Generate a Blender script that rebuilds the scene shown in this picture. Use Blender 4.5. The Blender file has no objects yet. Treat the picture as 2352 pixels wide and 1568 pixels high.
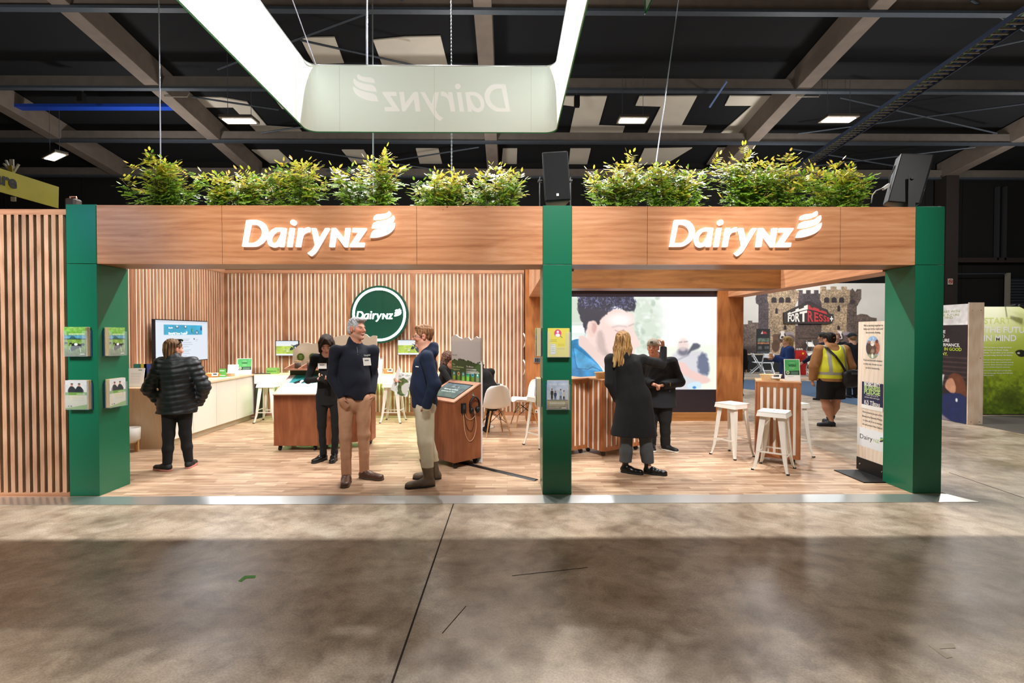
import bpy, bmesh, math, random
import numpy as np
from mathutils import Vector, Matrix
from mathutils.geometry import tessellate_polygon
RN = random.Random(11)
NR = np.random.RandomState(5)
SC = bpy.context.scene
COL = SC.collection
PI = math.pi
# ------------------------------------------------------------ camera model (2352 x 1568)
FPX, PIT, YAW, CH = 1150.0, math.radians(0.95), math.radians(0.55), 1.64
def ray(px, py):
    x, y, z = px-1176.0, FPX, -(py-784.0)
    y, z = y*math.cos(PIT)+z*math.sin(PIT), -y*math.sin(PIT)+z*math.cos(PIT)
    x, y = x*math.cos(YAW)+y*math.sin(YAW), -x*math.sin(YAW)+y*math.cos(YAW)
    return Vector((x, y, z))
def at(px, py, Y):
    r = ray(px, py); k = Y/r.y
    return Vector((r.x*k, Y, CH+r.z*k))
def gz(px, py, z=0.02):
    r = ray(px, py); k = (z-CH)/r.z
    return Vector((r.x*k, r.y*k, z))
def gx(px, py, X):
    r = ray(px, py); k = X/r.x
    return Vector((X, r.y*k, CH+r.z*k))
cam_d = bpy.data.cameras.new('camera'); cam = bpy.data.objects.new('camera', cam_d); COL.objects.link(cam)
cam.location = (0, 0, CH); cam.rotation_euler = (PI/2-PIT, 0, -YAW)
cam_d.sensor_width = 36; cam_d.lens = FPX/2352*36; cam_d.clip_end = 200
SC.camera = cam
SC.view_settings.view_transform = 'Standard'; SC.view_settings.look = 'None'
SC.view_settings.gamma = 1; SC.view_settings.use_curve_mapping = False
# ------------------------------------------------------------ materials
def lin(c):
    return tuple((v/12.92 if v <= 0.04045 else ((v+0.055)/1.055)**2.4) for v in c)
def hx(s): return tuple(int(s[i:i+2], 16)/255 for i in (0, 2, 4))
MATS = {}
def mat(name, c='ffffff', rough=.5, metal=0, emit=0, alpha=1, spec=.5, noise=0, nscale=20, bump=0, trans=0, sss=0, ecol=None, coat=0):
    if name in MATS: return MATS[name]
    m = bpy.data.materials.new(name); m.use_nodes = True; MATS[name] = m
    nt = m.node_tree; b = nt.nodes['Principled BSDF']
    rgb = (*lin(hx(c)), 1)
    b.inputs['Base Color'].default_value = rgb
    b.inputs['Roughness'].default_value = rough; b.inputs['Metallic'].default_value = metal
    b.inputs['Specular IOR Level'].default_value = spec
    if coat: b.inputs['Coat Weight'].default_value = coat; b.inputs['Coat Roughness'].default_value = .15
    if trans: b.inputs['Transmission Weight'].default_value = trans; b.inputs['IOR'].default_value = 1.3
    if alpha < 1: b.inputs['Alpha'].default_value = alpha
    if sss: b.inputs['Subsurface Weight'].default_value = sss; b.inputs['Subsurface Radius'].default_value = (.01, .004, .002); b.inputs['Subsurface Scale'].default_value = 1
    if emit:
        b.inputs['Emission Color'].default_value = (*lin(hx(ecol or c)), 1); b.inputs['Emission Strength'].default_value = emit
    if noise or bump:
        tc = nt.nodes.new('ShaderNodeTexCoord'); n = nt.nodes.new('ShaderNodeTexNoise')
        n.inputs['Scale'].default_value = nscale; n.inputs['Detail'].default_value = 5
        nt.links.new(tc.outputs['Object'], n.inputs['Vector'])
        if noise:
            mx = nt.nodes.new('ShaderNodeMix'); mx.data_type = 'RGBA'
            mx.inputs[6].default_value = tuple(v*(1-noise) for v in rgb[:3])+(1,)
            mx.inputs[7].default_value = tuple(min(1, v*(1+noise)) for v in rgb[:3])+(1,)
            nt.links.new(n.outputs['Fac'], mx.inputs[0]); nt.links.new(mx.outputs[2], b.inputs['Base Color'])
        if bump:
            bp = nt.nodes.new('ShaderNodeBump'); bp.inputs['Strength'].default_value = bump; bp.inputs['Distance'].default_value = .01
            nt.links.new(n.outputs['Fac'], bp.inputs['Height']); nt.links.new(bp.outputs['Normal'], b.inputs['Normal'])
    return m
def ramp(nt, stops):
    r = nt.nodes.new('ShaderNodeValToRGB'); e = r.color_ramp.elements
    while len(e) < len(stops): e.new(.5)
    for k, (p, c) in enumerate(stops):
        e[k].position = p; e[k].color = (*lin(hx(c)), 1)
    return r
def wood(name, dark, mid, light, axis='x', rough=.4, fine=60, tone=False, figure=.35, coat=0):
    """laminate grain, streaks stretched along axis"""
    if name in MATS: return MATS[name]
    m = bpy.data.materials.new(name); m.use_nodes = True; MATS[name] = m
    nt = m.node_tree; L = nt.links; b = nt.nodes['Principled BSDF']
    b.inputs['Roughness'].default_value = rough
    if coat: b.inputs['Coat Weight'].default_value = coat; b.inputs['Coat Roughness'].default_value = .25
    tc = nt.nodes.new('ShaderNodeTexCoord')
    def stretched(long, across):
        mp = nt.nodes.new('ShaderNodeMapping')
        s = {'x': (long, across, across), 'y': (across, long, across), 'z': (across, across, long)}[axis]
        mp.inputs['Scale'].default_value = s; L.new(tc.outputs['Object'], mp.inputs['Vector']); return mp
    n1 = nt.nodes.new('ShaderNodeTexNoise'); n1.inputs['Scale'].default_value = 1; n1.inputs['Detail'].default_value = 8; n1.inputs['Roughness'].default_value = .65; n1.inputs['Distortion'].default_value = 1.3
    L.new(stretched(.9, 7).outputs[0], n1.inputs['Vector'])
    n2 = nt.nodes.new('ShaderNodeTexNoise'); n2.inputs['Scale'].default_value = 1; n2.inputs['Detail'].default_value = 3
    L.new(stretched(3, fine*2).outputs[0], n2.inputs['Vector'])
    n3 = nt.nodes.new('ShaderNodeTexWave'); n3.wave_type = 'RINGS'; n3.inputs['Scale'].default_value = 1.6; n3.inputs['Distortion'].default_value = 7; n3.inputs['Detail'].default_value = 3; n3.inputs['Detail Scale'].default_value = 1.2
    L.new(stretched(.5, 3.5).outputs[0], n3.inputs['Vector'])
    def mth(op, a, bb):
        k = nt.nodes.new('ShaderNodeMath'); k.operation = op
        for i, v in enumerate((a, bb)):
            if isinstance(v, (int, float)): k.inputs[i].default_value = v
            else: L.new(v, k.inputs[i])
        return k.outputs[0]
    f = mth('ADD', mth('MULTIPLY', n1.outputs['Fac'], .72), mth('MULTIPLY', n2.outputs['Fac'], .23))
    f = mth('ADD', f, mth('MULTIPLY', mth('SUBTRACT', n3.outputs['Fac'], .5), figure*.35))
    r = ramp(nt, [(.25, dark), (.48, mid), (.72, light)]); L.new(f, r.inputs[0])
    out = r.outputs[0]
    if tone:
        at_ = nt.nodes.new('ShaderNodeAttribute'); at_.attribute_name = 'tone'
        mx = nt.nodes.new('ShaderNodeMix'); mx.data_type = 'RGBA'; mx.blend_type = 'MULTIPLY'; mx.inputs[0].default_value = 1
        L.new(out, mx.inputs[6]); L.new(at_.outputs['Color'], mx.inputs[7]); out = mx.outputs[2]
    L.new(out, b.inputs['Base Color'])
    bp = nt.nodes.new('ShaderNodeBump'); bp.inputs['Strength'].default_value = .12; bp.inputs['Distance'].default_value = .003
    L.new(n2.outputs['Fac'], bp.inputs['Height']); L.new(bp.outputs[0], b.inputs['Normal'])
    return m
def attr_mat(name, emit=0, rough=.5, spec=.5, sss=0, streak=0, streak_scale=(60, 60, 4), bump=0, bscale=120, coat=0, weave=False):
    """colour comes from the 'paint' colour attribute (print, skin, hair)"""
    if name in MATS: return MATS[name]
    m = bpy.data.materials.new(name); m.use_nodes = True; MATS[name] = m
    nt = m.node_tree; L = nt.links; b = nt.nodes['Principled BSDF']
    a = nt.nodes.new('ShaderNodeAttribute'); a.attribute_name = 'paint'
    out = a.outputs['Color']
    b.inputs['Roughness'].default_value = rough; b.inputs['Specular IOR Level'].default_value = spec
    if coat: b.inputs['Coat Weight'].default_value = coat; b.inputs['Coat Roughness'].default_value = .1
    if sss: b.inputs['Subsurface Weight'].default_value = sss; b.inputs['Subsurface Radius'].default_value = (.01, .004, .002); b.inputs['Subsurface Scale'].default_value = 1
    if streak or bump:
        tc = nt.nodes.new('ShaderNodeTexCoord')
        n = nt.nodes.new('ShaderNodeTexNoise'); n.inputs['Scale'].default_value = 1; n.inputs['Detail'].default_value = 4
        mp = nt.nodes.new('ShaderNodeMapping'); mp.inputs['Scale'].default_value = streak_scale if streak else (bscale,)*3
        L.new(tc.outputs['Object'], mp.inputs[0]); L.new(mp.outputs[0], n.inputs['Vector'])
        if streak:
            r = ramp(nt, [(.35, '505050'), (.62, 'ffffff')]); L.new(n.outputs['Fac'], r.inputs[0])
            mx = nt.nodes.new('ShaderNodeMix'); mx.data_type = 'RGBA'; mx.blend_type = 'MULTIPLY'; mx.inputs[0].default_value = streak
            L.new(out, mx.inputs[6]); L.new(r.outputs[0], mx.inputs[7]); out = mx.outputs[2]
        if bump:
            bp = nt.nodes.new('ShaderNodeBump'); bp.inputs['Strength'].default_value = bump; bp.inputs['Distance'].default_value = .004
            L.new(n.outputs['Fac'], bp.inputs['Height']); L.new(bp.outputs[0], b.inputs['Normal'])
    L.new(out, b.inputs['Base Color'])
    if emit:
        L.new(out, b.inputs['Emission Color']); b.inputs['Emission Strength'].default_value = emit
        b.inputs['Base Color'].default_value = (0.02, .02, .02, 1)
        for l in list(b.inputs['Base Color'].links): L.remove(l)
    return m
# ------------------------------------------------------------ objects
def setp(o, label=None, cat=None, group=None, kind=None):
    if label: o['label'] = label
    if cat: o['category'] = cat
    if group: o['group'] = group
    if kind: o['kind'] = kind
    return o
def thing(name, label, cat, loc=(0, 0, 0), rz=0, group=None, kind=None):
    o = bpy.data.objects.new(name, None); COL.objects.link(o)
    o.location = loc; o.rotation_euler = (0, 0, rz); o.empty_display_size = .1
    return setp(o, label, cat, group, kind)
def copy_tree(o, loc=None, rz=None, label=None, group=None, parent=None):
    c = o.copy(); COL.objects.link(c); c.parent = parent
    if loc is not None: c.location = loc
    if rz is not None: c.rotation_euler = (0, 0, rz)
    if label: c['label'] = label
    if group: c['group'] = group
    for ch in list(o.children): copy_tree(ch, parent=c)
    return c
def linkmesh(name, me, parent=None, smooth=False, bevel=0, loc=None):
    o = bpy.data.objects.new(name, me); COL.objects.link(o)
    if parent is not None: o.parent = parent
    if loc is not None: o.location = loc
    if smooth: me.polygons.foreach_set('use_smooth', [True]*len(me.polygons))
    if bevel:
        b = o.modifiers.new('bevel', 'BEVEL'); b.width = bevel; b.segments = 2; b.limit_method = 'ANGLE'; b.angle_limit = .6
    return o
class MB:
    def __init__(s): s.v = []; s.f = []; s.m = []; s.t = []; s.mi = 0; s.tone = (1, 1, 1); s.M = None
    def add(s, vs, fs):
        k = len(s.v)
        if s.M is not None: vs = [s.M @ Vector(v) for v in vs]
        s.v += [tuple(v) for v in vs]; s.f += [tuple(i+k for i in f) for f in fs]
        s.m += [s.mi]*len(fs); s.t += [s.tone]*len(fs)
        return s
    def hexa(s, p):
        return s.add(p, [(0, 3, 2, 1), (4, 5, 6, 7), (0, 1, 5, 4), (1, 2, 6, 5), (2, 3, 7, 6), (3, 0, 4, 7)])
    def box(s, x0, x1, y0, y1, z0, z1):
        return s.hexa([(x0, y0, z0), (x1, y0, z0), (x1, y1, z0), (x0, y1, z0), (x0, y0, z1), (x1, y0, z1), (x1, y1, z1), (x0, y1, z1)])
    def bar(s, a, b, w, d=None, up=(0, 0, 1)):
        a = Vector(a); b = Vector(b); d = d or w; ax = (b-a).normalized(); up = Vector(up)
        if abs(ax.dot(up)) > .98: up = Vector((0, 1, 0))
        r = ax.cross(up).normalized(); u = r.cross(ax).normalized()
        c = [(-1, -1), (1, -1), (1, 1), (-1, 1)]
        return s.hexa([a+r*(w/2*i)+u*(d/2*j) for i, j in c]+[b+r*(w/2*i)+u*(d/2*j) for i, j in c])
    def tube(s, path, r, n=8, caps=True, flat=1, up=(0, 0, 1)):
        P = [Vector(p) for p in path]; rr = r if isinstance(r, (list, tuple)) else [r]*len(P)
        vs = []; fs = []; prev = None
        for i, p in enumerate(P):
            t = (P[min(i+1, len(P)-1)]-P[max(i-1, 0)]).normalized()
            if prev is None:
                u = Vector(up); u = Vector((0, 1, 0)) if abs(t.dot(u)) > .95 else u
            else: u = prev
            x = t.cross(u).normalized(); y = x.cross(t).normalized(); prev = y
            for k in range(n):
                a = 2*PI*k/n; vs.append(p+x*(rr[i]*math.cos(a))+y*(rr[i]*flat*math.sin(a)))
        for i in range(len(P)-1):
            for k in range(n):
                q = (k+1) % n; fs.append((i*n+k, i*n+q, (i+1)*n+q, (i+1)*n+k))
        if caps: fs += [tuple(range(n))[::-1], tuple((len(P)-1)*n+k for k in range(n))]
        return s.add(vs, fs)
    def cyl(s, x, y, z0, z1, r, r2=None, n=16):
        return s.tube([(x, y, z0), (x, y, z1)], [r, r2 if r2 is not None else r], n)
    def lathe(s, prof, n=20, c=(0, 0, 0)):
        vs = []; fs = []; k = len(prof)
        for i in range(n):
            a = 2*PI*i/n
            for r, z in prof: vs.append((c[0]+r*math.cos(a), c[1]+r*math.sin(a), c[2]+z))
        for i in range(n):
            j = (i+1) % n
            for q in range(k-1): fs.append((i*k+q, j*k+q, j*k+q+1, i*k+q+1))
        return s.add(vs, fs)
    def sphere(s, c, r, n=12):
        r = r if isinstance(r, (tuple, list)) else (r,)*3
        vs = [(c[0], c[1], c[2]-r[2])]; m = n//2
        for i in range(1, m):
            for k in range(n):
                a = 2*PI*k/n; t = PI*i/m
                vs.append((c[0]+r[0]*math.sin(t)*math.cos(a), c[1]+r[1]*math.sin(t)*math.sin(a), c[2]-r[2]*math.cos(t)))
        vs.append((c[0], c[1], c[2]+r[2])); fs = []
        for k in range(n): q = (k+1) % n; fs.append((0, 1+q, 1+k)); fs.append((len(vs)-1, 1+(m-2)*n+k, 1+(m-2)*n+q))
        for i in range(m-2):
            for k in range(n): q = (k+1) % n; fs.append((1+i*n+k, 1+i*n+q, 1+(i+1)*n+q, 1+(i+1)*n+k))
        return s.add(vs, fs)
    def prism(s, loops, O, U, V, d):
        """flat outline(s) (first outer, rest holes) in the plane O+u*U+v*V, thickness vector d"""
        O = Vector(O); U = Vector(U); V = Vector(V); d = Vector(d)
        flat = [p for lp in loops for p in lp]
        tri = tessellate_polygon([[Vector((p[0], p[1], 0)) for p in lp] for lp in loops])
        n = len(flat); pts = [O+U*p[0]+V*p[1] for p in flat]
        fs = [tuple(t) for t in tri]+[tuple(i+n for i in t[::-1]) for t in tri]
        k = 0
        for lp in loops:
            m = len(lp)
            for i in range(m): j = (i+1) % m; fs.append((k+i, k+j, k+j+n, k+i+n))
            k += m
        return s.add(pts+[p+d for p in pts], fs)
    def quad(s, a, b, c, d): return s.add([a, b, c, d], [(0, 1, 2, 3)])
    def build(s, name, mats, parent=None, smooth=False, bevel=0, loc=None, kind=None, label=None, cat=None, group=None):
        me = bpy.data.meshes.new(name); me.from_pydata([tuple(v) for v in s.v], [], s.f)
        mats = mats if isinstance(mats, (list, tuple)) else [mats]
        for m in mats: me.materials.append(m)
        if len(mats) > 1: me.polygons.foreach_set('material_index', s.m)
        if any(t != (1, 1, 1) for t in s.t):
            a = me.color_attributes.new('tone', 'FLOAT_COLOR', 'CORNER'); arr = []
            for p, t in zip(me.polygons, s.t): arr += [t[0], t[1], t[2], 1.0]*p.loop_total
            a.data.foreach_set('color', arr)
        bm = bmesh.new(); bm.from_mesh(me); bmesh.ops.recalc_face_normals(bm, faces=bm.faces); bm.to_mesh(me); bm.free()
        me.update()
        o = linkmesh(name, me, parent, smooth, bevel, loc)
        return setp(o, label, cat, group, kind)
def spline(pts, n=5, closed=True):
    """Catmull-Rom through points; a third value marks a sharp corner"""
    out = []; N = len(pts)
    for i in range(N if closed else N-1):
        p1 = pts[i]; p2 = pts[(i+1) % N]
        p0 = pts[i-1] if (i > 0 or closed) else p1; p3 = pts[(i+2) % N] if (i+2 < N or closed) else p2
        s1 = len(p1) > 2; s2 = len(p2) > 2
        if s1: p0 = p1
        if s2: p3 = p2
        if s1 and s2: out.append((p1[0], p1[1])); continue
        for k in range(n):
            t = k/n
            out.append(tuple(.5*((2*p1[j])+(-p0[j]+p2[j])*t+(2*p0[j]-5*p1[j]+4*p2[j]-p3[j])*t*t+(-p0[j]+3*p1[j]-3*p2[j]+p3[j])*t**3) for j in (0, 1)))
    if not closed: out.append((pts[-1][0], pts[-1][1]))
    return out
# ------------------------------------------------------------ lettering
S = 1
LOGO_L = [
 [[(97,540,S),(160,172,S),(290,168),(360,185),(415,235),(447,310),(437,390),(400,460),(340,510),(270,538)], [(160,492,S),(215,228,S),(285,232),(340,260),(375,320),(372,380),(335,440),(280,480),(230,492)]],
 [[(710,282,S),(672,543,S),(617,543,S),(622,508,S),(590,535),(530,550),(475,525),(450,460),(458,390),(500,320),(560,282),(620,275)], [(645,325,S),(600,325),(550,345),(510,400),(500,460),(530,495),(570,485),(610,430),(632,380)]],
 [[(765,280,S),(826,280,S),(785,543,S),(724,543,S)]],
 [[(812+38*math.cos(a*PI/6), 202+38*math.sin(a*PI/6)) for a in range(12)]],
 [[(887,280,S),(945,280,S),(937,330,S),(970,290),(1010,272),(1040,270,S),(1040,330,S),(990,340),(950,370),(930,430),(908,543,S),(845,543,S)]],
 [[(1068,282,S),(1130,282,S),(1168,440,S),(1262,282,S),(1322,282,S),(1160,560),(1110,630),(1055,672,S),(1010,632,S),(1070,590),(1115,520,S)]],
]
LOGO_NZ = [
 [[(1352,280,S),(1410,280,S),(1525,430,S),(1545,280,S),(1610,280,S),(1568,545,S),(1530,545,S),(1410,380,S),(1385,543,S),(1318,543,S)]],
 [[(1648,280,S),(1840,280,S),(1835,300,S),(1705,485,S),(1810,485,S),(1800,543,S),(1600,543,S),(1605,520,S),(1730,335,S),(1640,335,S)]],
]
LOGO_W = [
 [[(1937,160,S),(1950,115),(1990,90),(2060,82),(2120,70),(2160,42,S),(2178,60),(2170,100),(2120,130),(2050,148)]],
 [[(1912,280,S),(1930,225),(1975,190),(2060,175),(2150,150),(2222,100,S),(2228,150),(2190,210),(2110,250),(2020,270)]],
 [[(1890,410,S),(1920,335),(1960,305),(2050,285),(2150,255),(2235,205,S),(2225,270),(2170,335),(2080,380),(1980,405)]],
]
def logo(mb, O, U, V, width, d, parts='LNW', n=5, mi=None):
    """O = lower left of the D; U, V unit vectors; width of the whole mark"""
    k = width/(2235-97); O = Vector(O); U = Vector(U); V = Vector(V)
    for code, shapes in (('L', LOGO_L), ('N', LOGO_NZ), ('W', LOGO_W)):
        if code not in parts: continue
        for q, sh in enumerate(shapes):
            loops = [[((x-97)*k, (543-y)*k) for x, y in spline(lp, n)] for lp in sh]
            if mi: mb.mi = mi[code][q] if isinstance(mi[code], list) else mi[code]
            mb.prism(loops, O, U, V, d)
TCACHE = {}
def glyphs(s, bold=0):
    key = (s, bold)
    if key in TCACHE: return TCACHE[key]
    cu = bpy.data.curves.new('lettering', 'FONT'); cu.body = s; cu.size = 1; cu.offset = bold; cu.resolution_u = 3
    o = bpy.data.objects.new('lettering', cu); COL.objects.link(o)
    dg = bpy.context.evaluated_depsgraph_get(); me = bpy.data.meshes.new_from_object(o.evaluated_get(dg))
    v = [(p.co.x, p.co.y) for p in me.vertices]; f = [tuple(p.vertices) for p in me.polygons]
    bpy.data.objects.remove(o); bpy.data.curves.remove(cu); bpy.data.meshes.remove(me)
    w0 = min(p[0] for p in v); w1 = max(p[0] for p in v)
    TCACHE[key] = (v, f, w0, w1); return TCACHE[key]
def text(mb, s, O, U, V, h, width=None, align='l', bold=0, shear=0, lift=0, n=None):
    """h = cap height (m); width squeezes or stretches the line to that length"""
    v, f, w0, w1 = glyphs(s, bold); k = h/.73
    kx = k if width is None else width/(w1-w0)
    wid = (w1-w0)*kx; ox = {'l': 0, 'c': -wid/2, 'r': -wid}[align]
    O = Vector(O); U = Vector(U); V = Vector(V); N = U.cross(V)
    mb.add([O+U*((x-w0)*kx+ox+y*k*shear)+V*(y*k)+N*lift for x, y in v], f)
    return wid
# ------------------------------------------------------------ painted prints (colour attribute on a fine grid)
def vnoise(w, h, cell, seed=0, octaves=3):
    r = np.random.RandomState(seed); out = np.zeros((h, w)); amp = 1; tot = 0
    for o in range(octaves):
        c = max(1.5, cell/2**o); gh, gw = int(h/c)+3, int(w/c)+3; g = r.rand(gh, gw)
        y = np.arange(h)/c; x = np.arange(w)/c; yi = y.astype(int); xi = x.astype(int)
        fy = (y-yi)[:, None]; fx = (x-xi)[None]; fy = fy*fy*(3-2*fy); fx = fx*fx*(3-2*fx)
        a = g[yi][:, xi]; b = g[yi][:, xi+1]; c_ = g[yi+1][:, xi]; d = g[yi+1][:, xi+1]
        out += amp*((a*(1-fx)+b*fx)*(1-fy)+(c_*(1-fx)+d*fx)*fy); tot += amp; amp *= .5
    return out/tot
class Pic:
    def __init__(s, w, h, X=None, Y=None, bg='ffffff'):
        """w x h samples; drawing coordinates run 0..X to the right and 0..Y downward"""
        s.w, s.h = w, h; s.X = X or w; s.Y = Y or h
        s.a = np.zeros((h, w, 3)); s.a[:] = hx(bg)
        s.x, s.y = np.meshgrid((np.arange(w)+.5)/w*s.X, (np.arange(h)+.5)/h*s.Y)
    def put(s, m, c, k=1):
        m = np.clip(m, 0, 1)[..., None]*k; c = np.array(hx(c) if isinstance(c, str) else c); s.a = s.a*(1-m)+c*m; return s
    def rect(s, x0, y0, x1, y1, c, soft=.5, k=1):
        d = np.minimum(np.minimum(s.x-x0, x1-s.x), np.minimum(s.y-y0, y1-s.y)); return s.put(d/soft+.5, c, k)
    def ell(s, cx, cy, rx, ry, c, soft=.5, k=1, rot=0):
        x = s.x-cx; y = s.y-cy; ca, sa = math.cos(rot), math.sin(rot); x, y = x*ca+y*sa, -x*sa+y*ca
        q = np.sqrt((x/rx)**2+(y/ry)**2); return s.put((1-q)*min(rx, ry)/soft+.5, c, k)
    def sd(s, pts):
        x, y = s.x, s.y; d = np.full(x.shape, 1e9); ins = np.zeros(x.shape, bool); n = len(pts)
        for i in range(n):
            ax, ay = pts[i][:2]; bx, by = pts[(i+1) % n][:2]; ex, ey = bx-ax, by-ay
            t = np.clip(((x-ax)*ex+(y-ay)*ey)/(ex*ex+ey*ey+1e-9), 0, 1)
            d = np.minimum(d, np.hypot(x-ax-t*ex, y-ay-t*ey))
            if abs(ey) > 1e-9: ins ^= ((ay > y) != (by > y)) & (x < ex*(y-ay)/ey+ax)
        return np.where(ins, d, -d)
    def poly(s, pts, c, soft=.5, k=1, sm=0, rough=0, seed=1, cell=6):
        if sm: pts = spline(pts, sm)
        d = s.sd(pts)
        if rough: d = d+(vnoise(s.w, s.h, cell, seed)-.5)*2*rough
        return s.put(d/soft+.5, c, k)
    def line(s, pts, wd, c, soft=.5, k=1):
        d = np.full(s.x.shape, 1e9)
        for a, b in zip(pts[:-1], pts[1:]):
            ex, ey = b[0]-a[0], b[1]-a[1]; t = np.clip(((s.x-a[0])*ex+(s.y-a[1])*ey)/(ex*ex+ey*ey+1e-9), 0, 1)
            d = np.minimum(d, np.hypot(s.x-a[0]-t*ex, s.y-a[1]-t*ey))
        return s.put((wd/2-d)/soft+.5, c, k)
    def grad(s, y0, y1, c0, c1, m=None):
        t = np.clip((s.y-y0)/(y1-y0), 0, 1)[..., None]; g = np.array(hx(c0))*(1-t)+np.array(hx(c1))*t
        w = (np.ones(s.x.shape) if m is None else np.clip(m, 0, 1))[..., None]; s.a = s.a*(1-w)+g*w; return s
    def mottle(s, amt, cell, seed=3, m=None):
        n = (vnoise(s.w, s.h, cell, seed)-.5)*2*amt
        s.a = np.clip(s.a*(1+(n if m is None else n*np.clip(m, 0, 1))[..., None]), 0, 1); return s
    def mesh(s, name, O, U, V, material, parent=None, kind=None):
        """O = top left corner, U = full width vector, V = full height vector pointing down"""
        O = np.array(O, float); U = np.array(U, float); V = np.array(V, float)
        w, h = s.w, s.h
        gx_, gy_ = np.meshgrid(np.linspace(0, 1, w), np.linspace(0, 1, h))
        P = O+gx_[..., None]*U+gy_[..., None]*V
        idx = np.arange(w*h).reshape(h, w)
        q = np.stack([idx[:-1, :-1], idx[1:, :-1], idx[1:, 1:], idx[:-1, 1:]], -1).reshape(-1, 4)
        me = npmesh(name, P.reshape(-1, 3), q)
        paint(me, s.a.reshape(-1, 3)); me.materials.append(material)
        return linkmesh(name, me, parent)
def npmesh(name, V, F):
    me = bpy.data.meshes.new(name); V = np.asarray(V, np.float32); F = np.asarray(F, np.int32)
    me.vertices.add(len(V)); me.vertices.foreach_set('co', V.ravel())
    me.loops.add(F.size); me.loops.foreach_set('vertex_index', F.ravel())
    me.polygons.add(len(F)); me.polygons.foreach_set('loop_start', np.arange(0, F.size, F.shape[1], dtype=np.int32))
    me.update(calc_edges=True); me.validate(); return me
def paint(me, c):
    c = np.clip(c, 0, 1); l = np.where(c <= .04045, c/12.92, ((c+.055)/1.055)**2.4)
    a = me.color_attributes.new('paint', 'FLOAT_COLOR', 'POINT')
    a.data.foreach_set('color', np.concatenate([l, np.ones((len(l), 1))], 1).astype(np.float32).ravel())
# ============================================================ hall shell
def concrete():
    m = bpy.data.materials.new('polished_concrete'); m.use_nodes = True; nt = m.node_tree; L = nt.links; b = nt.nodes['Principled BSDF']
    tc = nt.nodes.new('ShaderNodeTexCoord')
    def N(sc, det, dist=0, st=(1, 1, 1)):
        mp = nt.nodes.new('ShaderNodeMapping'); mp.inputs['Scale'].default_value = st; mp.inputs['Rotation'].default_value = (0, 0, .5)
        n = nt.nodes.new('ShaderNodeTexNoise'); n.inputs['Scale'].default_value = sc; n.inputs['Detail'].default_value = det; n.inputs['Distortion'].default_value = dist; n.inputs['Roughness'].default_value = .6
        L.new(tc.outputs['Object'], mp.inputs[0]); L.new(mp.outputs[0], n.inputs['Vector']); return n.outputs['Fac']
    r1 = ramp(nt, [(.3, 'b7a28b'), (.5, 'd2bfa8'), (.7, 'e4d6c2')]); L.new(N(1.1, 9, .8, (1, 2.2, 1)), r1.inputs[0])
    r2 = ramp(nt, [(.32, '9a8f80'), (.5, 'ffffff'), (1, 'ffffff')]); L.new(N(.55, 6, 1.5), r2.inputs[0])
    r3 = ramp(nt, [(.34, '94806c'), (.58, 'ffffff'), (1, 'ffffff')]); L.new(N(6, 10, .4), r3.inputs[0])
    r4 = ramp(nt, [(.38, 'a89c90'), (.6, 'ffffff')]); L.new(N(85, 8), r4.inputs[0])
    o = r1.outputs[0]
    for r, k in ((r2, .75), (r3, .5), (r4, .4)):
        mx = nt.nodes.new('ShaderNodeMix'); mx.data_type = 'RGBA'; mx.blend_type = 'MULTIPLY'; mx.inputs[0].default_value = k
        L.new(o, mx.inputs[6]); L.new(r.outputs[0], mx.inputs[7]); o = mx.outputs[2]
    L.new(o, b.inputs['Base Color'])
    mr = nt.nodes.new('ShaderNodeMapRange'); mr.inputs[3].default_value = .22; mr.inputs[4].default_value = .5
    L.new(N(2.3, 6, .5), mr.inputs[0]); L.new(mr.outputs[0], b.inputs['Roughness'])
    bp = nt.nodes.new('ShaderNodeBump'); bp.inputs['Strength'].default_value = .15; bp.inputs['Distance'].default_value = .004
    L.new(N(30, 6), bp.inputs['Height']); L.new(bp.outputs[0], b.inputs['Normal'])
    return m
def planks():
    m = bpy.data.materials.new('vinyl_planks'); m.use_nodes = True; nt = m.node_tree; L = nt.links; b = nt.nodes['Principled BSDF']
    tc = nt.nodes.new('ShaderNodeTexCoord')
    br = nt.nodes.new('ShaderNodeTexBrick'); br.inputs['Scale'].default_value = 1; br.inputs['Brick Width'].default_value = .34; br.inputs['Row Height'].default_value = .068
    br.inputs['Mortar Size'].default_value = .0012; br.inputs['Bias'].default_value = 0; br.offset = .37; br.squash = 1.35; br.squash_frequency = 3
    br.inputs['Color1'].default_value = (*lin(hx('b08c6f')), 1); br.inputs['Color2'].default_value = (*lin(hx('dabb9d')), 1); br.inputs['Mortar'].default_value = (*lin(hx('967763')), 1)
    L.new(tc.outputs['Object'], br.inputs['Vector'])
    mp = nt.nodes.new('ShaderNodeMapping'); mp.inputs['Scale'].default_value = (2.2, 30, 1); L.new(tc.outputs['Object'], mp.inputs[0])
    n = nt.nodes.new('ShaderNodeTexNoise'); n.inputs['Scale'].default_value = 1; n.inputs['Detail'].default_value = 6; n.inputs['Distortion'].default_value = .4; L.new(mp.outputs[0], n.inputs['Vector'])
    r = ramp(nt, [(.3, 'a8907c'), (.55, 'ffffff')]); L.new(n.outputs['Fac'], r.inputs[0])
    mx = nt.nodes.new('ShaderNodeMix'); mx.data_type = 'RGBA'; mx.blend_type = 'MULTIPLY'; mx.inputs[0].default_value = .75
    L.new(br.outputs['Color'], mx.inputs[6]); L.new(r.outputs[0], mx.inputs[7]); L.new(mx.outputs[2], b.inputs['Base Color'])
    b.inputs['Roughness'].default_value = .42
    return m
CLOTH = mat('black_roof_cloth', '0b1018', .95, noise=.3, nscale=.6)
WALLM = mat('black_wall_paint', '0d0f12', .85, noise=.3, nscale=1.5)
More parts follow.
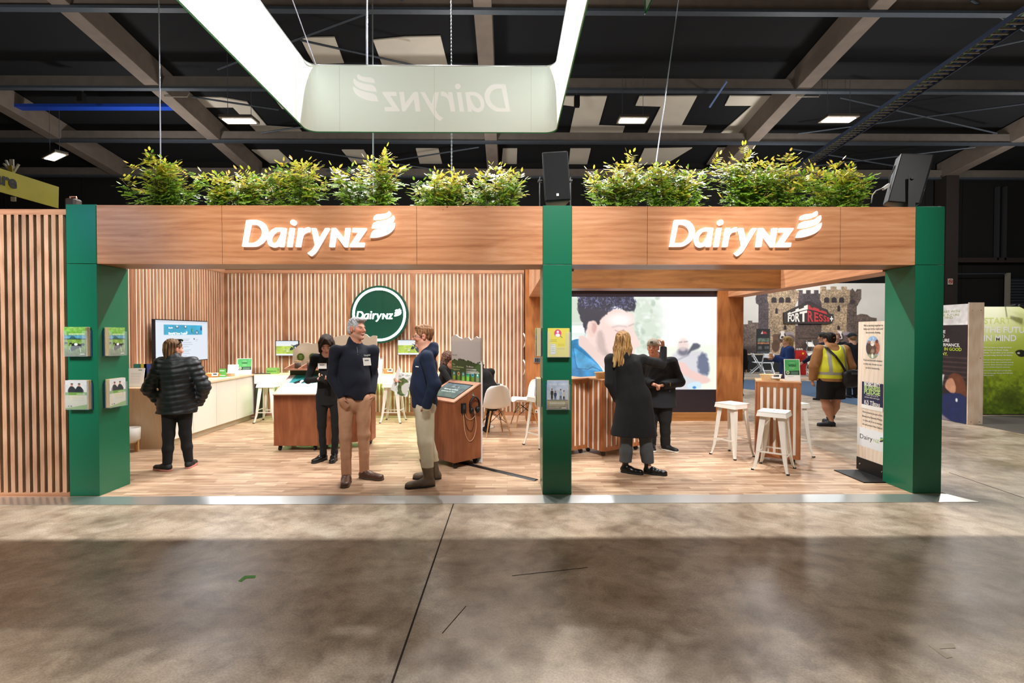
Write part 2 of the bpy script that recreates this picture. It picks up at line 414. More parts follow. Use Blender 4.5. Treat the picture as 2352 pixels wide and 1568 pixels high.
BEAM = mat('dusty_beam', '7b716a', .85, noise=.25, nscale=3)
BEAM2 = mat('dusty_beam_grey', '6e6863', .85, noise=.25, nscale=3)
STEEL = mat('zinc_flange', '4d5763', .55, .3, noise=.2, nscale=8)
ALU = mat('aluminium_strip', 'd9dcda', .3, .85)
BLACKM = mat('black_metal', '0c0c0d', .45)
def roof_z(Y): return 9.67+.1334*(26-Y)          # underside of the rafters
def on_roof(px, py, off=0):
    r = ray(px, py); k = (9.67+.1334*26+off-CH)/(r.z+.1334*r.y)
    return Vector((r.x*k, r.y*k, CH+r.z*k))
EX = 34
b = MB(); b.box(-EX, EX, -14, 26.3, -.2, 0); b.build('floor', concrete(), kind='structure', label='polished brown concrete floor of the hall', cat='floor')
b = MB(); b.hexa([(-EX, -14, roof_z(-14)+.9), (EX, -14, roof_z(-14)+.9), (EX, 26.3, roof_z(26.3)+.9), (-EX, 26.3, roof_z(26.3)+.9), (-EX, -14, roof_z(-14)+1.1), (EX, -14, roof_z(-14)+1.1), (EX, 26.3, roof_z(26.3)+1.1), (-EX, 26.3, roof_z(26.3)+1.1)])
b.build('ceiling', CLOTH, kind='structure', label='black cloth lined sloping roof of the hall', cat='ceiling')
b = MB(); b.box(-EX, EX, 26.3, 26.6, 0, 11)
for k in range(34): b.box(-EX+2*k, -EX+2*k+.03, 26.27, 26.3, 0, 10.4)
b.build('wall_back', WALLM, kind='structure', label='black far wall of the hall', cat='wall')
b = MB(); b.hexa([(-EX-.3, -14, 0), (-EX, -14, 0), (-EX, 26.6, 0), (-EX-.3, 26.6, 0), (-EX-.3, -14, roof_z(-14)+1), (-EX, -14, roof_z(-14)+1), (-EX, 26.6, roof_z(26.6)+1), (-EX-.3, 26.6, roof_z(26.6)+1)])
b.build('wall_left', WALLM, kind='structure', label='black left wall of the hall', cat='wall')
b = MB(); b.hexa([(EX, -14, 0), (EX+.3, -14, 0), (EX+.3, 26.6, 0), (EX, 26.6, 0), (EX, -14, roof_z(-14)+1), (EX+.3, -14, roof_z(-14)+1), (EX+.3, 26.6, roof_z(26.6)+1), (EX, 26.6, roof_z(26.6)+1)])
b.build('wall_right', WALLM, kind='structure', label='black right wall of the hall', cat='wall')
# rafters, running away from the camera down the roof slope
for X in (-19.9, -12.95, -.72, 10.95, 22.8):
    b = MB(); w = .27
    def zz(Y, o): return roof_z(Y)+o
    b.hexa([(X-w, -14, zz(-14, 0)), (X+w, -14, zz(-14, 0)), (X+w, 26.2, zz(26.2, 0)), (X-w, 26.2, zz(26.2, 0)), (X-w, -14, zz(-14, .85)), (X+w, -14, zz(-14, .85)), (X+w, 26.2, zz(26.2, .85)), (X-w, 26.2, zz(26.2, .85))])
    b.build('roof_rafter', BEAM, kind='structure', label='long dusty rafter running away under the roof', cat='beam', bevel=.02)
for q, Y in enumerate((15.0, 18.75, 22.5, 26.0)):
    b = MB(); z = roof_z(Y); h = .42
    b.mi = 0; b.box(-EX, EX, Y-.12, Y+.02, z+.02, z+h)
    b.mi = 1; b.box(-EX, EX, Y-.2, Y+.02, z-.06, z+.02)
    b.build('roof_purlin', [BEAM2 if q else BEAM, STEEL], kind='structure', label='dusty purlin running across the hall under the roof', cat='beam')
# white lining panels that show between the black cloth
PAN = mat('white_roof_lining', 'dcd8ce', .8, noise=.12, nscale=1.2)
PANB = mat('black_lining_joint', '23221f', .9)
panels = [
 [(690, 88), (768, 86), (790, 145), (722, 148), (705, 118)], [(857, 93), (930, 86), (1012, 84), (1028, 150), (878, 150)],
 [(450, 224), (510, 225), (567, 235), (613, 290), (687, 295), (708, 322), (608, 322), (535, 247), (472, 247)],
 [(628, 224), (650, 224), (676, 254), (648, 250)], [(762, 300), (868, 300), (882, 322), (776, 322)], [(936, 300), (1052, 300), (1060, 322), (946, 322)],
 [(1292, 222), (1394, 222), (1375, 289), (1435, 291), (1424, 322), (1305, 322), (1322, 245), (1292, 241)],
 [(1469, 222), (1601, 221), (1565, 289), (1623, 290), (1605, 320), (1480, 320), (1518, 245), (1460, 243)],
 [(1676, 221), (1811, 221), (1718, 320), (1640, 320), (1727, 243), (1665, 243)],
 [(1150, 300), (1250, 300), (1246, 321), (1152, 321)],
 [(578, 345), (640, 345), (692, 395), (655, 400)], [(785, 345), (835, 345), (862, 388), (818, 385)], [(955, 342), (1007, 342), (1022, 402), (970, 398)],
 [(1155, 342), (1188, 342), (1186, 404), (1150, 404)], [(1310, 342), (1357, 342), (1342, 404), (1303, 404)], [(1480, 342), (1590, 340), (1500, 395), (1455, 398)],
 [(1648, 340), (1700, 339), (1650, 392), (1612, 395)], [(670, 392), (740, 388), (760, 404), (690, 406)]]
for pl in panels:
    P = [on_roof(x, y, .84) for x, y in pl]; b = MB()
    tri = tessellate_polygon([[Vector((p.x, p.y, 0)) for p in P]]); n = len(P)
    b.add(P+[p+Vector((0, 0, .04)) for p in P], [tuple(t) for t in tri]+[tuple(i+n for i in t[::-1]) for t in tri]+[(i, (i+1) % n, (i+1) % n+n, i+n) for i in range(n)])
    b.build('roof_lining', PAN, kind='structure', label='white lining panel between sheets of black roof cloth', cat='ceiling panel')
# bracing rods
def rod(x0, y0, x1, y1, off=.25, r=.035, Y0=None):
    b = MB(); b.tube([on_roof(x0, y0, off), on_roof(x1, y1, off)], r, 6)
    b.build('bracing_rod', STEEL, kind='structure', label='thin steel bracing rod crossing under the roof', cat='rod')
for a in [(500, 159, 925, 0), (690, 92, 960, 152), (1930, 224, 2290, 306), (1832, 307, 2352, 238), (2230, 0, 2352, 70), (2235, 118, 2352, 92), (440, 222, 640, 252), (600, 305, 705, 290), (700, 345, 1085, 402), (720, 398, 1100, 338), (1820, 342, 2060, 382), (1830, 386, 2240, 338), (380, 0, 462, 28)]:
    rod(*a)
# clamp brackets hooked under the rafters
for (px, py) in [(405, 222), (1855, 222)]:
    p = on_roof(px, py, -.05); b = MB(); b.tube([p+Vector((-.5, 0, .15)), p+Vector((-.42, 0, 0)), p+Vector((.42, 0, 0)), p+Vector((.5, 0, .15))], .02, 6)
    b.build('roof_bracket', mat('pale_steel', '9a958c', .5, .5), kind='structure', label='pale steel bracket clipped under a rafter', cat='bracket')
# cable tray (ladder rack)
def tray():
    A0 = at(2352+60, -22, 8.6); A1 = at(1822, 388, 17.8)
    d = (A1-A0); U = Vector((1, 0, 0)); w = .42
    t = thing('cable_tray', 'long blue-lit ladder cable tray climbing to the top right corner of the roof', 'cable tray', A0)
    TM = mat('tray_steel_blue_lit', '41506e', .45, .6)  # blue light on the rails is put into the steel colour
    for s in (0, 1):
        b = MB(); b.bar(U*(w*s), d+U*(w*s), .03, .09); b.build('side_rail', TM, t)
    n = 56
    for i in range(n):
        p = d*((i+.5)/n); b = MB(); b.bar(p, p+U*w, .03, .03, up=(0, 1, 0)); b.build('rung', mat('tray_rung', '9a9788', .5, .3), t)
    b = MB(); b.tube([U*.3+Vector((0, 0, .04)), d+U*.3+Vector((0, 0, .04))], .018, 6); b.build('cable', mat('blue_cable', '1d4fa8', .4), t, label='blue cable')
    b = MB(); b.tube([U*.18+Vector((0, 0, .04)), d+U*.18+Vector((0, 0, .04))], .012, 6); b.build('cable', mat('green_cable', '6fae7a', .4), t, label='green cable')
tray()
# duct on the far left with blue stage light put into its colour, and the small blue rail at the right
b = MB(); b.bar(on_roof(-60, 246, .3), on_roof(425, 246, .3), .35, .12); setp(b.build('roof_duct', mat('duct_blue_lit', '1e4ecb', .5)), 'blue lit duct running across under the roof at far left', 'duct')
b = MB(); b.bar(on_roof(1669, 187, -.3), on_roof(1630, 246, -.3), .05); setp(b.build('hanging_rod', mat('blue_rod', '7a97d8', .4)), 'short pale blue rod hanging from the purlin over the white lining', 'rod')
# hall wall details at the right
b = MB(); b.box(22.45, 23.1, 25.5, 26.2, 0, 9.7); b.build('hall_column', mat('hall_column_brown', '2b2523', .8), kind='structure', label='dark brown hall column at the right', cat='column')
b = MB(); z = at(2300, 597, 26).z; b.box(23.1, 34, 26, 26.2, z-.12, z+.12); b.build('wall_girt', mat('girt_brown', '2f2725', .8), kind='structure', label='dark girt running along the far wall', cat='beam')
for px in (2294, 2311):
    p = at(px, 500, 26); b = MB(); b.box(p.x-.05, p.x+.05, 26, 26.2, z, 9.3); b.build('wall_mullion', mat('mullion_grey', '2d2f33', .7), kind='structure', label='thin dark post on the far wall', cat='post')
p = at(2317, 640, 26); q = at(2390, 700, 26)
b = MB(); b.box(p.x, q.x+1, 25.95, 26.1, 0, p.z); b.mi = 1
for k in range(30): b.box(p.x, q.x+1, 25.9, 25.96, k*.15, k*.15+.05)
b.mi = 2; b.box(p.x-.12, p.x, 25.9, 26.1, 0, p.z+.3)
b.build('door_1', [mat('shutter', '2c3138', .5), mat('shutter_rib', '43484f', .5), mat('shutter_rail', '8d8a80', .5)], kind='structure', label='grey roller shutter in the far wall', cat='door')
b = MB(); b.tube([at(2198, 629, 25.9), at(2310, 628, 25.9)], .025, 6); setp(b.build('wall_pipe', STEEL), 'thin horizontal pipe on the far wall under the girt', 'pipe')
p = at(2183, 646, 25.45)
ns = thing('no_smoking_sign', 'small white and red no-smoking sign on the dark hall column', 'sign', p)
b = MB(); b.box(-.13, .13, 0, .02, -.16, .14); b.build('sign_board', mat('sign_white', 'c9b9ae', .5), ns)
b = MB(); b.tube([(.09*math.cos(a), -.012, .09*math.sin(a)+.0) for a in [i*PI/10 for i in range(21)]], .013, 6); b.tube([(-.06, -.012, .06), (.06, -.012, -.06)], .012, 6); b.build('prohibition_ring', mat('sign_red', 'b03226', .5), ns)
b = MB(); b.box(-.05, .05, -.01, .0, -.01, .015); b.build('cigarette_symbol', BLACKM, ns)
# ------------------------------------------------------------ floor coverings
BX0, BX1, YF, YB, YW = -5.5, 4.42, 5.0, 5.4, 9.85
b = MB(); b.box(BX0, BX1, 4.97, 10.1, 0, .02); b.build('floor_vinyl', planks(), kind='structure', label='pale timber plank vinyl floor of the stand', cat='floor')
b = MB(); b.hexa([(-5.15, 4.79, .0), (BX1+.16, 4.79, 0), (BX1, 4.97, 0), (-5.1, 4.97, 0), (-5.15, 4.79, .004), (BX1+.16, 4.79, .004), (BX1, 4.97, .024), (-5.1, 4.97, .024)])
b.build('trim_1', ALU, kind='structure', label='silver ramp strip along the front edge of the stand floor', cat='edge strip')
b = MB(); b.hexa([(BX1, 4.97, 0), (BX1+.05, 4.9, 0), (BX1+.05, 10.1, 0), (BX1, 10.1, 0), (BX1, 4.97, .024), (BX1+.05, 4.9, .004), (BX1+.05, 10.1, .004), (BX1, 10.1, .024)])
b.build('trim_2', ALU, kind='structure', label='silver edge strip along the right side of the stand floor', cat='edge strip')
b = MB(); A = gz(1043, 1153, 0); B = gz(893, 1590, 0); b.bar(A+Vector((0, 0, .001)), B+(B-A)*.4+Vector((0, 0, .001)), .010, .003)
b.build('trim_3', mat('joint_dark', '2f2720', .9), kind='structure', label='dark saw-cut joint running through the concrete', cat='floor joint')
for a in [((1070, 1392), (1016, 1454), .0035), ((1176, 1322), (1350, 1303), .003), ((2180, 1085), (2400, 1160), .006)]:
    b = MB(); b.bar(gz(*a[0], 0)+Vector((0, 0, .001)), gz(*a[1], 0)+Vector((0, 0, .001)), a[2], .002); b.build('trim_4', mat('joint_dark', '2f2720', .9), kind='structure', label='fine scratch in the concrete', cat='floor scratch')
def flat_poly(name, pts, m, z, th, label, cat, kind=None, z0=0):
    P = [gz(x, y, z0) for x, y in pts]; b = MB(); b.prism([[(p.x, p.y) for p in P]], (0, 0, z), (1, 0, 0), (0, 1, 0), (0, 0, th)); return b.build(name, m, kind=kind, label=label, cat=cat)
flat_poly('floor_tape', [(547, 1334), (562, 1322), (588, 1321), (586, 1327), (566, 1328), (554, 1336)], mat('green_tape', '5fbf45', .6), .0005, .001, 'small L-shaped mark of green tape on the concrete', 'tape')
flat_poly('floor_tape', [(2132, 1480), (2190, 1477), (2195, 1488), (2158, 1490), (2188, 1509), (2174, 1512), (2140, 1488)], mat('white_tape', 'e0d6c4', .7), .0005, .001, 'worn white L-shaped tape mark on the concrete at lower right', 'tape')
flat_poly('floor_carpet', [(1700, 862), (1700, 856), (2030, 856), (2080, 862), (2100, 866), (1700, 866)], mat('pale_carpet', '8d8478', .9), .0, .008, 'pale floor of the stone castle stand', 'carpet', 'structure')
flat_poly('floor_carpet', [(1700, 872), (2060, 880), (2100, 940), (1968, 930), (1846, 907), (1700, 892)], mat('blue_carpet', '4b6480', .9, noise=.2, nscale=40), .0, .004, 'dull blue aisle carpet behind the stand', 'carpet', 'structure')
flat_poly('floor_carpet', [(2200, 955), (2400, 955), (2420, 1010), (2256, 978), (2215, 972)], mat('grey_carpet', '5a554e', .95, noise=.25, nscale=60), .0, .006, 'dark grey carpet tiles under the green backdrop', 'carpet', 'structure')
# ------------------------------------------------------------ hall lamps
LAMPW = mat('lamp_diffuser', 'fff3e2', .5, emit=14)
def hall_lamp(px, py, Y, w, l, rz, label, cord=1.2):
    p = at(px, py, Y); t = thing('hanging_lamp', label, 'lamp', p, rz, 'hall lamps on thin wires')
    b = MB(); b.box(-w/2, w/2, -l/2, l/2, .02, .1); b.mi = 1; b.box(-w/2, w/2, -l/2, l/2, .0, .02); b.build('housing', [mat('lamp_housing', '3a352f', .6), mat('lamp_rim', '9d968a', .5)], t)
    b = MB(); b.box(-w/2+.06, w/2-.06, -l/2+.12, l/2-.12, -.02, .0); b.build('diffuser', LAMPW, t)
    for s in (-1, 1):
        b = MB(); b.tube([(s*w*.36, 0, .1), (s*w*.36, 0, roof_z(Y)+.3-p.z)], .008, 5); b.build('wire', STEEL, t)
    return t
hall_lamp(550, 278, 16.5, 1.05, .55, 0, 'lit rectangular hall lamp left of the hanging banner ring')
hall_lamp(1453, 277, 18.4, 1.05, .6, 0, 'lit rectangular hall lamp over the right half of the stand')
hall_lamp(1926, 275, 18.4, 1.15, .6, 0, 'lit rectangular hall lamp beside the cable tray')
hall_lamp(126, 360, 20.5, .42, 1.45, math.radians(58), 'lit long hall lamp above the yellow banner')
# ============================================================ the stand itself
FAS = wood('fascia_laminate', 'a5663f', 'c88a5f', 'daa27a', 'x', .32, 60, figure=.3, coat=.15)
WOODV = wood('panel_laminate_upright', '8a5230', 'b3713f', 'c8874f', 'z', .4, 60)
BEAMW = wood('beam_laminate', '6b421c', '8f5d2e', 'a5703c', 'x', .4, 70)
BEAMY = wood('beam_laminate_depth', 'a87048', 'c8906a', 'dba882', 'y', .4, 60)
CAB = wood('cabinet_laminate', '6e3a22', '8f5233', 'a66742', 'z', .4, 80, figure=.2)
CABT = wood('cabinet_laminate_flat', 'a87458', 'c8937a', 'd9a890', 'x', .4, 80, figure=.2)
PINE = wood('pine_ply', 'd9bfa5', 'e8d0b8', 'f2e0cc', 'z', .55, 30, figure=.5)
SLAT = wood('slat_oak', '7c4e35', 'a26f4f', 'c08d69', 'z', .5, 50, tone=True)
GREEN = mat('green_paint', '0a6a4b', .28, spec=.6)
DGREEN = mat('dark_green_backing', '10503e', .6)
WHITE = mat('white_laminate', 'e6e1d8', .45)
CREAM = mat('cream_backing', 'ece3d0', .6)
GLOW = mat('sign_letter_glow', 'ffffff', .5, emit=1.15)
ZT = at(1176, 473, YF).z; ZB = at(1176, 607, YF).z; F0 = .02
XL0 = (at(150, 473, YF).x+at(163, 1140, YF).x)/2; XL1 = XL0+.295
XM0 = (at(1249, 473, YF).x+at(1244, 1138, YF).x)/2; XM1 = XM0+.29
XR1 = (at(2168, 473, YF).x+at(2162, 1135, YF).x)/2; XR0 = XR1-.29
for (x0, x1, lab) in ((XL0, XL1, 'tall green column at the left end of the stand with brochure holders'), (XM0, XM1, 'tall green column in the middle of the stand front'), (XR0, XR1, 'tall green column at the right end of the stand')):
    t = thing('stand_column', lab, 'column', ((x0+x1)/2, 5.2, F0))
    w = (x1-x0)/2; z1 = ZT-F0+.005; zs = ZB-F0
    b = MB(); b.box(-w, w, -.205, .2, 0, zs-.002); b.build('lower_shaft', GREEN, t, bevel=.003)
    b = MB(); b.box(-w, w, -.205, .2, zs+.002, z1); b.build('upper_shaft', GREEN, t, bevel=.003)
# header fascias with planter trough behind
def fascia(x0, x1, seams, label):
    t = thing('header_fascia', label, 'fascia', ((x0+x1)/2, YF, ZB)); c = (x0+x1)/2; H = ZT-ZB
    xs = [x0]+seams+[x1]
    for a, e in zip(xs[:-1], xs[1:]):
        b = MB(); b.box(a-c+.0015, e-c-.0015, 0, .03, 0, H); b.build('front_panel', FAS, t, bevel=.0015)
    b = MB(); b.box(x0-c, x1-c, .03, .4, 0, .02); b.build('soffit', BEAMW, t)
    b = MB(); b.box(x0-c, x1-c, .37, .4, .02, H-.02); b.build('back_panel', FAS, t)
    b = MB(); b.box(x0-c, x1-c, .03, .37, H-.2, H-.16); b.build('planter_floor', mat('soil', '2a1d12', .95), t)
    return t, c
def sx(px): return at(px, 540, YF).x
fl, cl = fascia(XL1, XM0, [sx(510), sx(957)], 'long timber header with a lit logo over the left bay of the stand')
fr, cr = fascia(XM1, XR0, [sx(1487), sx(1930)], 'timber header with a lit logo over the right bay of the stand')
for t, c, x0, x1 in ((fl, cl, 560, 908), (fr, cr, 1536, 1882)):
    O = at(x0, 567.5, YF); W_ = at(x1, 567, YF).x-O.x; O = O-Vector((c, YF, ZB))
    b = MB(); logo(b, O+Vector((0, -.001, 0)), (1, 0, 0), (0, 0, 1), W_, (0, -.035, 0), n=6)
    b.build('lit_lettering', GLOW, t, label='glowing white logo lettering')
# timber beams inside the stand
def beamthing(x0, x1, y0, y1, z0, z1, m, label):
    b = MB(); b.box(x0, x1, y0, y1, z0, z1); return setp(b.build('timber_beam', m, bevel=.003), label, 'beam')
beamthing(4.07, XR1, YB+.002, 9.2, ZB-.02, ZT, BEAMY, 'long timber beam running back from the right green column to the video wall')
beamthing(.40, .72, YB+.002, 9.2, ZB-.02, ZT, BEAMY, 'timber beam running back from the middle green column to the video wall')
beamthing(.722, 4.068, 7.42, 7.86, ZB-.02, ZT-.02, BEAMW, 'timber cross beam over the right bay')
# slatted walls
def slat_wall(name, O, U, n, _u, length, h, pitch, sw, proud, back, parent_label, cat, group=None, joint=15, z0=.0, rail=.07, seed=1, depth=.03, skip=None, backing_d=.04, sm=None):
    """O = base left corner of the backing face, U along the wall, n = outward normal (towards the viewer)"""
    O = Vector(O); U = Vector(U); n = Vector(n); r = random.Random(seed)
    t = thing(name, parent_label, cat, O, 0, group); Z = Vector((0, 0, 1))
    def hx6(b, a0, a1, d0, d1, z_0, z_1):
        p = [U*a0+n*d1, U*a1+n*d1, U*a1+n*d0, U*a0+n*d0]; b.hexa([q+Z*z_0 for q in p]+[q+Z*z_1 for q in p])
    b = MB(); hx6(b, 0, length, -backing_d, 0, z0, h); b.build('backing_board', back, t, label='board behind the slats')
    b = MB(); hx6(b, 0, length, 0, depth, h-rail, h); b.build('top_rail', WOODX(U), t)
    b = MB(); hx6(b, 0, length, 0, depth, z0, z0+rail); b.build('bottom_rail', WOODX(U), t)
    b = MB(); a = 0; k = 0
    while a < length-.01:
        w = sw
        if joint and k % (joint+1) == joint: w = pitch+sw
        tn = r.uniform(.72, 1.08); b.tone = (tn, tn*r.uniform(.95, 1.0), tn*r.uniform(.9, 1.0))
        hx6(b, a, min(a+w, length), 0, depth-.001, z0+rail, h-rail); a += w+pitch-sw; k += 1
    b.build('slats', sm or SLAT, t)
    return t
def WOODX(U): return wood('rail_oak_x', '94613f', 'b98463', 'd09c78', 'x', .5, 50) if abs(U[0]) > .5 else wood('rail_oak_y', '94613f', 'b98463', 'd09c78', 'y', .5, 50)
slat_wall('slat_screen', (-8.2, 5.03, 0), (1, 0, 0), (0, -1, 0), 0, XL0+8.2-.003, at(80, 480, 5).z, .0726, .0415, .03, DGREEN, 'slatted timber screen on dark green board beside the left column', 'screen', joint=0, rail=.055, seed=3, sm=wood('screen_oak', 'a37458', 'c79a7b', 'dcb496', 'z', .5, 50, tone=True))
SH = 2.86
slat_wall('slat_wall', (BX0, YW, F0), (1, 0, 0), (0, -1, 0), 0, .335-BX0, SH, .0733, .042, .03, CREAM, 'slatted back wall of the left bay carrying the round sign', 'wall panel', seed=4, depth=.014)
slat_wall('slat_wall', (BX0, YW-.035, F0), (0, -1, 0), (1, 0, 0), 0, YW-.035-YB, SH, .0733, .042, .03, CREAM, 'slatted side wall of the left bay carrying the large television', 'wall panel', seed=5, depth=.012)
# post and video wall
vw = thing('video_wall', 'large lit video wall in a timber frame at the back of the right bay', 'video wall', (2.35, 9.2, F0))
fx0, fx1 = .345-2.35, 4.36-2.35; s0, s1 = .80-2.35, at(1648, 800, 9.2).x-2.35
zt = at(1400, 667, 9.2).z-F0; zi1 = at(1400, 681, 9.2).z-F0; zi0 = at(1400, 895, 9.2).z-F0; zb = at(1400, 948, 9.2).z-F0; ZW = ZT-F0
b = MB(); b.box(fx0, s0, 0, .45, 0, ZW); b.build('left_post', WOODV, vw, bevel=.003)
b = MB(); b.box(s1, fx1, 0, .45, 0, ZW); b.build('right_post', WOODV, vw, bevel=.003)
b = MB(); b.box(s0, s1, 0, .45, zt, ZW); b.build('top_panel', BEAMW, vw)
b = MB(); b.box(s0, s1, 0, .45, 0, zb); b.build('bottom_panel', wood('beam_light', 'a06a35', 'c08a50', 'cf9b62', 'x', .4, 60), vw)
b = MB(); b.box(s0, s1, .05, .4, zb, zt); b.build('black_surround', mat('screen_black', '342d38', .35), vw)
def video_picture():
    # drawn in the pixel frame of the photograph: x 1302..1648, y 681..895
    X0, Y0 = at, 0
    pic = Pic(346, 214, 346, 214, 'fbfdfb'); ox, oy = 1302, 681
    P = lambda pts: [(x-ox, y-oy)+tuple(r) for x, y, *r in pts]
    # soft green trees behind the head
    pic.poly(P([(1302, 681), (1345, 681), (1345, 745), (1302, 745)]), 'c3d2bd', 14, .8)
    pic.poly(P([(1440, 681), (1500, 681), (1518, 740), (1508, 800), (1470, 820), (1445, 780)]), 'bccdb6', 26, .6, 4, 14, 4, 22)
    for i in range(70):
        x, y = RN.uniform(1435, 1515), RN.uniform(681, 805); pic.ell(x-ox, y-oy, RN.uniform(3, 8), RN.uniform(3, 8), RN.choice(['ffffff', 'eef6ee', 'a9bfa5', '9db4a0']), 3, .35)
    pic.poly(P([(1520, 795), (1648, 790), (1648, 895), (1520, 895)]), 'edf3e2', 10, .9)
    pic.rect(0, 62, 60, 66, 'ccd6d0', 3, .8); pic.rect(0, 82, 60, 95, 'dfe9e6', 4, .8)
    # shirt
    pic.poly(P([(1302, 800), (1330, 778), (1345, 800), (1385, 850), (1400, 900), (1302, 900)]), '2a7fb4', 2, 1, 4)
    pic.poly(P([(1318, 800), (1345, 815), (1385, 848), (1360, 850), (1330, 845)]), '4fa5d6', 2, .9, 3)
    pic.line(P([(1326, 846), (1352, 848), (1362, 842), (1380, 850)]), 1.6, '245a8a', 1)
    pic.line(P([(1318, 798), (1326, 846)]), 1.6, '245a8a', 1)
    pic.mottle(.25, 16, 8, m=pic.sd(P([(1302, 800), (1330, 778), (1345, 800), (1385, 850), (1400, 900), (1302, 900)]))/2)
    # neck and face
    skin = 'f3d8d0'
    pic.poly(P([(1340, 770), (1400, 815), (1402, 860), (1388, 848), (1345, 805), (1330, 790)]), 'ead0c8', 3, 1, 3)
    pic.poly(P([(1345, 735), (1350, 720), (1385, 705), (1440, 715), (1455, 722), (1457, 742), (1455, 752), (1462, 768), (1472, 792), (1462, 798), (1458, 812), (1450, 830), (1425, 835), (1395, 818), (1372, 800), (1352, 780)]), skin, 3, 1, 3)
    pic.ell(1425-ox, 735-oy, 26, 14, 'ffffff', 14, .7)
    pic.poly(P([(1374, 762), (1386, 764), (1394, 800), (1402, 818), (1388, 815), (1373, 798)]), '9a8a86', 8, .42, 3, 2, 5, 4)
    pic.poly(P([(1398, 812), (1440, 826), (1446, 838), (1418, 838), (1398, 822)]), '8d7c78', 7, .4, 3)
    # hair
    HR = P([(1328, 690), (1345, 676), (1380, 670), (1425, 672), (1455, 682), (1459, 712), (1448, 716), (1425, 708), (1412, 704), (1402, 716), (1385, 728), (1376, 745), (1368, 740), (1352, 740), (1346, 770), (1340, 745), (1330, 720)])
    pic.poly(HR, '3e3c49', 3, 1, 3, 3, 2, 6)
    for i in range(330):
        x, y = RN.uniform(1328, 1460), RN.uniform(678, 712)
        if y > 712-abs(x-1400)*.1 or (x < 1350 and y > 705): continue
        a = RN.uniform(0, 6.28); r_ = RN.uniform(2, 4); pts = [(x-ox+r_*math.cos(a+k*.7), y-oy+r_*math.sin(a+k*.7)) for k in range(4)]
        pic.line(pts, RN.uniform(.8, 1.6), RN.choice(['565a86', '7478a6', '2c2a3c', '383a5c', '9396bd', '24222f']), 1, .8)
    # ear
    pic.ell(1363-ox, 755-oy, 10.5, 19, 'efcfc6', 2, 1, .12); pic.ell(1366-ox, 752-oy, 5.5, 12, 'd5a49b', 3, .7, .12)
    pic.line(P([(1361, 742), (1369, 750), (1366, 764)]), 1.3, 'c9a09a', 3, .7)
    # brow, eye
    pic.line(P([(1408, 751), (1422, 748), (1440, 750)]), 3, 'c4aaa6', 5, .7); pic.line(P([(1446, 748), (1456, 744)]), 2.5, 'b39a98', 4, .7)
    pic.line(P([(1414, 758), (1422, 762), (1434, 757)]), 1.6, 'a08488', 3, .7)
    # second man, blurred
    pic.poly(P([(1546, 815), (1590, 805), (1620, 810), (1630, 850), (1600, 892), (1545, 892)]), 'd7d5da', 8, 1, 3)
    pic.poly(P([(1606, 818), (1622, 812), (1632, 845), (1626, 862), (1606, 852)]), '5b6682', 6, .9, 3, 3, 3, 6)
    pic.poly(P([(1552, 835), (1572, 832), (1590, 850), (1630, 868), (1630, 878), (1610, 880), (1575, 862), (1555, 862)]), 'ecc8c0', 5, 1, 3)
    pic.ell(1571-ox, 796-oy, 13, 20, 'eed8d2', 7); pic.ell(1571-ox, 808-oy, 13, 9, '676a7c', 6, .85); pic.ell(1570-ox, 801-oy, 7, 5, 'd9c9c9', 4, .8)
    pic.line(P([(1562, 786), (1568, 785)]), 2, '8c8286', 3, .8); pic.line(P([(1573, 785), (1580, 784)]), 2, '8c8286', 3, .8)
    pic.poly(P([(1594, 788), (1610, 792), (1606, 800), (1590, 806), (1580, 815)]), '4a4f60', 4, .9, 2)
    pic.line(P([(1583, 815), (1550, 830)]), 3, 'a0a0ac', 4, .8)
    pic.poly(P([(1582, 882), (1608, 876), (1612, 892), (1584, 893)]), 'cfe6f2', 4, 1, 2); pic.ell(1597-ox, 890-oy, 4, 3, '3a88c8', 2)
    return pic
pc = video_picture(); xa = at(1302, 700, 9.2).x-2.35
# the lit area
pcm = pc.mesh('lit_picture', (xa, .045, zi1), (s1-xa, 0, 0), (0, 0, zi0-zi1), attr_mat('video_screen_light', emit=1.08), vw)
b = MB(); b.box(s0, xa, .04, .05, zi0, zi1); b.build('lit_picture', mat('video_pale', 'c3d2bd', .5, emit=1.08), vw)
b = MB(); b.box(.09, .17, -.012, 0, .25, .30); b.M = None; 
sk = thing('wall_socket', 'small white socket low on the right post of the video wall', 'socket', (4.24, 9.2, .27))
b = MB(); b.box(-.06, .06, -.012, 0, 0, .06); b.build('plate', WHITE, sk); b = MB(); b.box(-.04, -.02, -.015, -.012, .015, .045); b.box(.02, .04, -.015, -.012, .015, .045); b.build('switches', BLACKM, sk)
sk2 = copy_tree(sk, loc=at(1236, 948, 9.2)+Vector((0, 0, 0)), label='small white socket low on the timber post behind the middle column')
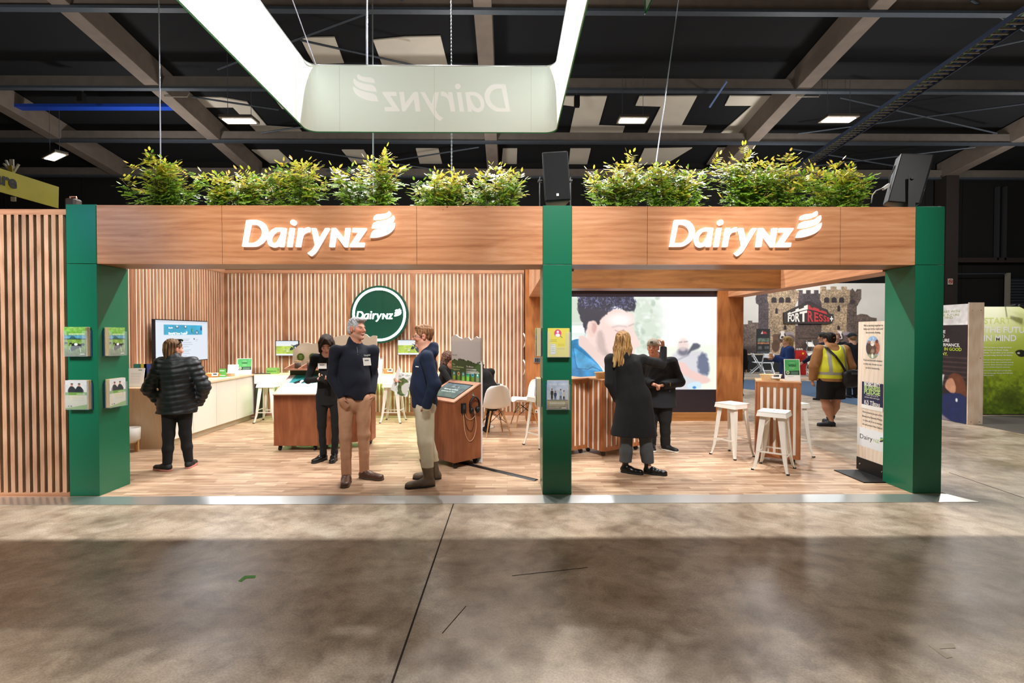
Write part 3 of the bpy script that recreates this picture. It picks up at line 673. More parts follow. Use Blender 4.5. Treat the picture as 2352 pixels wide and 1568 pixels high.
# ============================================================ furniture of the stand
BLK = mat('matt_black', '0b0b0c', .5)
RUB = mat('black_rubber', '141414', .7)
STOOLM = mat('white_painted_steel', 'ece8df', .35)
CHROME = mat('chrome', 'c9c9c9', .2, .9)
def V3(*a): return Vector(a)
def make_stool(label):
    t = thing('bar_stool', label, 'stool', (0, 0, F0), 0, 'white metal bar stools of the stand')
    h = .70
    b = MB(); s = .152
    pr = [(-s, -s), (s, -s), (s, s), (-s, s)]
    rim = spline([(x*k, y*l) for x, y, k, l in [(-s, -s, .8, 1), (s, -s, .8, 1), (s, -s, 1, .8), (s, s, 1, .8), (s, s, .8, 1), (-s, s, .8, 1), (-s, s, 1, .8), (-s, -s, 1, .8)]], 3)
    hole = [(.03*math.cos(a*PI/4), .012*math.sin(a*PI/4)) for a in range(8)]
    b.prism([rim, hole], (0, 0, h-.012), (1, 0, 0), (0, 1, 0), (0, 0, .012))
    n = len(rim); vs = [(x, y, h-.012) for x, y in rim]+[(x*1.06, y*1.06, h-.06) for x, y in rim]+[(x*1.03, y*1.03, h-.06) for x, y in rim]+[(x*.97, y*.97, h-.012) for x, y in rim]
    b.add(vs, [(i, (i+1) % n, (i+1) % n+n, i+n) for i in range(n)]+[(i+n, (i+1) % n+n, (i+1) % n+2*n, i+2*n) for i in range(n)]+[(i+2*n, (i+1) % n+2*n, (i+1) % n+3*n, i+3*n) for i in range(n)])
    b.build('seat', STOOLM, t, bevel=.004)
    for sx_, sy in ((-1, -1), (1, -1), (1, 1), (-1, 1)):
        b = MB(); path = [(.125, h-.03, .036), (.140, .50, .032), (.155, .30, .026), (.168, .14, .02), (.186, .035, .015), (.196, .012, .013)]
        # angle-section leg: outer corner plus two flanges
        vs = []; fs = []
        for (q, z, w) in path:
            c = V3(sx_*q, sy*q, z)
            vs += [c+V3(-sx_*w*1.9, 0, 0), c, c+V3(0, -sy*w*1.9, 0), c+V3(-sx_*w*1.9, -sy*.006, 0), c+V3(-sx_*.006, -sy*.006, 0), c+V3(-sx_*.006, -sy*w*1.9, 0)]
        m = len(path)
        for i in range(m-1):
            a = i*6; e = a+6
            for p, q in ((0, 1), (1, 2), (2, 5), (5, 4), (4, 3), (3, 0)): fs.append((a+p, a+q, e+q, e+p))
        fs += [(0, 1, 4, 3), (1, 2, 5, 4), (6*m-6, 6*m-5, 6*m-2, 6*m-3), (6*m-5, 6*m-4, 6*m-1, 6*m-2)]
        b.add(vs, fs); l = b.build('leg', STOOLM, t)
        b = MB(); b.box(sx_*.196-.014-.008*sx_, sx_*.196+.014-.008*sx_, sy*.196-.014-.008*sy, sy*.196+.014-.008*sy, 0, .016); b.build('rubber_foot', RUB, l)
    for k, (a, e, z) in enumerate([((-1, -1), (1, -1), .19), ((-1, 1), (1, 1), .19), ((-1, -1), (-1, 1), .225), ((1, -1), (1, 1), .225)]):
        b = MB(); b.bar((a[0]*.16, a[1]*.16, z), (e[0]*.16, e[1]*.16, z), .006, .018); b.build('stretcher', STOOLM, t)
    return t
st = make_stool('white metal bar stool nearest the camera, in front of the slatted standing table')
def place(o, x, y, rz): o.location = (x, y, F0); o.rotation_euler = (0, 0, rz)
place(st, 3.175, 5.91, math.radians(50))
def stool(x, y, deg, lab): return copy_tree(st, (x, y, F0), math.radians(deg), lab)
stool(2.98, 6.58, 28, 'white metal bar stool left of the slatted standing table')
stool(3.78, 6.62, 10, 'white metal bar stool mostly hidden behind the slatted standing table')
stool(-4.37, 9.2, 2, 'white metal bar stool under the bench left of the jar display cabinet')
stool(-2.09, 9.18, -4, 'white metal bar stool under the bench beside the man holding a book')
stool(.50, 7.2, -55, 'white metal bar stool half hidden by the middle green column')
stool(2.18, 7.75, 15, 'white metal bar stool behind the woman in the grey beanie')
# shell chairs
SHELL = mat('white_shell_plastic', 'f0ede8', .35)
OAK = wood('oak_dowel', 'b98752', 'd3a36c', 'e2b984', 'z', .5, 60)
def make_chair(label):
    t = thing('shell_chair', label, 'chair', (0, 0, F0), 0, 'white shell chairs round the cafe table')
    prof = [(-.225, .425, .19), (-.20, .44, .225), (-.10, .435, .235), (.02, .42, .238), (.11, .425, .235), (.165, .47, .232), (.195, .55, .225), (.22, .64, .21), (.245, .73, .19), (.262, .79, .16), (.268, .815, .12)]
    vs = []; n = 13
    for i, (y, z, w) in enumerate(prof):
        k = min(1, max(0, (i-3)/4))
        for j in range(n):
            u = -1+2*j/(n-1); vs.append((u*w, y-.10*k*u*u-(0 if i > 1 else -.03*u*u), z+(1-k)*.055*abs(u)**2.5+(-.02*u*u if i > 8 else 0)))
    fs = [(i*n+j, i*n+j+1, (i+1)*n+j+1, (i+1)*n+j) for i in range(len(prof)-1) for j in range(n-1)]
    b = MB(); b.add(vs, fs); o = b.build('seat_shell', SHELL, t, smooth=True)
    m = o.modifiers.new('thick', 'SOLIDIFY'); m.thickness = .008; m.offset = 0
    m = o.modifiers.new('sub', 'SUBSURF'); m.levels = m.render_levels = 1
    for sx_ in (-1, 1):
        for sy in (-1, 1):
            b = MB(); b.tube([(sx_*.10, sy*.10, .395), (sx_*.205, sy*.20+.0, 0)], [.016, .010], 8); b.build('leg', OAK, t)
    def wire(a, e): b = MB(); b.tube([a, e], .005, 5); b.build('brace_wire', BLK, t)
    for s in (-1, 1):
        wire((-.15, s*.15, .2), (.10, s*.10, .395)); wire((.15, s*.15, .2), (-.10, s*.10, .395)); wire((s*.15, -.15, .2), (s*.10, .10, .395)); wire((s*.15, .15, .2), (s*.10, -.10, .395))
    return t
ch = make_chair('white shell chair seen from behind right of the touchscreen kiosk, dark clothed sitter on it')
place(ch, -.20, 7.98, math.radians(200))
copy_tree(ch, (.30, 8.75, F0), math.radians(-78), 'empty white shell chair facing left in front of the timber post')
copy_tree(ch, (-1.12, 8.75, F0), math.radians(110), 'white shell chair hidden behind the touchscreen kiosk')
tb = thing('cafe_table', 'small round white cafe table beside the shell chairs', 'table', (-.43, 8.6, F0))
b = MB(); b.lathe([(0, .70), (.34, .70), (.355, .712), (.355, .722), (.345, .735), (0, .735)], 32); b.build('tabletop', WHITE, tb, smooth=False)
b = MB(); b.lathe([(0, 0), (.2, 0), (.2, .015), (.03, .03), (.025, .70), (0, .70)], 20); b.build('pedestal', STOOLM, tb)
def cup(x, y, z, lab, s=1):
    t = thing('paper_cup', lab, 'cup', (x, y, z)); b = MB(); b.lathe([(0, 0), (.028*s, 0), (.036*s, .085*s), (0, .085*s)], 16); b.build('cup_body', mat('kraft_cup', 'd9a06a', .6), t)
    b = MB(); b.lathe([(.038*s, .083*s), (.039*s, .095*s), (.03*s, .102*s), (0, .102*s)], 16); b.build('lid', WHITE, t); return t
p = at(1132, 888, 8.5); cup(p.x, 8.45, .7565, 'takeaway coffee cup on the small round cafe table')
b = MB(); b.box(-.09, .07, -.06, .06, 0, .012); b.box(-.07, .08, -.05, .07, .012, .022); setp(b.build('booklet', mat('slate_booklet', '5b6b66', .6), loc=(-.20, 8.52, .7565)), 'dark booklets lying on the small round cafe table', 'booklet')
# white counter on the left
XC0, XC1, YC0, YC1, HC = BX0+.035, -4.78, 7.03, 9.50, .85
ct = thing('counter', 'long white storage counter under the large television', 'counter', (XC1, YC0, F0))
w = XC0-XC1; L_ = YC1-YC0
TOPM = wood('counter_top_birch', 'd9b48c', 'e6c8a4', 'efd8ba', 'y', .4, 40)
b = MB(); b.box(w, 0, 0, .022, 0, HC-.03); b.build('end_panel', wood('end_panel_birch', 'd2b694', 'dcc4a6', 'e6d3ba', 'z', .5, 40, figure=.1), ct)
b = MB(); b.box(w, -.03, .022, L_, .09, HC-.03); b.build('carcass', WHITE, ct)
b = MB(); b.box(w, -.07, .022, L_, 0, .09); b.build('plinth', mat('plinth', 'c9b9a4', .6), ct)
n = 4
for k in range(n):
    a = .024+(L_-.024)*k/n; e = .024+(L_-.024)*(k+1)/n
    b = MB(); b.box(-.029, -.008, a+.002, e-.002, .095, HC-.035); b.build('door', WHITE, ct, bevel=.001)
b = MB(); b.box(w, .012, -.01, L_, HC-.03, HC); b.build('worktop', TOPM, ct, bevel=.002)
# bench along the back wall
bn = thing('bench_bar', 'white high bench with timber top along the slatted back wall', 'bench', (-3.0, 9.62, F0))
b = MB(); b.box(-1.75, 1.72, -.19, .195, .835, .85); b.build('bench_top', wood('bench_birch', 'd9b48c', 'e6c8a4', 'efd8ba', 'x', .4, 40), bn)
b = MB(); b.box(-1.75, 1.72, -.19, -.17, .67, .835); b.build('apron', WHITE, bn)
for x in (-1.75, 1.69): b = MB(); b.box(x, x+.03, -.165, .19, 0, .835); b.build('end_support', mat('bench_dark', '20281c', .6), bn)
b = MB(); b.box(-1.7, 1.68, .15, .165, .66, .68); gl = b.build('light_strip', mat('green_strip', '9fff9a', .5, emit=30), bn)
# planter pot on timber stand beside the column
pt = thing('plant_stand', 'white pot on a low timber stand, cut off by the left column', 'pot stand', (at(297, 1030, 6.85).x, 6.87, F0))
b = MB(); b.lathe([(0, .13), (.09, .13), (.115, .17), (.12, .33), (.11, .33), (.1, .18), (0, .18)], 24); b.build('pot', WHITE, pt, smooth=True)
for a in range(4):
    b = MB(); b.bar((.1*math.cos(a*PI/2), .1*math.sin(a*PI/2), 0), (.1*math.cos(a*PI/2), .1*math.sin(a*PI/2), .17), .025); b.build('leg', OAK, pt)
for a in range(2): b = MB(); b.bar((-.1*math.cos(a*PI/2), -.1*math.sin(a*PI/2), .118), (.1*math.cos(a*PI/2), .1*math.sin(a*PI/2), .118), .025); b.build('cross_bar', OAK, pt)
# ---------- television and small screens
PRT = attr_mat('print_gloss', rough=.35)
PRM = attr_mat('print_matt', rough=.6)
SCR = attr_mat('screen_light', emit=.95)
XT = BX0+.14
a = gx(355, 731, XT); e = gx(477, 738, XT); lo = gx(477, 826, XT)
zt_ = (a.z+e.z)/2+.0; zb_ = lo.z; ya, yb = a.y, e.y
tv = thing('television', 'large wall television showing a web page on the left slatted wall', 'television', (XT, (ya+yb)/2, zb_))
hw = (yb-ya)/2; H = zt_-zb_
b = MB(); b.box(-.05, 0, -hw, hw, 0, H); b.build('bezel', mat('tv_black', '0a0c14', .25), tv, bevel=.004)
b = MB(); b.box(-.10, -.05, -.2, .2, .2, .5); b.build('wall_bracket', BLK, tv)
pic = Pic(200, 118, 100, 58, 'e3ecf7'); pic.rect(0, 0, 100, 3, 'd3dce9'); pic.rect(14, 6, 88, 20, '19a7cf', .6); pic.mottle(.12, 20, 4, m=(pic.y > 6)*(pic.y < 20)*(pic.x > 14)*(pic.x < 88)*1.)
for (x, y, rx, ry, c) in [(38, 9, 3, 2, '14406e'), (38, 8.4, 2.2, 1.4, 'd8ecf5'), (54, 9, 2.6, 2, '123a5c'), (54, 8.4, 1.8, 1.6, 'e8f4f8'), (56, 17, 2, 2.4, 'd8ecf5'), (67, 14, 1.6, 3, '1c5b62'), (68, 14, .9, 2, '74c68a'), (77, 16.5, 2.2, 3, '10355e'), (77, 16.8, 1.3, 2, 'f0f6fa'), (86, 11, 1.6, 3, '152a66')]: pic.ell(x, y, rx, ry, c, .8)
for y, x1 in [(26, 62), (28, 60), (31, 66), (34, 68), (37, 60), (42, 64), (44, 60), (47, 62), (50, 56), (53, 58)]:
    pic.rect(23, y, x1, y+.7, 'a9b3c2', .5, .8); pic.ell(19.5, y+.3, .6, .6, '1d2d52', .4)
pic.ell(71, 26.3, 1.1, 1.1, '26303f', .5); pic.rect(73, 27, 80, 27.6, 'b9c2cf', .4); pic.rect(73, 29, 78, 29.6, 'b9c2cf', .4)
po = pic.mesh('screen_picture', (.002, -hw+.015, H-.015), (0, 2*hw-.03, 0), (0, 0, -(H-.03)), SCR, tv)
b = MB(); text(b, 'DairyNZ Econ Tracker', (.004, -hw+.015+(2*hw-.03)*.22, H-.015-(H-.03)*.335), (0, 1, 0), (0, 0, 1), .035); b.build('web_heading', mat('screen_white', 'ffffff', .5, emit=1.0), tv); b = MB(); text(b, 'DairyNZ', (.004, -hw+.015+(2*hw-.03)*.22, H-.015-(H-.03)*.19), (0, 1, 0), (0, 0, 1), .02)
b.build('web_heading', mat('screen_white', 'ffffff', .5, emit=1.0), tv)
def cow_screen(x0, y0, x1, y1, label):
    A = at(x0, y0, 9.74); B = at(x1, y1, 9.74); t = thing('small_screen', label, 'screen', (A.x, 9.74, B.z)); w = B.x-A.x; h = A.z-B.z
    b = MB(); b.box(0, w, 0, .04, 0, h); b.build('bezel', mat('tv_black', '0a0c14', .25), t)
    b = MB(); b.box(w*.3, w*.7, .04, .09, h*.3, h*.7); b.build('wall_bracket', BLK, t)
    p = Pic(110, 70, 52, 34, 'eef3f8'); p.grad(0, 12, 'dfeaf2', 'f6f7f2'); p.rect(0, 12, 52, 30, 'b9d24e', 1); p.mottle(.15, 12, 5, m=(p.y > 12)*1.); p.rect(0, 30, 52, 34, 'f4f6f8', .5)
    p.poly([(40, 12), (46, 9), (52, 8), (52, 28), (46, 26), (42, 18)], '243240', .6, 1, 2); p.poly([(32, 20), (36, 14), (41, 17), (40, 20), (35, 22)], '1d2b22', .6, 1, 2); p.ell(43, 11.5, 3, 1.6, '1f2a36'); p.line([(36, 9.5), (44, 12)], 1.4, '1f2a36'); p.ell(45, 16, 1.5, 3, 'e6eef2', .6)
    p.rect(18, 19, 31, 20, 'f2f6e0', .5, .8); p.rect(24, 22.5, 30, 24.5, 'ffffff', .5)
    p.mesh('screen_picture', (.008, -.002, h-.008), (w-.016, 0, 0), (0, 0, -(h-.016)), SCR, t)
cow_screen(633, 782, 686, 817, 'small wall screen with a cow in a green field, left of the jar display')
cow_screen(913, 780, 963, 815, 'small wall screen with a cow in a green field, beside the man in glasses')
# ---------- round lit sign
c = at(871, 722, 9.70); rs = 66/1150*9.70
rsn = thing('round_sign', 'round dark green logo sign with a glowing white ring on the back wall', 'sign', c)
def disc(r0, r1, y0, y1, n=64):
    b = MB(); out = [(r1*math.cos(2*PI*k/n), r1*math.sin(2*PI*k/n)) for k in range(n)]; inn = [(r0*math.cos(2*PI*k/n), r0*math.sin(2*PI*k/n)) for k in range(n)]
    b.prism([out, inn] if r0 else [out], (0, y0, 0), (1, 0, 0), (0, 0, 1), (0, y1-y0, 0)); return b
disc(0, rs, 0, .07).build('sign_disc', mat('sign_green', '0c4334', .3), rsn)
disc(rs*.845, rs*.925, -.012, -.0005).build('glowing_ring', mat('ring_glow', 'ffffff', .5, emit=3.5), rsn)
b = MB(); k = at(818.4, 732.7, 9.70)-c; logo(b, V3(k.x, -.0005, k.z), (1, 0, 0), (0, 0, 1), (921.5-818.4)/1150*9.7, (0, -.012, 0)); b.build('glowing_lettering', mat('ring_glow', 'ffffff', .5, emit=3.5), rsn)
# ---------- castors
def castors(t, pts, r=.032, m=BLK):
    for x, y in pts:
        b = MB(); b.tube([(x-.013, y, r), (x+.013, y, r)], r, 14); b.box(x-.02, x+.02, y-.006, y+.03, r, r*2.1); b.box(x-.03, x+.03, y-.02, y+.04, r*2.1, r*2.1+.006); b.build('castor', m, t)
# ---------- jar display cabinets
def jar_cabinet(x, y, rz, label, ridge, first, W_=.60, skew=0):
    t = thing('display_cabinet', label, 'cabinet', (x, y, F0), rz)   # origin: front left corner
    D, zb, zf, zr = .55, .075, .77, .99; zs_ = zf+skew/D*(zr-zf)
    b = MB(); b.hexa([(0, 0, zb), (W_, skew, zb), (W_, D, zb), (0, D, zb), (0, 0, zf), (W_, skew, zs_), (W_, D, zr), (0, D, zr)]); b.build('carcass', CAB, t, bevel=.003)
    sl = V3(0, D, zr-zf); L = sl.length; sl.normalize(); nn = V3(0, -(zr-zf), D).normalized()
    b = MB(); O = V3(-.005, -.01, zf)+nn*.001; q = [O, O+V3(W_+.01, 0, 0)+sl*(skew/D*L), O+V3(W_+.01, 0, 0)+sl*(L+.01), O+sl*(L+.01)]; b.hexa(q+[v+nn*.014 for v in q]); b.build('sloping_top', mat('top_board', 'e6cdbb', .5), t)
    if skew: castors(t, [(.06, .12), (W_-.06, skew+.06), (.06, D-.06), (W_-.06, D-.06)])
    else: castors(t, [(.06, .06), (W_-.06, .06), (.06, D-.06), (W_-.06, D-.06)])
    p = Pic(120, 110, 60, 55, 'dfeaf0'); p.rect(6, 0, 60, 26, '2c9fa3', .6); p.rect(0, 26, 60, 55, 'f1eff0', 2)
    p.ell(14, 8, 5, 3.4, '1e8187', 1); p.ell(34, 8, 5, 3, 'a9cbb8', .8); p.ell(47, 17, 9, 5.5, '9ab648', .8); p.ell(33, 17, 4, 2.6, '9ec4c0', .8); p.ell(58, 7, 4, 5, 'b7c450', .8)
    p.poly([(12, 26), (18, 17), (26, 14), (31, 15), (28, 22), (24, 26)], '101418', .6, 1, 2); p.poly([(22, 15), (26, 18), (24, 25), (21, 21)], 'f4f4f4', .6, 1, 2)
    for x_, r_ in [(10, 5), (22, 4), (35, 6), (48, 5), (57, 4)]: p.ell(x_, 27, r_, 3, 'eef3f3', 1)
    if not skew: p.mesh('print_panel', V3(.03, 0, 0)+O-V3(-.005, 0, 0)+nn*.0155+sl*(L-.0), (W_-.045, 0, 0), -sl*(L-.02), PRT, t)
    b = MB(); b.box(0, W_, D-.02, D+.08, zr, zr+.09); b.build('riser', mat('olive_board', '3b4529', .6), t)
    sx0 = 0 if skew else -.06; b = MB(); b.hexa([(sx0, D-.14, zr+.09), (W_, D-.14, zr+.09), (W_, D+.08, zr+.09), (sx0/3, D+.08, zr+.09), (sx0, D-.14, zr+.105), (W_, D-.14, zr+.105), (W_, D+.08, zr+.105), (sx0/3, D+.08, zr+.105)])
    b.build('jar_shelf', CABT, t)
    for k in range(4):
        xx = sx0*.75+k*.195; b = MB(); b.hexa([(xx, D-.13, zr+.1055), (xx+.016, D-.13, zr+.1055), (xx+.09, D+.07, zr+.1055), (xx+.074, D+.07, zr+.1055), (xx, D-.13, zr+.112), (xx+.016, D-.13, zr+.112), (xx+.09, D+.07, zr+.19), (xx+.074, D+.07, zr+.19)]); b.build('shelf_divider', CABT, t)
    b = MB(); b.prism([ridge], (0, D+.085, 0), (1, 0, 0), (0, 0, 1), (0, .02, 0)); b.build('backboard', mat('backboard_cream', 'd9ccb9', .6), t)
    for k in range(3):
        xx = .115+k*.182; b = MB(); b.prism([[(xx+.056*math.cos(a*PI/12), zr+.275+.056*math.sin(a*PI/12)) for a in range(24)]], (0, D+.084, 0), (1, 0, 0), (0, 0, 1), (0, -.004, 0)); d_ = b.build('round_label', mat('olive_disc', '4d6b1f', .5), t)
        b = MB(); O2 = V3(xx, D+.0795, zr+.285)
        for s, dz in (('100%', 0), ('rapeseed', -.02), ('meal', -.036)): text(b, s, O2+V3(0, 0, dz), (1, 0, 0), (0, 0, 1), .014 if dz == 0 else .009, align='c')
        b.build('label_lettering', mat('pale_print', 'dfe2b8', .5), d_)
    return t
def Zc(py, Y): return at(1000, py, Y).z-F0
Yb_ = 7.45
r1 = [(0, .99), (0, Zc(804, Yb_)), (.04, Zc(799, Yb_)), (.12, Zc(789, Yb_)), (.20, Zc(786, Yb_)), (.27, Zc(789, Yb_)), (.30, Zc(790, Yb_)), (.36, Zc(787, Yb_)), (.48, Zc(784, Yb_)), (.60, Zc(779, Yb_)), (.60, .99)]
r2 = [(0, .99), (0, Zc(775, Yb_)), (.15, Zc(769, Yb_)), (.3, Zc(770, Yb_)), (.44, Zc(765, 7.7)), (.5, Zc(768, 7.7)), (.54, Zc(774, 7.7)), (.59, Zc(770, 7.7)), (.65, Zc(771, 7.7)), (.65, .99)]
jar_cabinet(-3.20, 6.87, 0, 'timber display cabinet with jars and a blue cow print, left of the two', r1, True)
jar_cabinet(-2.598, 6.87, 0, 'timber display cabinet mostly hidden behind the grey-haired man', r2, False, .65, .33)
GLASS = mat('jar_glass', 'e8ddc8', .1, alpha=.12, spec=.1)
def make_jar():
    t = thing('glass_jar', '', 'jar', (0, 0, 0), 0, 'glass jars of dark liquid on the cabinet shelf')
    b = MB(); b.lathe([(.0, 0), (.05, 0), (.05, .105), (.046, .105), (.046, .004), (0, .004)], 20); b.build('glass', GLASS, t, smooth=True)
    b = MB(); b.lathe([(0, .005), (.044, .005), (.044, .085), (0, .085)], 20); b.build('syrup', mat('dark_syrup', '2d1208', .6, spec=.2), t)
    b = MB(); b.lathe([(0, .106), (.052, .106), (.052, .118), (0, .118)], 20); b.build('lid', mat('jar_lid', 'c9a37c', .5), t)
    return t
j = make_jar(); spots = [(-3.085, 'first glass jar of dark liquid from the left on the cabinet shelf'), (-2.903, 'second glass jar of dark liquid from the left on the cabinet shelf'), (-2.721, 'third glass jar of dark liquid, beside the woman in black')]
for k, (x, lab) in enumerate(spots):
    o = j if k == 0 else copy_tree(j); o.location = (x, 7.40, F0+.99+.1065); o['label'] = lab
# ---------- touchscreen kiosk
B_ = V3(-.628, 5.92, 0); Cc = V3(-.324, 6.21, 0); ux = (Cc-B_).normalized(); dep = (Cc-B_).length   # side direction
ang = math.atan2(ux.y, ux.x)
kk = thing('touchscreen_kiosk', 'timber kiosk with sloping touchscreen and green printed backboard', 'kiosk', (B_.x, B_.y, F0), ang)
# local: x = towards the back (B->C), y = to the left along the front (B->A)
W_, zb, zf, zr = .60, .075, .79, .99
b = MB(); b.hexa([(0, 0, zb), (dep, 0, zb), (dep, W_, zb), (0, W_, zb), (0, 0, zf), (dep, 0, zr), (dep, W_, zr), (0, W_, zf)]); b.build('carcass', CAB, kk, bevel=.003)
sl = V3(dep, 0, zr-zf); L = sl.length; sl.normalize(); nn = V3(-(zr-zf), 0, dep).normalized()
b = MB(); O = V3(-.008, -.008, zf); q = [O, O+V3(0, W_+.016, 0), O+V3(0, W_+.016, 0)+sl*L, O+sl*L]; b.hexa([v+nn*.001 for v in q]+[v+nn*.018 for v in q]); b.build('sloping_top', CABT, kk, bevel=.002)
p = Pic(120, 80, 60, 38, '6f9a8e'); p.grad(0, 38, '86a9b8', '5c8068'); p.mottle(.3, 14, 5); p.poly([(20, 10), (26, 5), (32, 9), (36, 6), (40, 11)], 'dbe6e2', .6, 1, 2)
for (x_, y_, rx, ry) in [(12, 28, 7, 4), (36, 30, 7, 4), (10, 9, 5, 3), (46, 8, 5, 3)]: p.ell(x_, y_, rx, ry, '93ad96', .8, .7)
p.ell(29, 8, 1.6, 2, '1b2430'); p.ell(34, 9, 1.6, 2, '1b2430')
TS = attr_mat('touch_light', emit=.45)
b = MB(); q = [O+nn*.0185+V3(0, .06, 0)+sl*.06, O+nn*.0185+V3(0, W_-.04, 0)+sl*.06, O+nn*.0185+V3(0, W_-.04, 0)+sl*(L-.07), O+nn*.0185+V3(0, .06, 0)+sl*(L-.07)]; b.hexa(q+[v+nn*.003 for v in q]); b.build('touchscreen', mat('tv_black', '0a0c14', .25), kk)
p.mesh('touchscreen_picture', O+nn*.0225+V3(0, W_-.05, 0)+sl*(L-.09), V3(0, -(W_-.12), 0), -sl*(L-.16), TS, kk)
b = MB(); T0 = O+nn*.0235+V3(0, W_-.13, 0)+sl*(L*.50); text(b, 'Reducing methane', T0, (0, -1, 0), sl, .028); text(b, 'emissions on farm', T0-sl*.05, (0, -1, 0), sl, .028); b.build('screen_lettering', mat('screen_pale', 'dfe9e4', .5, emit=.6), kk)
ztop = at(1070, 772, 6.5).z-F0
ridge = [(0, 0), (0, ztop-.03), (.06, ztop-.03), (.10, ztop-.01), (.17, ztop-.055), (.2, ztop-.06), (.26, ztop-.02), (.33, ztop-.03), (.38, ztop-.04), (.44, ztop-.025), (.52, ztop+.012), (.56, ztop+.005), (.60, ztop-.02), (.60, 0)]
# backboard full height, local y runs right to left in view
b = MB(); b.prism([[(y, z+.01) for y, z in ridge]], (dep+.001, 0, 0), (0, 1, 0), (0, 0, 1), (.022, 0, 0)); b.build('backboard', mat('board_white', 'e8e6e6', .5), kk)
p = Pic(150, 180, 60, 72, 'dedfe4')
for i, (x_, y_, rx, ry) in enumerate([(7, 42, 9, 8), (22, 41, 12, 8), (36, 42, 10, 7), (52, 45, 12, 6)]): p.ell(x_, y_, rx, ry, '3f5a2b', .5)
p.rect(0, 41.5, 60, 72, '3f5a2b', .4)
for x_, y_ in [(6, 33.2), (15, 32.5), (18, 32), (21, 32.8), (25, 33), (34, 34.2), (41, 37.5), (46, 38), (54, 37), (57, 36)]: p.poly([(x_-1, y_), (x_+1.6, y_-.4), (x_+1.8, y_+2.4), (x_-.8, y_+2.6)], '25391f', .3)
for i, (c1, c2, c3) in enumerate([('2aa7b8', 'a7d65a', 'f0f7ee'), ('cfe58a', '78c23a', 'd24a3a'), ('35b7c6', '86d24a', 'f0f7f0'), ('1fae9b', '7fd046', '2a8f5a'), ('35b0c0', '6a8f2a', '2050a0'), ('1ba89a', '8a9a78', 'e8f4e8')]):
    cx = 5.5+i*9.6; p.rect(cx-2.7, 60, cx+2.7, 73, c2, .4); p.ell(cx, 60, 2.8, 4, c1, .4); p.ell(cx, 60, 1.5, 2, c3, .5)
for y_ in (52.5, 54.5, 57.5, 59, 60.5, 62): pass
ph = ztop-.045-.0
p.mesh('backboard_print', (dep-.0015, W_-.004, ztop-.065), (0, -(W_-.008), 0), (0, 0, -(ztop-.065-zr-.018)), PRT, kk)
def kt(b, s, u, v, h, **k):   # u 0..60 from the left, v 0..72 from the top of the print
    hh = ztop-.065-zr-.018; text(b, s, (dep-.003, W_-.004-u/60*(W_-.008), ztop-.065-v/72*hh), (0, -1, 0), (0, 0, 1), h, **k)
b = MB(); kt(b, 'The', 2, 44.5, .024, bold=.012); kt(b, 'Less-Methane', 2, 49, .024, bold=.012, width=.235); kt(b, 'Programme', 2, 53.5, .024, bold=.012)
b.build('title_lettering', mat('pale_green_print', 'cfe8a0', .5), kk)
b = MB(); kt(b, 'The Mission', 31, 47, .022, bold=.015)
for k, (v, w_) in enumerate([(50, .2), (51.4, .2), (53.8, .24), (55.2, .26), (56.6, .26), (58, .15)]): b.box(dep-.003, dep-.0026, W_-.004-31/60*.592-w_, W_-.004-31/60*.592, ztop-.065-v/72*(ztop-.065-zr-.018)-.002, ztop-.065-v/72*(ztop-.065-zr-.018)+.002)
b.build('mission_lettering', mat('white_print', 'f2f2ee', .5), kk)
b = MB(); kt(b, 'DairyNZ', 2, 27, .02); b.build('small_logo', mat('grey_print', '6a6f72', .5), kk)
castors(kk, [(.05, .05), (dep-.05, .05), (.05, W_-.05), (dep-.05, W_-.05)])
# headphones, player, cables hang on the right side of the kiosk (local y = 0 plane, outward -y)
hp = thing('headphones', 'black over-ear headphones hanging on the side of the kiosk', 'headphones', (B_.x, B_.y, F0), ang)
hx_, hz = dep*.68, .745
b = MB(); b.tube([(hx_+.075*math.cos(a), -.035, hz+.095*math.sin(a)) for a in [PI*(k/14)*1.3-PI*.15 for k in range(15)]], .009, 8, flat=1.8); b.build('headband', BLK, hp, smooth=True)
for s in (-1, 1):
    b = MB(); b.sphere((hx_+s*.048, -.035, hz-.06), (.03, .032, .042), 14); b.build('ear_cup', BLK, hp, smooth=True)
hk = thing('wall_hook', 'small clear hook holding the headphones on the kiosk side', 'hook', (B_.x, B_.y, F0), ang)
b = MB(); b.tube([(hx_, -.001, hz+.12), (hx_, -.05, hz+.105), (hx_, -.05, hz+.12)], .005, 6); b.build('hook_arm', CHROME, hk); b = MB(); b.box(hx_-.012, hx_+.012, -.004, -.0005, hz+.1, hz+.15); b.build('hook_plate', CHROME, hk)
pl = thing('media_player', 'small black media player fixed on the kiosk side', 'media player', (B_.x, B_.y, F0), ang)
b = MB(); b.box(.10, .16, -.028, -.001, .66, .78); b.build('player_body', BLK, pl, bevel=.003); b = MB(); b.box(.115, .145, -.03, -.028, .71, .76); b.build('player_display', mat('grey_lcd', '3a4044', .3), pl)
cb = thing('audio_cable', 'looping thin pale and dark cables below the headphones', 'cable', (B_.x, B_.y, F0), ang)
def loop(pts, r, m, nm):
    b = MB(); b.tube([(x, -.012, z) for x, z in spline(pts, 6, closed=False)], r, 6); b.build(nm, m, cb)
loop([(.13, .66), (.15, .45), (.2, .33), (.25, .31), (.3, .36), (.33, .48), (.31, .62), (.30, .69)], .0035, mat('pale_cable', 'd9b48f', .5), 'pale_cable')
loop([(.14, .66), (.17, .52), (.22, .44), (.27, .45), (.30, .56), (.31, .69)], .0035, mat('dark_cable', '2a1a14', .5), 'dark_cable')
loop([(.15, .66), (.18, .60), (.24, .57), (.30, .60), (.32, .68)], .003, mat('pale_cable', 'd9b48f', .5), 'pale_cable')
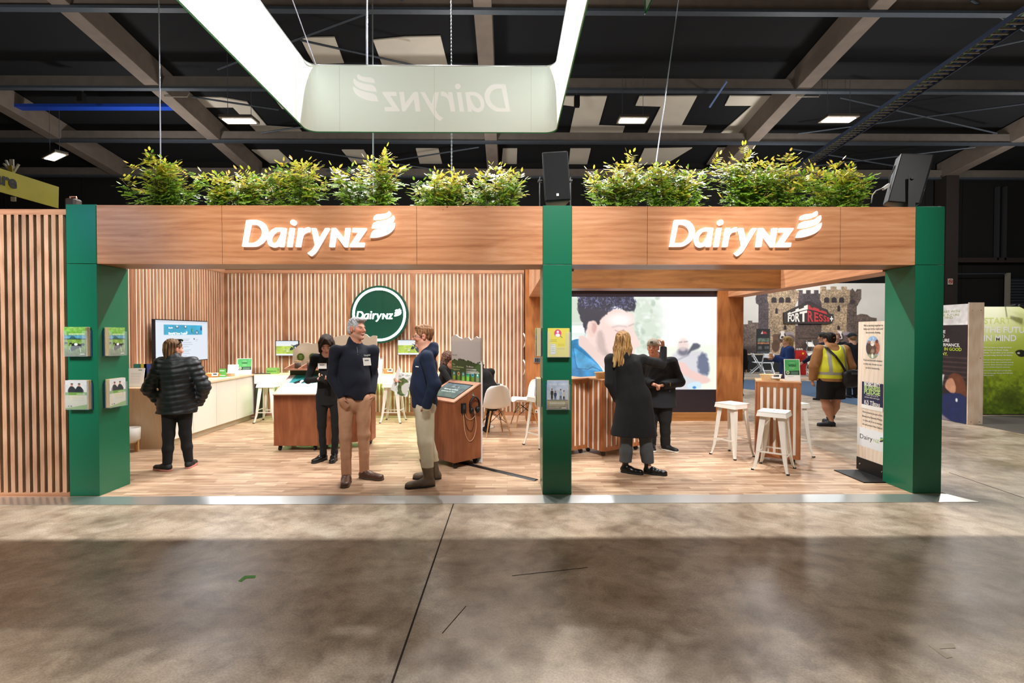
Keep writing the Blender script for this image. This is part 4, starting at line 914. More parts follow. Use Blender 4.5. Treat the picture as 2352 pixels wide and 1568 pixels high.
# rubber cable cover on the floor
b = MB(); A = gz(1050, 1060); B2 = gz(1232, 1103); b.M = None
d_ = (B2-A).normalized(); n_ = V3(-d_.y, d_.x, 0)
q = [A+n_*.04, A-n_*.04, B2-n_*.04, B2+n_*.04]; u = V3(0, 0, .001); t_ = V3(0, 0, .014)
b.hexa([v+u for v in q]+[A+n_*.015+t_, A-n_*.015+t_, B2-n_*.015+t_, B2+n_*.015+t_]); setp(b.build('cable_cover', BLK), 'flat black rubber cable cover from the kiosk to the middle column', 'cable cover')
# ---------- slatted welcome counters and standing table
def slat_counter(x, y, deg, W_, D, H, label, n, cat='counter'):
    t = thing('slatted_counter', label, cat, (x, y, F0), math.radians(deg)); zb = .075
    b = MB(); b.box(0, W_, .012, D, zb, H-.02); b.build('carcass', mat('counter_core_white', 'efe9dc', .5), t)
    b = MB(); b.box(-.012, W_+.012, -.006, D+.01, H-.02, H); b.build('counter_top', wood('counter_cap', 'b07a52', 'cf9a70', 'deb088', 'x', .4, 40), t, bevel=.002)
    SM = wood('counter_slat', '7d4526', 'a3643c', 'bb7c50', 'z', .4, 60)
    b = MB(); b.box(0, W_, -.004, .012, H-.07, H-.021); b.build('top_rail', SM, t); b = MB(); b.box(0, W_, -.004, .012, zb, zb+.05); b.build('bottom_rail', SM, t)
    pitch = W_/(n+.5); b = MB()
    for k in range(n+1): a = k*pitch-(pitch*.0); b.box(max(0, a), min(W_, a+pitch*.5), -.004, .012, zb+.05, H-.07)
    b.build('slats', SM, t)
    for s, x_ in ((0, -.012), (1, W_)):
        b = MB()
        for k in range(max(2, int(D/.1))): b.box(x_, x_+.012, .012+k*.1, .012+k*.1+.056, zb, H-.021)
        b.build('side_slats', SM, t)
    castors(t, [(.06, .07), (W_-.06, .07), (.06, D-.06), (W_-.06, D-.06)], .033, mat('castor_grey', '3c3a38', .4, .3))
    return t
slat_counter(1.253, 6.49, 33, .74, .42, 1.02, 'slatted timber reception counter behind the blonde woman', 8)
slat_counter(.66, 6.44, 33, .50, .30, 1.02, 'slatted timber reception counter half hidden by the middle column', 6)
slat_counter(3.13, 6.23, -23.8, .47, .36, 1.03, 'narrow slatted standing table with white strips on castors', 6, 'standing table')
# ============================================================ brochures, baskets, signs
ACR = mat('clear_acrylic', 'dfe9f2', .05, alpha=.12)
PAPER = mat('paper_white', 'ece9e2', .6)
PAGES = mat('page_edges', 'c9b58f', .7)
def cover_cows(w=64, h=84):
    p = Pic(w, h, 42, 60, '7fb848'); p.grad(0, 14, '8cc060', '6fae3c'); p.rect(0, 17, 42, 25, '5b9ab5', 1.5); p.poly([(10, 24), (14, 19), (20, 19), (24, 24)], '2f5a66', 1); p.rect(0, 24, 42, 26, '25402c', 1); p.rect(0, 26, 42, 60, '7da04a', 2); p.grad(40, 60, '7da04a', '5d6a3e', m=(p.y > 40)*1.); p.mottle(.25, 5, 3)
    for (x, y, s) in [(4, 33, .8), (13, 34, .7), (36, 36, 1)]: p.ell(x, y, 4*s, 2.4*s, '23272b', .6); p.line([(x-2, y), (x-2.5, y+4)], .8, '23272b', .4); p.line([(x+2, y), (x+2, y+4)], .8, '23272b', .4)
    p.poly([(15, 36), (20, 33), (32, 36), (34, 42), (26, 44), (14, 50), (12, 46)], '1f2228', .8, 1, 2); p.poly([(20, 33.5), (26, 34), (25, 38), (20, 38)], 'ecebe6', .6, 1, 2); p.line([(30, 42), (32, 52)], 1, 'e4e2dc', .4); p.line([(22, 43), (20, 50)], 1, '2a2c30', .4); p.ell(12, 48, 2, 3, '1f2228'); p.line([(11, 45), (13, 51)], .9, 'f0f0ec', .4)
    p.rect(10, 13.5, 40, 15.5, 'e6f0c8', .5, .6); p.rect(30, 55, 39, 56.5, 'f2f2f2', .5, .9); return p
def cover_people(w=64, h=84):
    p = Pic(w, h, 42, 60, 'dcd9d2'); p.grad(0, 22, 'd3d6da', 'e4e0d6')
    for cx, c in [(13, '34383f'), (27, '2b3238')]:
        p.poly([(cx-8, 26), (cx-5, 15), (cx, 12), (cx+6, 17), (cx+9, 26)], c, 1, 1, 2); p.ell(cx, 10, 2.2, 3.2, 'c98f7a', .6); p.ell(cx, 7.8, 2.4, 1.6, '5a4a40', .6)
    p.rect(0, 25, 42, 31, '6f9a4a', 1); p.rect(0, 31, 42, 60, 'cfcab4', 1); p.poly([(0, 57), (15, 55), (30, 52), (42, 50), (42, 60), (0, 60)], '7aa33c', .5); p.rect(22, 28, 38, 29, 'f0f0e8', .5, .8)
    for y in (34, 36.5, 39, 41.5): p.rect(14, y, 36, y+.7, 'a9a592', .6, .6)
    p.rect(5, 52.5, 8, 54, '3a3a34', .4); p.rect(10, 52, 13, 54.5, '3a3a34', .4); return p
def cover_yellow(w=80, h=108):
    p = Pic(w, h, 42, 60, 'dfd35e'); p.ell(20, 11, 7, 8, 'd9507a', .4); p.ell(20, 8, 2.2, 2.6, 'f6eef0', .4); p.ell(20, 15, 4.6, 3.6, 'f6eef0', .4); p.line([(25, 16.5), (28.5, 20)], 1.5, '7b8250', .4)
    p.rect(5.5, 33, 16, 55, 'c5c8c0', .5); p.rect(6.5, 34.5, 15, 53, 'e4e2da', .5)
    for y in (36, 40, 44, 48): p.rect(7.5, y, 14, y+1.4, 'a7b0ae', .5)
    for y in (33, 35, 37, 41, 43): p.rect(20, y, 33, y+.7, 'b9ac48', .5, .8)
    for y in (24, 27): p.rect(5, y, 18, y+1, '8a7f3a', .5, .6)
    return p
def cover_dairy(w=80, h=108):
    p = Pic(w, h, 42, 60, 'c3cede'); p.grad(0, 40, 'aec0dc', 'd6dae2'); p.mottle(.12, 14, 4); p.rect(0, 41, 42, 60, 'b09a4c', 1.5); p.grad(41, 60, 'c2b060', '7f6a44', m=(p.y > 41.5)*1.); p.mottle(.18, 4, 9, m=(p.y > 41)*1.)
    for cx, c1, c2, s in [(10, '3d3a38', '2a2420', 1.12), (16.5, '3b4a66', '2c4f8c', .9), (27, 'a9bcd2', '34507e', 1.08), (33.5, 'c9c8c2', '38342e', .95)]:
        p.line([(cx-1.2, 41), (cx-.8, 41-10*s)], 1.7, c2, .4); p.line([(cx+1.4, 41), (cx+.6, 41-10*s)], 1.7, c2, .4); p.poly([(cx-2.2, 41-9*s), (cx-2.4, 41-17*s), (cx+2.4, 41-17*s), (cx+2.2, 41-9*s)], c1, .5, 1, 2); p.ell(cx, 41-19.3*s, 1.2, 1.6, 'b98468', .4); p.ell(cx, 41-20.6*s, 1.4, 1, '4a3428', .4)
    for x in range(0, 42, 3): p.ell(x, 41, 1.8, 1, '4a4a3c', .8)
    p.rect(5, 46, 36, 48.6, 'ece6d2', .5, .75); p.rect(5, 50, 34, 51.2, 'e4dcc4', .5, .6); p.rect(4, 56, 24, 57, 'd8ccb0', .5, .6); p.rect(29, 56, 38, 57.8, 'f2f2f2', .4, .9); return p
def holder(loc, rz, pic, label, blabel, w=.21, h=.285, d=.045, extra=None, tilt=0):
    """local: x along the face, -y outward, origin bottom left on the face"""
    t = thing('brochure_holder', label, 'brochure holder', loc, rz, 'clear brochure holders on the green columns')
    b = MB(); b.box(-.006, w+.02, -.008, -.002, -.004, h-.03); b.build('back_plate', mat('acrylic_blue', '2f5c9c', .1, alpha=.75), t)
    b = MB(); b.box(-.006, w+.02, -d-.012, -.002, -.006, -.003); b.build('base_shelf', ACR, t)
    b = MB(); fr = [(-.006, -.004), (w+.02, -.004), (w+.02, h-.04)]+[(w-.0+.0-a*.0, h-.04) for a in (0,)]+[(w-.03, h-.04), (w-.04, h*.35), (.04, h*.35), (.03, h-.04), (-.006, h-.04)]
    b.prism([fr], (0, -d-.012, 0), (1, 0, 0), (0, 0, 1), (0, .003, 0)); b.build('front_lip', ACR, t)
    g = thing('brochure', blabel, 'brochures', loc, rz)
    b = MB(); cov = 4
    for k in range(cov):
        y1 = -.009-(d-.006)*k/cov; b.box(.004+.002*k, w+.012-.003*k, y1-(d-.006)/cov+.0012, y1, -.001, h-.004*(k % 2)); 
    b.build('page_block', PAGES, g)
    pc_ = pic.mesh('cover_print', (0, -d-.006, h), (w, 0, 0), (0, 0, -h), PRT, g)
    if extra:
        b = MB(); extra(b, w, h, -d-.007); b.build('cover_lettering', mat('white_print', 'f2f2ee', .5), g)
    return t
c1, c2, c3, c4 = cover_cows(), cover_people(), cover_yellow(), cover_dairy()
yc = 4.995-.0
def fl(px, py): p = at(px, py, 4.99); p.y = yc-.0; return p
def tx_spring(b, w, h, y): text(b, 'Spring Survival Guide', (w*.22, y, h*.735), (1, 0, 0), (0, 0, 1), .011, width=w*.7)
O = fl(158.5, 817); O.x = XL0+.012; O.y = 4.994
holder(O, 0, c1, 'clear brochure holder at the upper front of the left green column', 'stack of green brochures with cows, upper front of the left column', extra=tx_spring)
O = fl(160, 938); O.x = XL0+.016; O.y = 4.994
holder(O, 0, c2, 'clear brochure holder at the lower front of the left green column', 'stack of pale brochures showing two people, lower front of the left column')
# inner face of the left column: outward = +x  -> rotate +90 deg, local x = world y
O = Vector((XL1+.001, 5.065, gx(250, 816, XL1).z)); holder(O, PI/2, c1, 'clear brochure holder at the upper inner side of the left green column', 'stack of green brochures with cows, upper inner side of the left column', extra=tx_spring, d=.05)
O = Vector((XL1+.001, 5.065, gx(250, 934, XL1).z)); holder(O, PI/2, c2, 'clear brochure holder at the lower inner side of the left green column', 'stack of pale brochures showing two people, lower inner side of the left column', d=.05)
O = at(1257, 819, 4.99); O.y = 4.994
def tx_y(b, w, h, y): pass
holder(O, 0, c3, 'clear brochure holder at the upper front of the middle green column', 'yellow brochure with a pink magnifying glass on the middle column')
O = at(1255.5, 938, 4.99); O.y = 4.994
def tx_d(b, w, h, y):
    text(b, 'INSIDE', (w*.12, y, h*.84), (1, 0, 0), (0, 0, 1), .017, width=w*.36); text(b, 'DAIRY', (w*.55, y, h*.84), (1, 0, 0), (0, 0, 1), .017, width=w*.38)
    text(b, 'FARMING IN FOCUS', (w*.14, y, h*.205), (1, 0, 0), (0, 0, 1), .012, width=w*.7)
holder(O, 0, c4, 'clear brochure holder at the lower front of the middle green column', 'magazine with four standing people on the cover, lower front of the middle column', extra=tx_d)
# left side of the middle column: outward = -x -> rotate -90 deg, local x = -world y
O = Vector((XM0-.001, 5.31, at(1240, 817, 5.1).z)); holder(O, -PI/2, c1, 'clear brochure holder at the upper left side of the middle green column', 'brochures seen edge-on at the upper left side of the middle column', d=.05)
O = Vector((XM0-.001, 5.31, at(1240, 933, 5.1).z)); holder(O, -PI/2, c4, 'clear brochure holder at the lower left side of the middle green column', 'brochures seen edge-on at the lower left side of the middle column', d=.05)
# ---------- counter-top things
WICK = mat('wicker', 'c99a5f', .7, noise=.35, nscale=90, bump=.6); WICK2 = mat('wicker_pale', 'e3c08f', .7, noise=.3, nscale=90, bump=.6)
def basket(x, y, z, rz, label, w=.26, d=.16, h=.07, card=True, m=WICK, fill=True):
    t = thing('basket', label, 'basket', (x, y, z), rz, 'woven baskets of the stand')
    n = 24; b = MB(); vs = []; rings = [(0, .78, 0), (0, .80, 0), (h, 1, 0), (h+.004, 1.04, 0), (h, .93, 0), (.01, .74, 0)]
    def P(k, s): a = 2*PI*k/n; e = .75; cx = math.copysign(abs(math.cos(a))**e, math.cos(a)); cy = math.copysign(abs(math.sin(a))**e, math.sin(a)); return cx*w/2*s, cy*d/2*s
    for (z_, s, _) in rings: vs += [(*P(k, s), z_) for k in range(n)]
    fs = [(i*n+k, i*n+(k+1) % n, (i+1)*n+(k+1) % n, (i+1)*n+k) for i in range(len(rings)-1) for k in range(n)]+[tuple(range(n))[::-1], tuple(5*n+k for k in range(n))]
    b.add(vs, fs); b.build('woven_bowl', m, t)
    if fill:
        b = MB(); r = random.Random(int(x*100))
        for k in range(16): px, py = r.uniform(-.36, .36)*w, r.uniform(-.33, .33)*d; b.M = Matrix.Translation((px, py, h*.75+r.uniform(0, .02))) @ Matrix.Rotation(r.uniform(0, 3), 4, 'Z') @ Matrix.Rotation(r.uniform(-.5, .5), 4, 'X'); b.box(-.03, .03, -.015, .015, -.008, .008)
        b.M = None; setp(b.build('wrapped_sweets', mat('sweet_wrap', 'e2b07a', .5), t), kind='stuff')
    if card:
        b = MB(); b.M = Matrix.Translation((w*.22, -d*.52, h*.45)) @ Matrix.Rotation(-.25, 4, 'X'); b.box(-.05, .05, -.002, 0, 0, .055); c_ = b.build('card', PAPER, t)
        b = MB(); b.M = Matrix.Translation((w*.22, -d*.52, h*.45)) @ Matrix.Rotation(-.25, 4, 'X'); b.box(-.028, .032, -.0035, -.002, .02, .045); b.build('card_print', mat('dark_print', '23262e', .5), c_)
    return t
ZC = F0+HC; ZBn = F0+.85
p = gz(490, 866, ZC); basket(max(p.x, -5.35), p.y, ZC+.001, .1, 'round woven basket of sweets on the white counter under the television', w=.36, d=.24, h=.065, m=mat('basket_orange', 'c98a45', .7, noise=.3, nscale=80, bump=.5))
p = gz(895, 857, ZBn); basket(-2.27, 9.58, ZBn+.001, 0, 'woven basket of sweets on the bench between the two men', w=.21, d=.16, h=.085, m=WICK)
ux_, uy_ = math.cos(math.radians(33)), math.sin(math.radians(33))
basket(1.253+.13*ux_-.14*uy_, 6.49+.13*uy_+.14*ux_, F0+1.021, math.radians(33), 'woven basket on the slatted reception counter beside the blonde woman', w=.26, d=.16, h=.075, card=False, fill=False, m=WICK2)
basket(3.10+.20, 6.17+.06, F0+1.031, math.radians(-24), 'woven basket with a small card on the narrow standing table', w=.25, d=.15, h=.07, fill=False, m=WICK2)
def standee(loc, rz, w, h, label, picf=None, board=PAPER, win=False, lean=.2, cat='sign'):
    t = thing('counter_sign', label, cat, loc, rz)
    M = Matrix.Rotation(-lean, 4, 'X'); b = MB(); b.M = M; b.box(-w/2, w/2, 0, .004, 0, h); b.build('board', board, t)
    b = MB(); b.M = None; b.bar((0, .008+math.sin(lean)*h*.6, h*.58), (0, .02+math.sin(lean)*h*.6+h*.22, .002), .04, .004); b.build('easel_back', board, t)
    if picf:
        P = M @ Vector((-w/2+.008, -.001, h-.008)); U = Vector((w-.016, 0, 0)); Vd = M.to_3x3() @ Vector((0, 0, -(h-.016)))
        picf.mesh('sign_print', P, U, Vd, PRM, t)
    if win:
        V = (M.to_3x3() @ Vector((0, 0, 1))); O = M @ Vector((0, -.0025, h*.66))
        b = MB(); text(b, 'WIN!', O, (1, 0, 0), V, h*.105, align='c', bold=.03); b.build('win_lettering', mat('dark_green_print', '0e2e1c', .5), t)
        b = MB(); text(b, 'YOUR CHANCE TO', O+V*h*.16, (1, 0, 0), V, h*.02, align='c', bold=.02); text(b, 'with our daily prize draw', O-V*h*.06, (1, 0, 0), V, h*.02, align='c'); text(b, 'enter here today', O-V*h*.095, (1, 0, 0), V, h*.02, align='c')
        b.build('small_lettering', mat('white_print', 'f2f2ee', .5), t)
    return t
def win_pic():
    p = Pic(60, 84, 42, 60, 'f2f2f0'); p.rect(0, 0, 42, 44, '2f9a4b', .3); p.grad(0, 44, '3a9e52', '57ad58', m=(p.y < 44)*1.); p.poly([(0, 33), (42, 31), (42, 44), (0, 44)], '16382a', .4); p.ell(8, 37, 4.5, 5, 'cfcfae', .6); p.ell(8, 37, 2, 3, '3a6a48', .6)
    for y in (35, 38, 41): p.rect(17, y, 38, y+1.1, '9fc4a6', .4, .7)
    p.ell(36, 5, 3, 2.4, '6fb884', .5); p.ell(36, 5, 2, 1.5, '3a9e52', .5)
    p.rect(6, 48, 24, 49, 'a6a6a6', .4, .7); return p
wp = win_pic()
p = at(562, 858, 9.42); standee((p.x, 9.40, ZC+.001), .25, .25, .30, 'green WIN sign at the far end of the white counter', wp, win=True)
O = Vector((3.10, 6.17, 0))+Vector((math.cos(-.415), math.sin(-.415), 0))*.375+Vector((.07, .10, 0)); standee((O.x, O.y, F0+1.031), -.10, .185, .27, 'green WIN sign standing on the narrow slatted table', wp, win=True, lean=.12)
# flyers, boxes, tablet on the left counter and bench
def at_z(px, py, z): return gz(px, py, z)
p = at(312, 890, 7.25); t = thing('leaflet_stand', 'white leaflet stand at the near end of the white counter', 'leaflet stand', (p.x, 7.22, ZC+.001), .15)
for k in range(3): b = MB(); b.M = Matrix.Translation((-.02+.012*k, .05-.03*k, 0)) @ Matrix.Rotation(-.25, 4, 'X'); b.box(-.105, .105, 0, .004, 0, .27-.02*(2-k)*0); b.build('leaflet', PAPER, t)
q = Pic(40, 52, 42, 60, 'f3f2ee'); q.rect(26, 5, 36, 7, '2f6a4a', .5)
for y in range(16, 50, 4): q.rect(8, y, 34, y+1, 'b9b9b4', .5, .7)
q.mesh('leaflet_print', Matrix.Translation((.004, -.012, 0)) @ Matrix.Rotation(-.25, 4, 'X') @ Vector((-.105, -.001, .268)), (.21, 0, 0), Matrix.Rotation(-.25, 3, 'X') @ Vector((0, 0, -.262)), PRM, t)
t = thing('card_pack', 'teal and yellow cards behind the white leaflet stand', 'cards', (p.x+.0, 7.36, ZC+.001))
for x_, c_ in ((-.06, '2d8f86'), (.03, 'd8cf5a'), (.09, '3b56b4')): b = MB(); b.box(x_-.05, x_+.05, 0, .004, 0, .32); b.build('card', mat('card_'+c_, c_, .5), t)
p = at(496, 858, 8.55); t = thing('flyer', 'small green flyer standing on the white counter', 'flyer', (p.x, 8.75, ZC+.001), .1); b = MB(); b.box(-.06, .06, 0, .004, 0, .15); b.build('flyer_card', mat('green_card', '4f9a3f', .5), t); b = MB(); b.box(-.045, .03, -.002, 0, .11, .12); b.box(-.045, .04, -.002, 0, .03, .038); b.build('flyer_print', PAPER, t)
t = thing('card_box', 'low timber card box on the white counter', 'box', (at(522, 862, 8.9).x, 8.95, ZC+.001)); b = MB(); b.box(-.11, .08, -.05, .05, 0, .055); b.build('box_body', mat('birch_box', 'd9b48c', .5), t); b = MB(); b.box(-.10, .07, -.04, .04, .055, .062); b.build('cards', PAPER, t)
t = standee((at(531, 860, 9.1).x, 9.15, ZC+.001), .2, .18, .20, 'blank white sign card on the white counter beside the card box', None)
b = MB(); b.box(-.15, .15, -.1, .1, 0, .003); setp(b.build('paper_sheet', PAPER, loc=(-4.98, 8.75, ZC+.0005)), 'white sheets lying on the white counter', 'paper')
t = thing('tablet', 'thin dark tablet lying at the left end of the bench', 'tablet', (-4.60, 9.55, ZBn+.001), .1); b = MB(); b.box(-.16, .12, -.08, .08, 0, .012); b.build('tablet_body', BLK, t, bevel=.002); b = MB(); b.box(-.15, .11, -.07, .07, .0121, .0125); b.build('tablet_glass', mat('dark_glass', '14161a', .1), t)
t = thing('crate', 'small green plastic crate on the bench', 'crate', (at(624, 857, 9.5).x, 9.56, ZBn+.001), -.05); GC = mat('green_plastic', '7fb356', .5)
b = MB(); b.box(-.1, .1, -.06, .06, 0, .01); b.box(-.1, -.09, -.06, .06, .01, .11); b.box(.09, .1, -.06, .06, .01, .11); b.box(-.09, .09, -.06, -.052, .01, .04); b.box(-.09, .09, -.06, -.052, .06, .11); b.box(-.09, .09, .052, .06, .01, .11); b.build('crate_body', GC, t)
b = MB(); b.box(-.112, -.1, -.03, .03, .08, .092); b.build('handle', GC, t); b = MB(); b.box(.1, .112, -.03, .03, .08, .092); b.build('handle', GC, t)
t = thing('leaflet_stand', 'white leaflet stand on the bench right of the grey-haired man', 'leaflet stand', (at(866, 857, 9.55).x, 9.6, ZBn+.001))
b = MB(); b.M = Matrix.Rotation(-.12, 4, 'X'); b.box(-.06, .08, 0, .02, 0, .27); b.build('leaflet', PAPER, t); b = MB(); b.M = Matrix.Rotation(-.12, 4, 'X'); b.box(-.065, .085, .02, .025, 0, .30); b.build('holder_back', ACR, t)
# curved clear handles and keypad beside the timber post
for (y0, y1, lab) in ((765, 798, 'upper pale curved handle at the right end of the slatted back wall'), (826, 861, 'lower pale curved handle at the right end of the slatted back wall')):
    A = at(1201, y0, 9.78); B3 = at(1202, y1, 9.78); t = thing('door_handle_plate', lab, 'handle', B3); h = A.z-B3.z
    b = MB(); b.tube([(.0, 0, h), (.035, -.03, h*.75), (.045, -.04, h*.5), (.035, -.03, h*.25), (0, 0, 0)], .008, 6, flat=2.2); b.build('curved_grip', mat('pale_acrylic', 'e9e0cf', .2), t, smooth=True)
A = at(1226, 831, 9.18); t = thing('keypad', 'grey keypad on the timber post left of the middle column', 'keypad', A)
b = MB(); b.box(0, .15, 0, .02, -.01, .08); b.build('keypad_body', mat('keypad_grey', '7c8088', .4), t)
for k in range(6): b = MB(); b.box(.02+.04*(k % 3), .05+.04*(k % 3), -.006, 0, .005+.035*(k//3), .03+.035*(k//3)); b.build('key', BLK, t)
# ---------- totem sign beside the right column
XT_ = 4.02; ya_, yb_ = gz(1968, 1078, F0).y, 5.41
XT_ = gz(1968, 1078, F0).x
tt = thing('totem_sign', 'tall pine information board with a black foot beside the right green column', 'sign', (XT_, yb_, F0))
zt2 = at(1970, 739, ya_).z-F0; Lh = ya_-yb_
b = MB(); b.box(0, .018, 0, Lh, .16, zt2); b.build('pine_board', wood('pine_board_ply', 'e0cbb4', 'eddcc8', 'f5e8d8', 'z', .55, 30, figure=.5), tt)
b = MB(); b.box(-.006, .024, 0, Lh, .012, .16); b.build('black_clamp', BLK, tt)
b = MB(); b.box(-.30, .10, -.06, Lh-.04, 0, .011); b.build('base_plate', BLACKM, tt)
for y in (.07, Lh-.06): b = MB(); b.sphere((-.007, y, .085), .009, 8); b.build('screw', CHROME, tt)
def tz(py): return at(1970, py, ya_).z-F0
U = (0, -1, 0); V = (0, 0, 1); cy = Lh*.5; DK = mat('dark_print', '23262e', .5)
def tl(b, s, z, h, w=None, **k): text(b, s, (-.0015, cy, z), U, V, h, width=w, align='c', **k)
b = MB()
for s, py in (("We're working together to", 750), ('keep our farms, trade and', 757.5), ('the economy flowing.', 765.5)): tl(b, s, tz(py), .026, .30 if 'eco' not in s else .23)
for s, py in (('Foot-and-mouth disease', 827), ('is only one threat to our', 835.5), ('on-farm biosecurity.', 844)): tl(b, s, tz(py), .024, .29 if 'on-' not in s else .22)
for s, py in (("We're proud to be part of the", 944), ('Biosecurity Business Pledge', 953.5), ('- it takes all of us to manage', 962.5), ('risk and protect New Zealand', 971.5)): tl(b, s, tz(py), .024, .31)
b.build('body_lettering', DK, tt)
p = Pic(60, 76, 40, 50, 'e9d8c4'); p.ell(20, 25, 19.5, 24.5, '8fb6dc', .3); m = (1-np.sqrt(((p.x-20)/19.5)**2+((p.y-25)/24.5)**2))*30
q = Pic(60, 76, 40, 50, '9cc0e4'); q.ell(12, 27, 11, 15, '4b3830', 1); q.ell(30, 25, 9, 14, 'a8654a', 1); q.ell(20, 30, 9, 14, '5a4436', 1); q.ell(19, 16, 6, 6, 'e8ddd4', 1); q.ell(20, 33, 5, 5, '8d7a68', 1); q.ell(9, 14, 4, 3, 'b07a5c', 1); q.ell(31, 12, 4, 4, '6a3c34', 1); q.rect(0, 40, 40, 50, '9aa884', 3); q.mottle(.3, 5, 3); q.ell(19, 43, 3, 5, 'f0efe8', 1)
p.put(m, (0, 0, 0), 0); mm = np.clip(m, 0, 1)[..., None]; p.a = p.a*(1-mm)+q.a*mm
p.mesh('cow_photo', (-.0014, cy+.11, tz(771)), (0, -.22, 0), (0, 0, -(tz(771)-tz(822))), PRM, tt)
b = MB(); b.box(-.003, -.001, cy-.165, cy+.165, tz(934), tz(874)); b.build('pledge_panel', mat('navy_print', '1f2149', .5), tt)
b = MB(); b.box(-.0035, -.003, cy-.165, cy+.165, tz(934), tz(925)); tl(b, 'BIOSECURITY', tz(882), .042, .25, bold=.04, ); b.v = [(x-.003 if abs(x+.0015) < 1e-6 else x, y, z) for x, y, z in b.v]
k0 = len(b.v); tl(b, 'It takes all of us to', tz(904), .018, .19); tl(b, "protect what we've got", tz(909), .018, .23); tl(b, 'Kō Tātou', tz(924), .05, .24, bold=.02)
b.v = b.v[:k0]+[(x-.003, y, z) for x, y, z in b.v[k0:]]; b.build('white_lettering', mat('white_print', 'f2f2ee', .5), tt)
b = MB(); tl(b, 'BUSINESS', tz(890.5), .046, .25, bold=.04); tl(b, 'PLEDGE', tz(900), .052, .25, bold=.04); b.v = [(x-.003, y, z) for x, y, z in b.v]; b.build('green_lettering', mat('lime_print', 'b9d88a', .5), tt)
b = MB(); b.box(-.0012, -.0002, .0, Lh-.002, tz(1020), tz(978)); b.build('white_band', mat('white_band', 'e6ebee', .5), tt)
b = MB(); text(b, 'Dairy', (-.002, Lh-.05, tz(1003)), U, V, .055, width=.20); b.build('logo_dairy', DK, tt)
b = MB(); text(b, 'NZ', (-.002, Lh-.265, tz(1003)), U, V, .038, width=.085); b.build('logo_nz', mat('lime_dark', 'a3bf4a', .5), tt)
b = MB(); logo(b, Vector((-.002, Lh-.36+.86*.32, tz(1003)-.0)), U, V, .33, (-.001, 0, 0), 'W', mi={'W': [0, 1, 2]}); b.build('logo_leaf', [mat('teal_print', '1f8a92', .5), mat('lime_dark', 'a3bf4a', .5), DK], tt)
# ============================================================ hanging banner ring, wires, speakers
FAB = mat('white_banner_fabric', 'e6eee8', .8); FABG = mat('green_banner_fabric', '1d7a4a', .7)
RX0, RX1, RY0, RY1 = -3.15, .77, 4.1, 8.0; RZ0, RZ1 = at(1000, 303, 8).z, at(1000, 152, 8).z
ring = thing('banner_ring', 'large rounded square hanging banner, white inside and green outside', 'hanging banner', ((RX0+RX1)/2, (RY0+RY1)/2, RZ0))
def ringpath(o, n=7):
    r = .17; x0, x1, y0, y1 = RX0-ring.location.x-o, RX1-ring.location.x+o, RY0-ring.location.y-o, RY1-ring.location.y+o; P = []
    for cx, cy, a0 in ((x1-r, y1-r, 0), (x0+r, y1-r, PI/2), (x0+r, y0+r, PI), (x1-r, y0+r, 1.5*PI)):
        for k in range(n+1): a = a0+PI/2*k/n; P.append((cx+r*math.cos(a), cy+r*math.sin(a)))
    return P
H = RZ1-RZ0
for nm, o0, o1, m, z0, z1 in (('inner_lining', -.006, 0, FAB, 0, H), ('outer_skin', .002, .012, FABG, -.012, H+.004)):
    A = ringpath(o0); B = ringpath(o1); n = len(A); b = MB()
    b.add([(x, y, z0) for x, y in A]+[(x, y, z1) for x, y in A]+[(x, y, z0) for x, y in B]+[(x, y, z1) for x, y in B], [f for i in range(n) for j in [(i+1) % n] for f in ((i, j, j+n, i+n), (i+2*n, i+3*n, j+3*n, j+2*n), (i, i+2*n, j+2*n, j), (i+n, j+n, j+3*n, i+3*n))])
    b.build(nm, m, ring)
P = ringpath(.0); b = MB(); b.tube([(x, y, H+.006) for x, y in P+P[:1]], .012, 6, caps=False); b.build('top_tube', mat('alu_tube', 'b9bcbc', .3, .8), ring)
b = MB(); O = at(1172, 256, 7.98)-ring.location; logo(b, Vector((O.x, RY1-ring.location.y-.0065, O.z)), (-1, 0, 0), (0, 0, 1), (1172-815)/1150*8, (0, -.0015, 0)); b.build('logo_showing_through', mat('show_through_paint', 'ffffff', .8), ring)  # light through the fabric, painted as paler logo shapes on the lining
for x in (at(780, 200, 8).x, at(998, 200, 8).x, at(1220, 200, 8).x):
    b = MB(); b.box(x-ring.location.x-.002, x-ring.location.x+.002, RY1-ring.location.y-.0085, RY1-ring.location.y-.0062, 0, H); b.build('seam', mat('seam_grey', 'c4c9c5', .8), ring)
WIRE = mat('suspension_wire', '9aa0a6', .4, .6)
def wire(p0, p1, label, r=.008, m=WIRE, chain=False, cat='wire'):
    b = MB(); n = 24 if chain else 1; d = (p1-p0)
    if chain:
        n = int(d.length/.06)
        b.tube([p0+d*(k/(n*2)) for k in range(n*2+1)], [r*(1 if k % 2 else .45) for k in range(n*2+1)], 6)
    else: b.tube([p0, p1], r, 6)
    setp(b.build('suspension_chain' if chain else 'suspension_wire', m), label, cat)
def up(x, y, z0, label, **k): wire(Vector((x, y, z0)), Vector((x, y, roof_z(y)+.8)), label, **k)
up(at(843, 100, 8).x, 8.0, RZ1, 'pale wire holding the far side of the hanging banner ring, left one', r=.014, m=mat('pale_wire', 'b8bcd0', .4, .4))
up(at(1037, 200, 8.4).x, 8.4, ZT+.2, 'long steel chain hanging behind the banner ring', r=.014, chain=True, cat='chain')
up(at(857, 330, 8.8).x, 8.8, ZT, 'dark wire dropping behind the banner ring towards the plants', r=.012)
up(at(367, 200, 5.3).x, 5.3, ZT-.05, 'long pale wire rising from the left header', r=.006, m=mat('pale_wire', 'b8bcd0', .4, .4))
wire(at(1506, 380, 5.3), at(1570, -80, 5.6), 'slanting pale wire rising from the right header', r=.006, m=mat('pale_wire', 'b8bcd0', .4, .4))
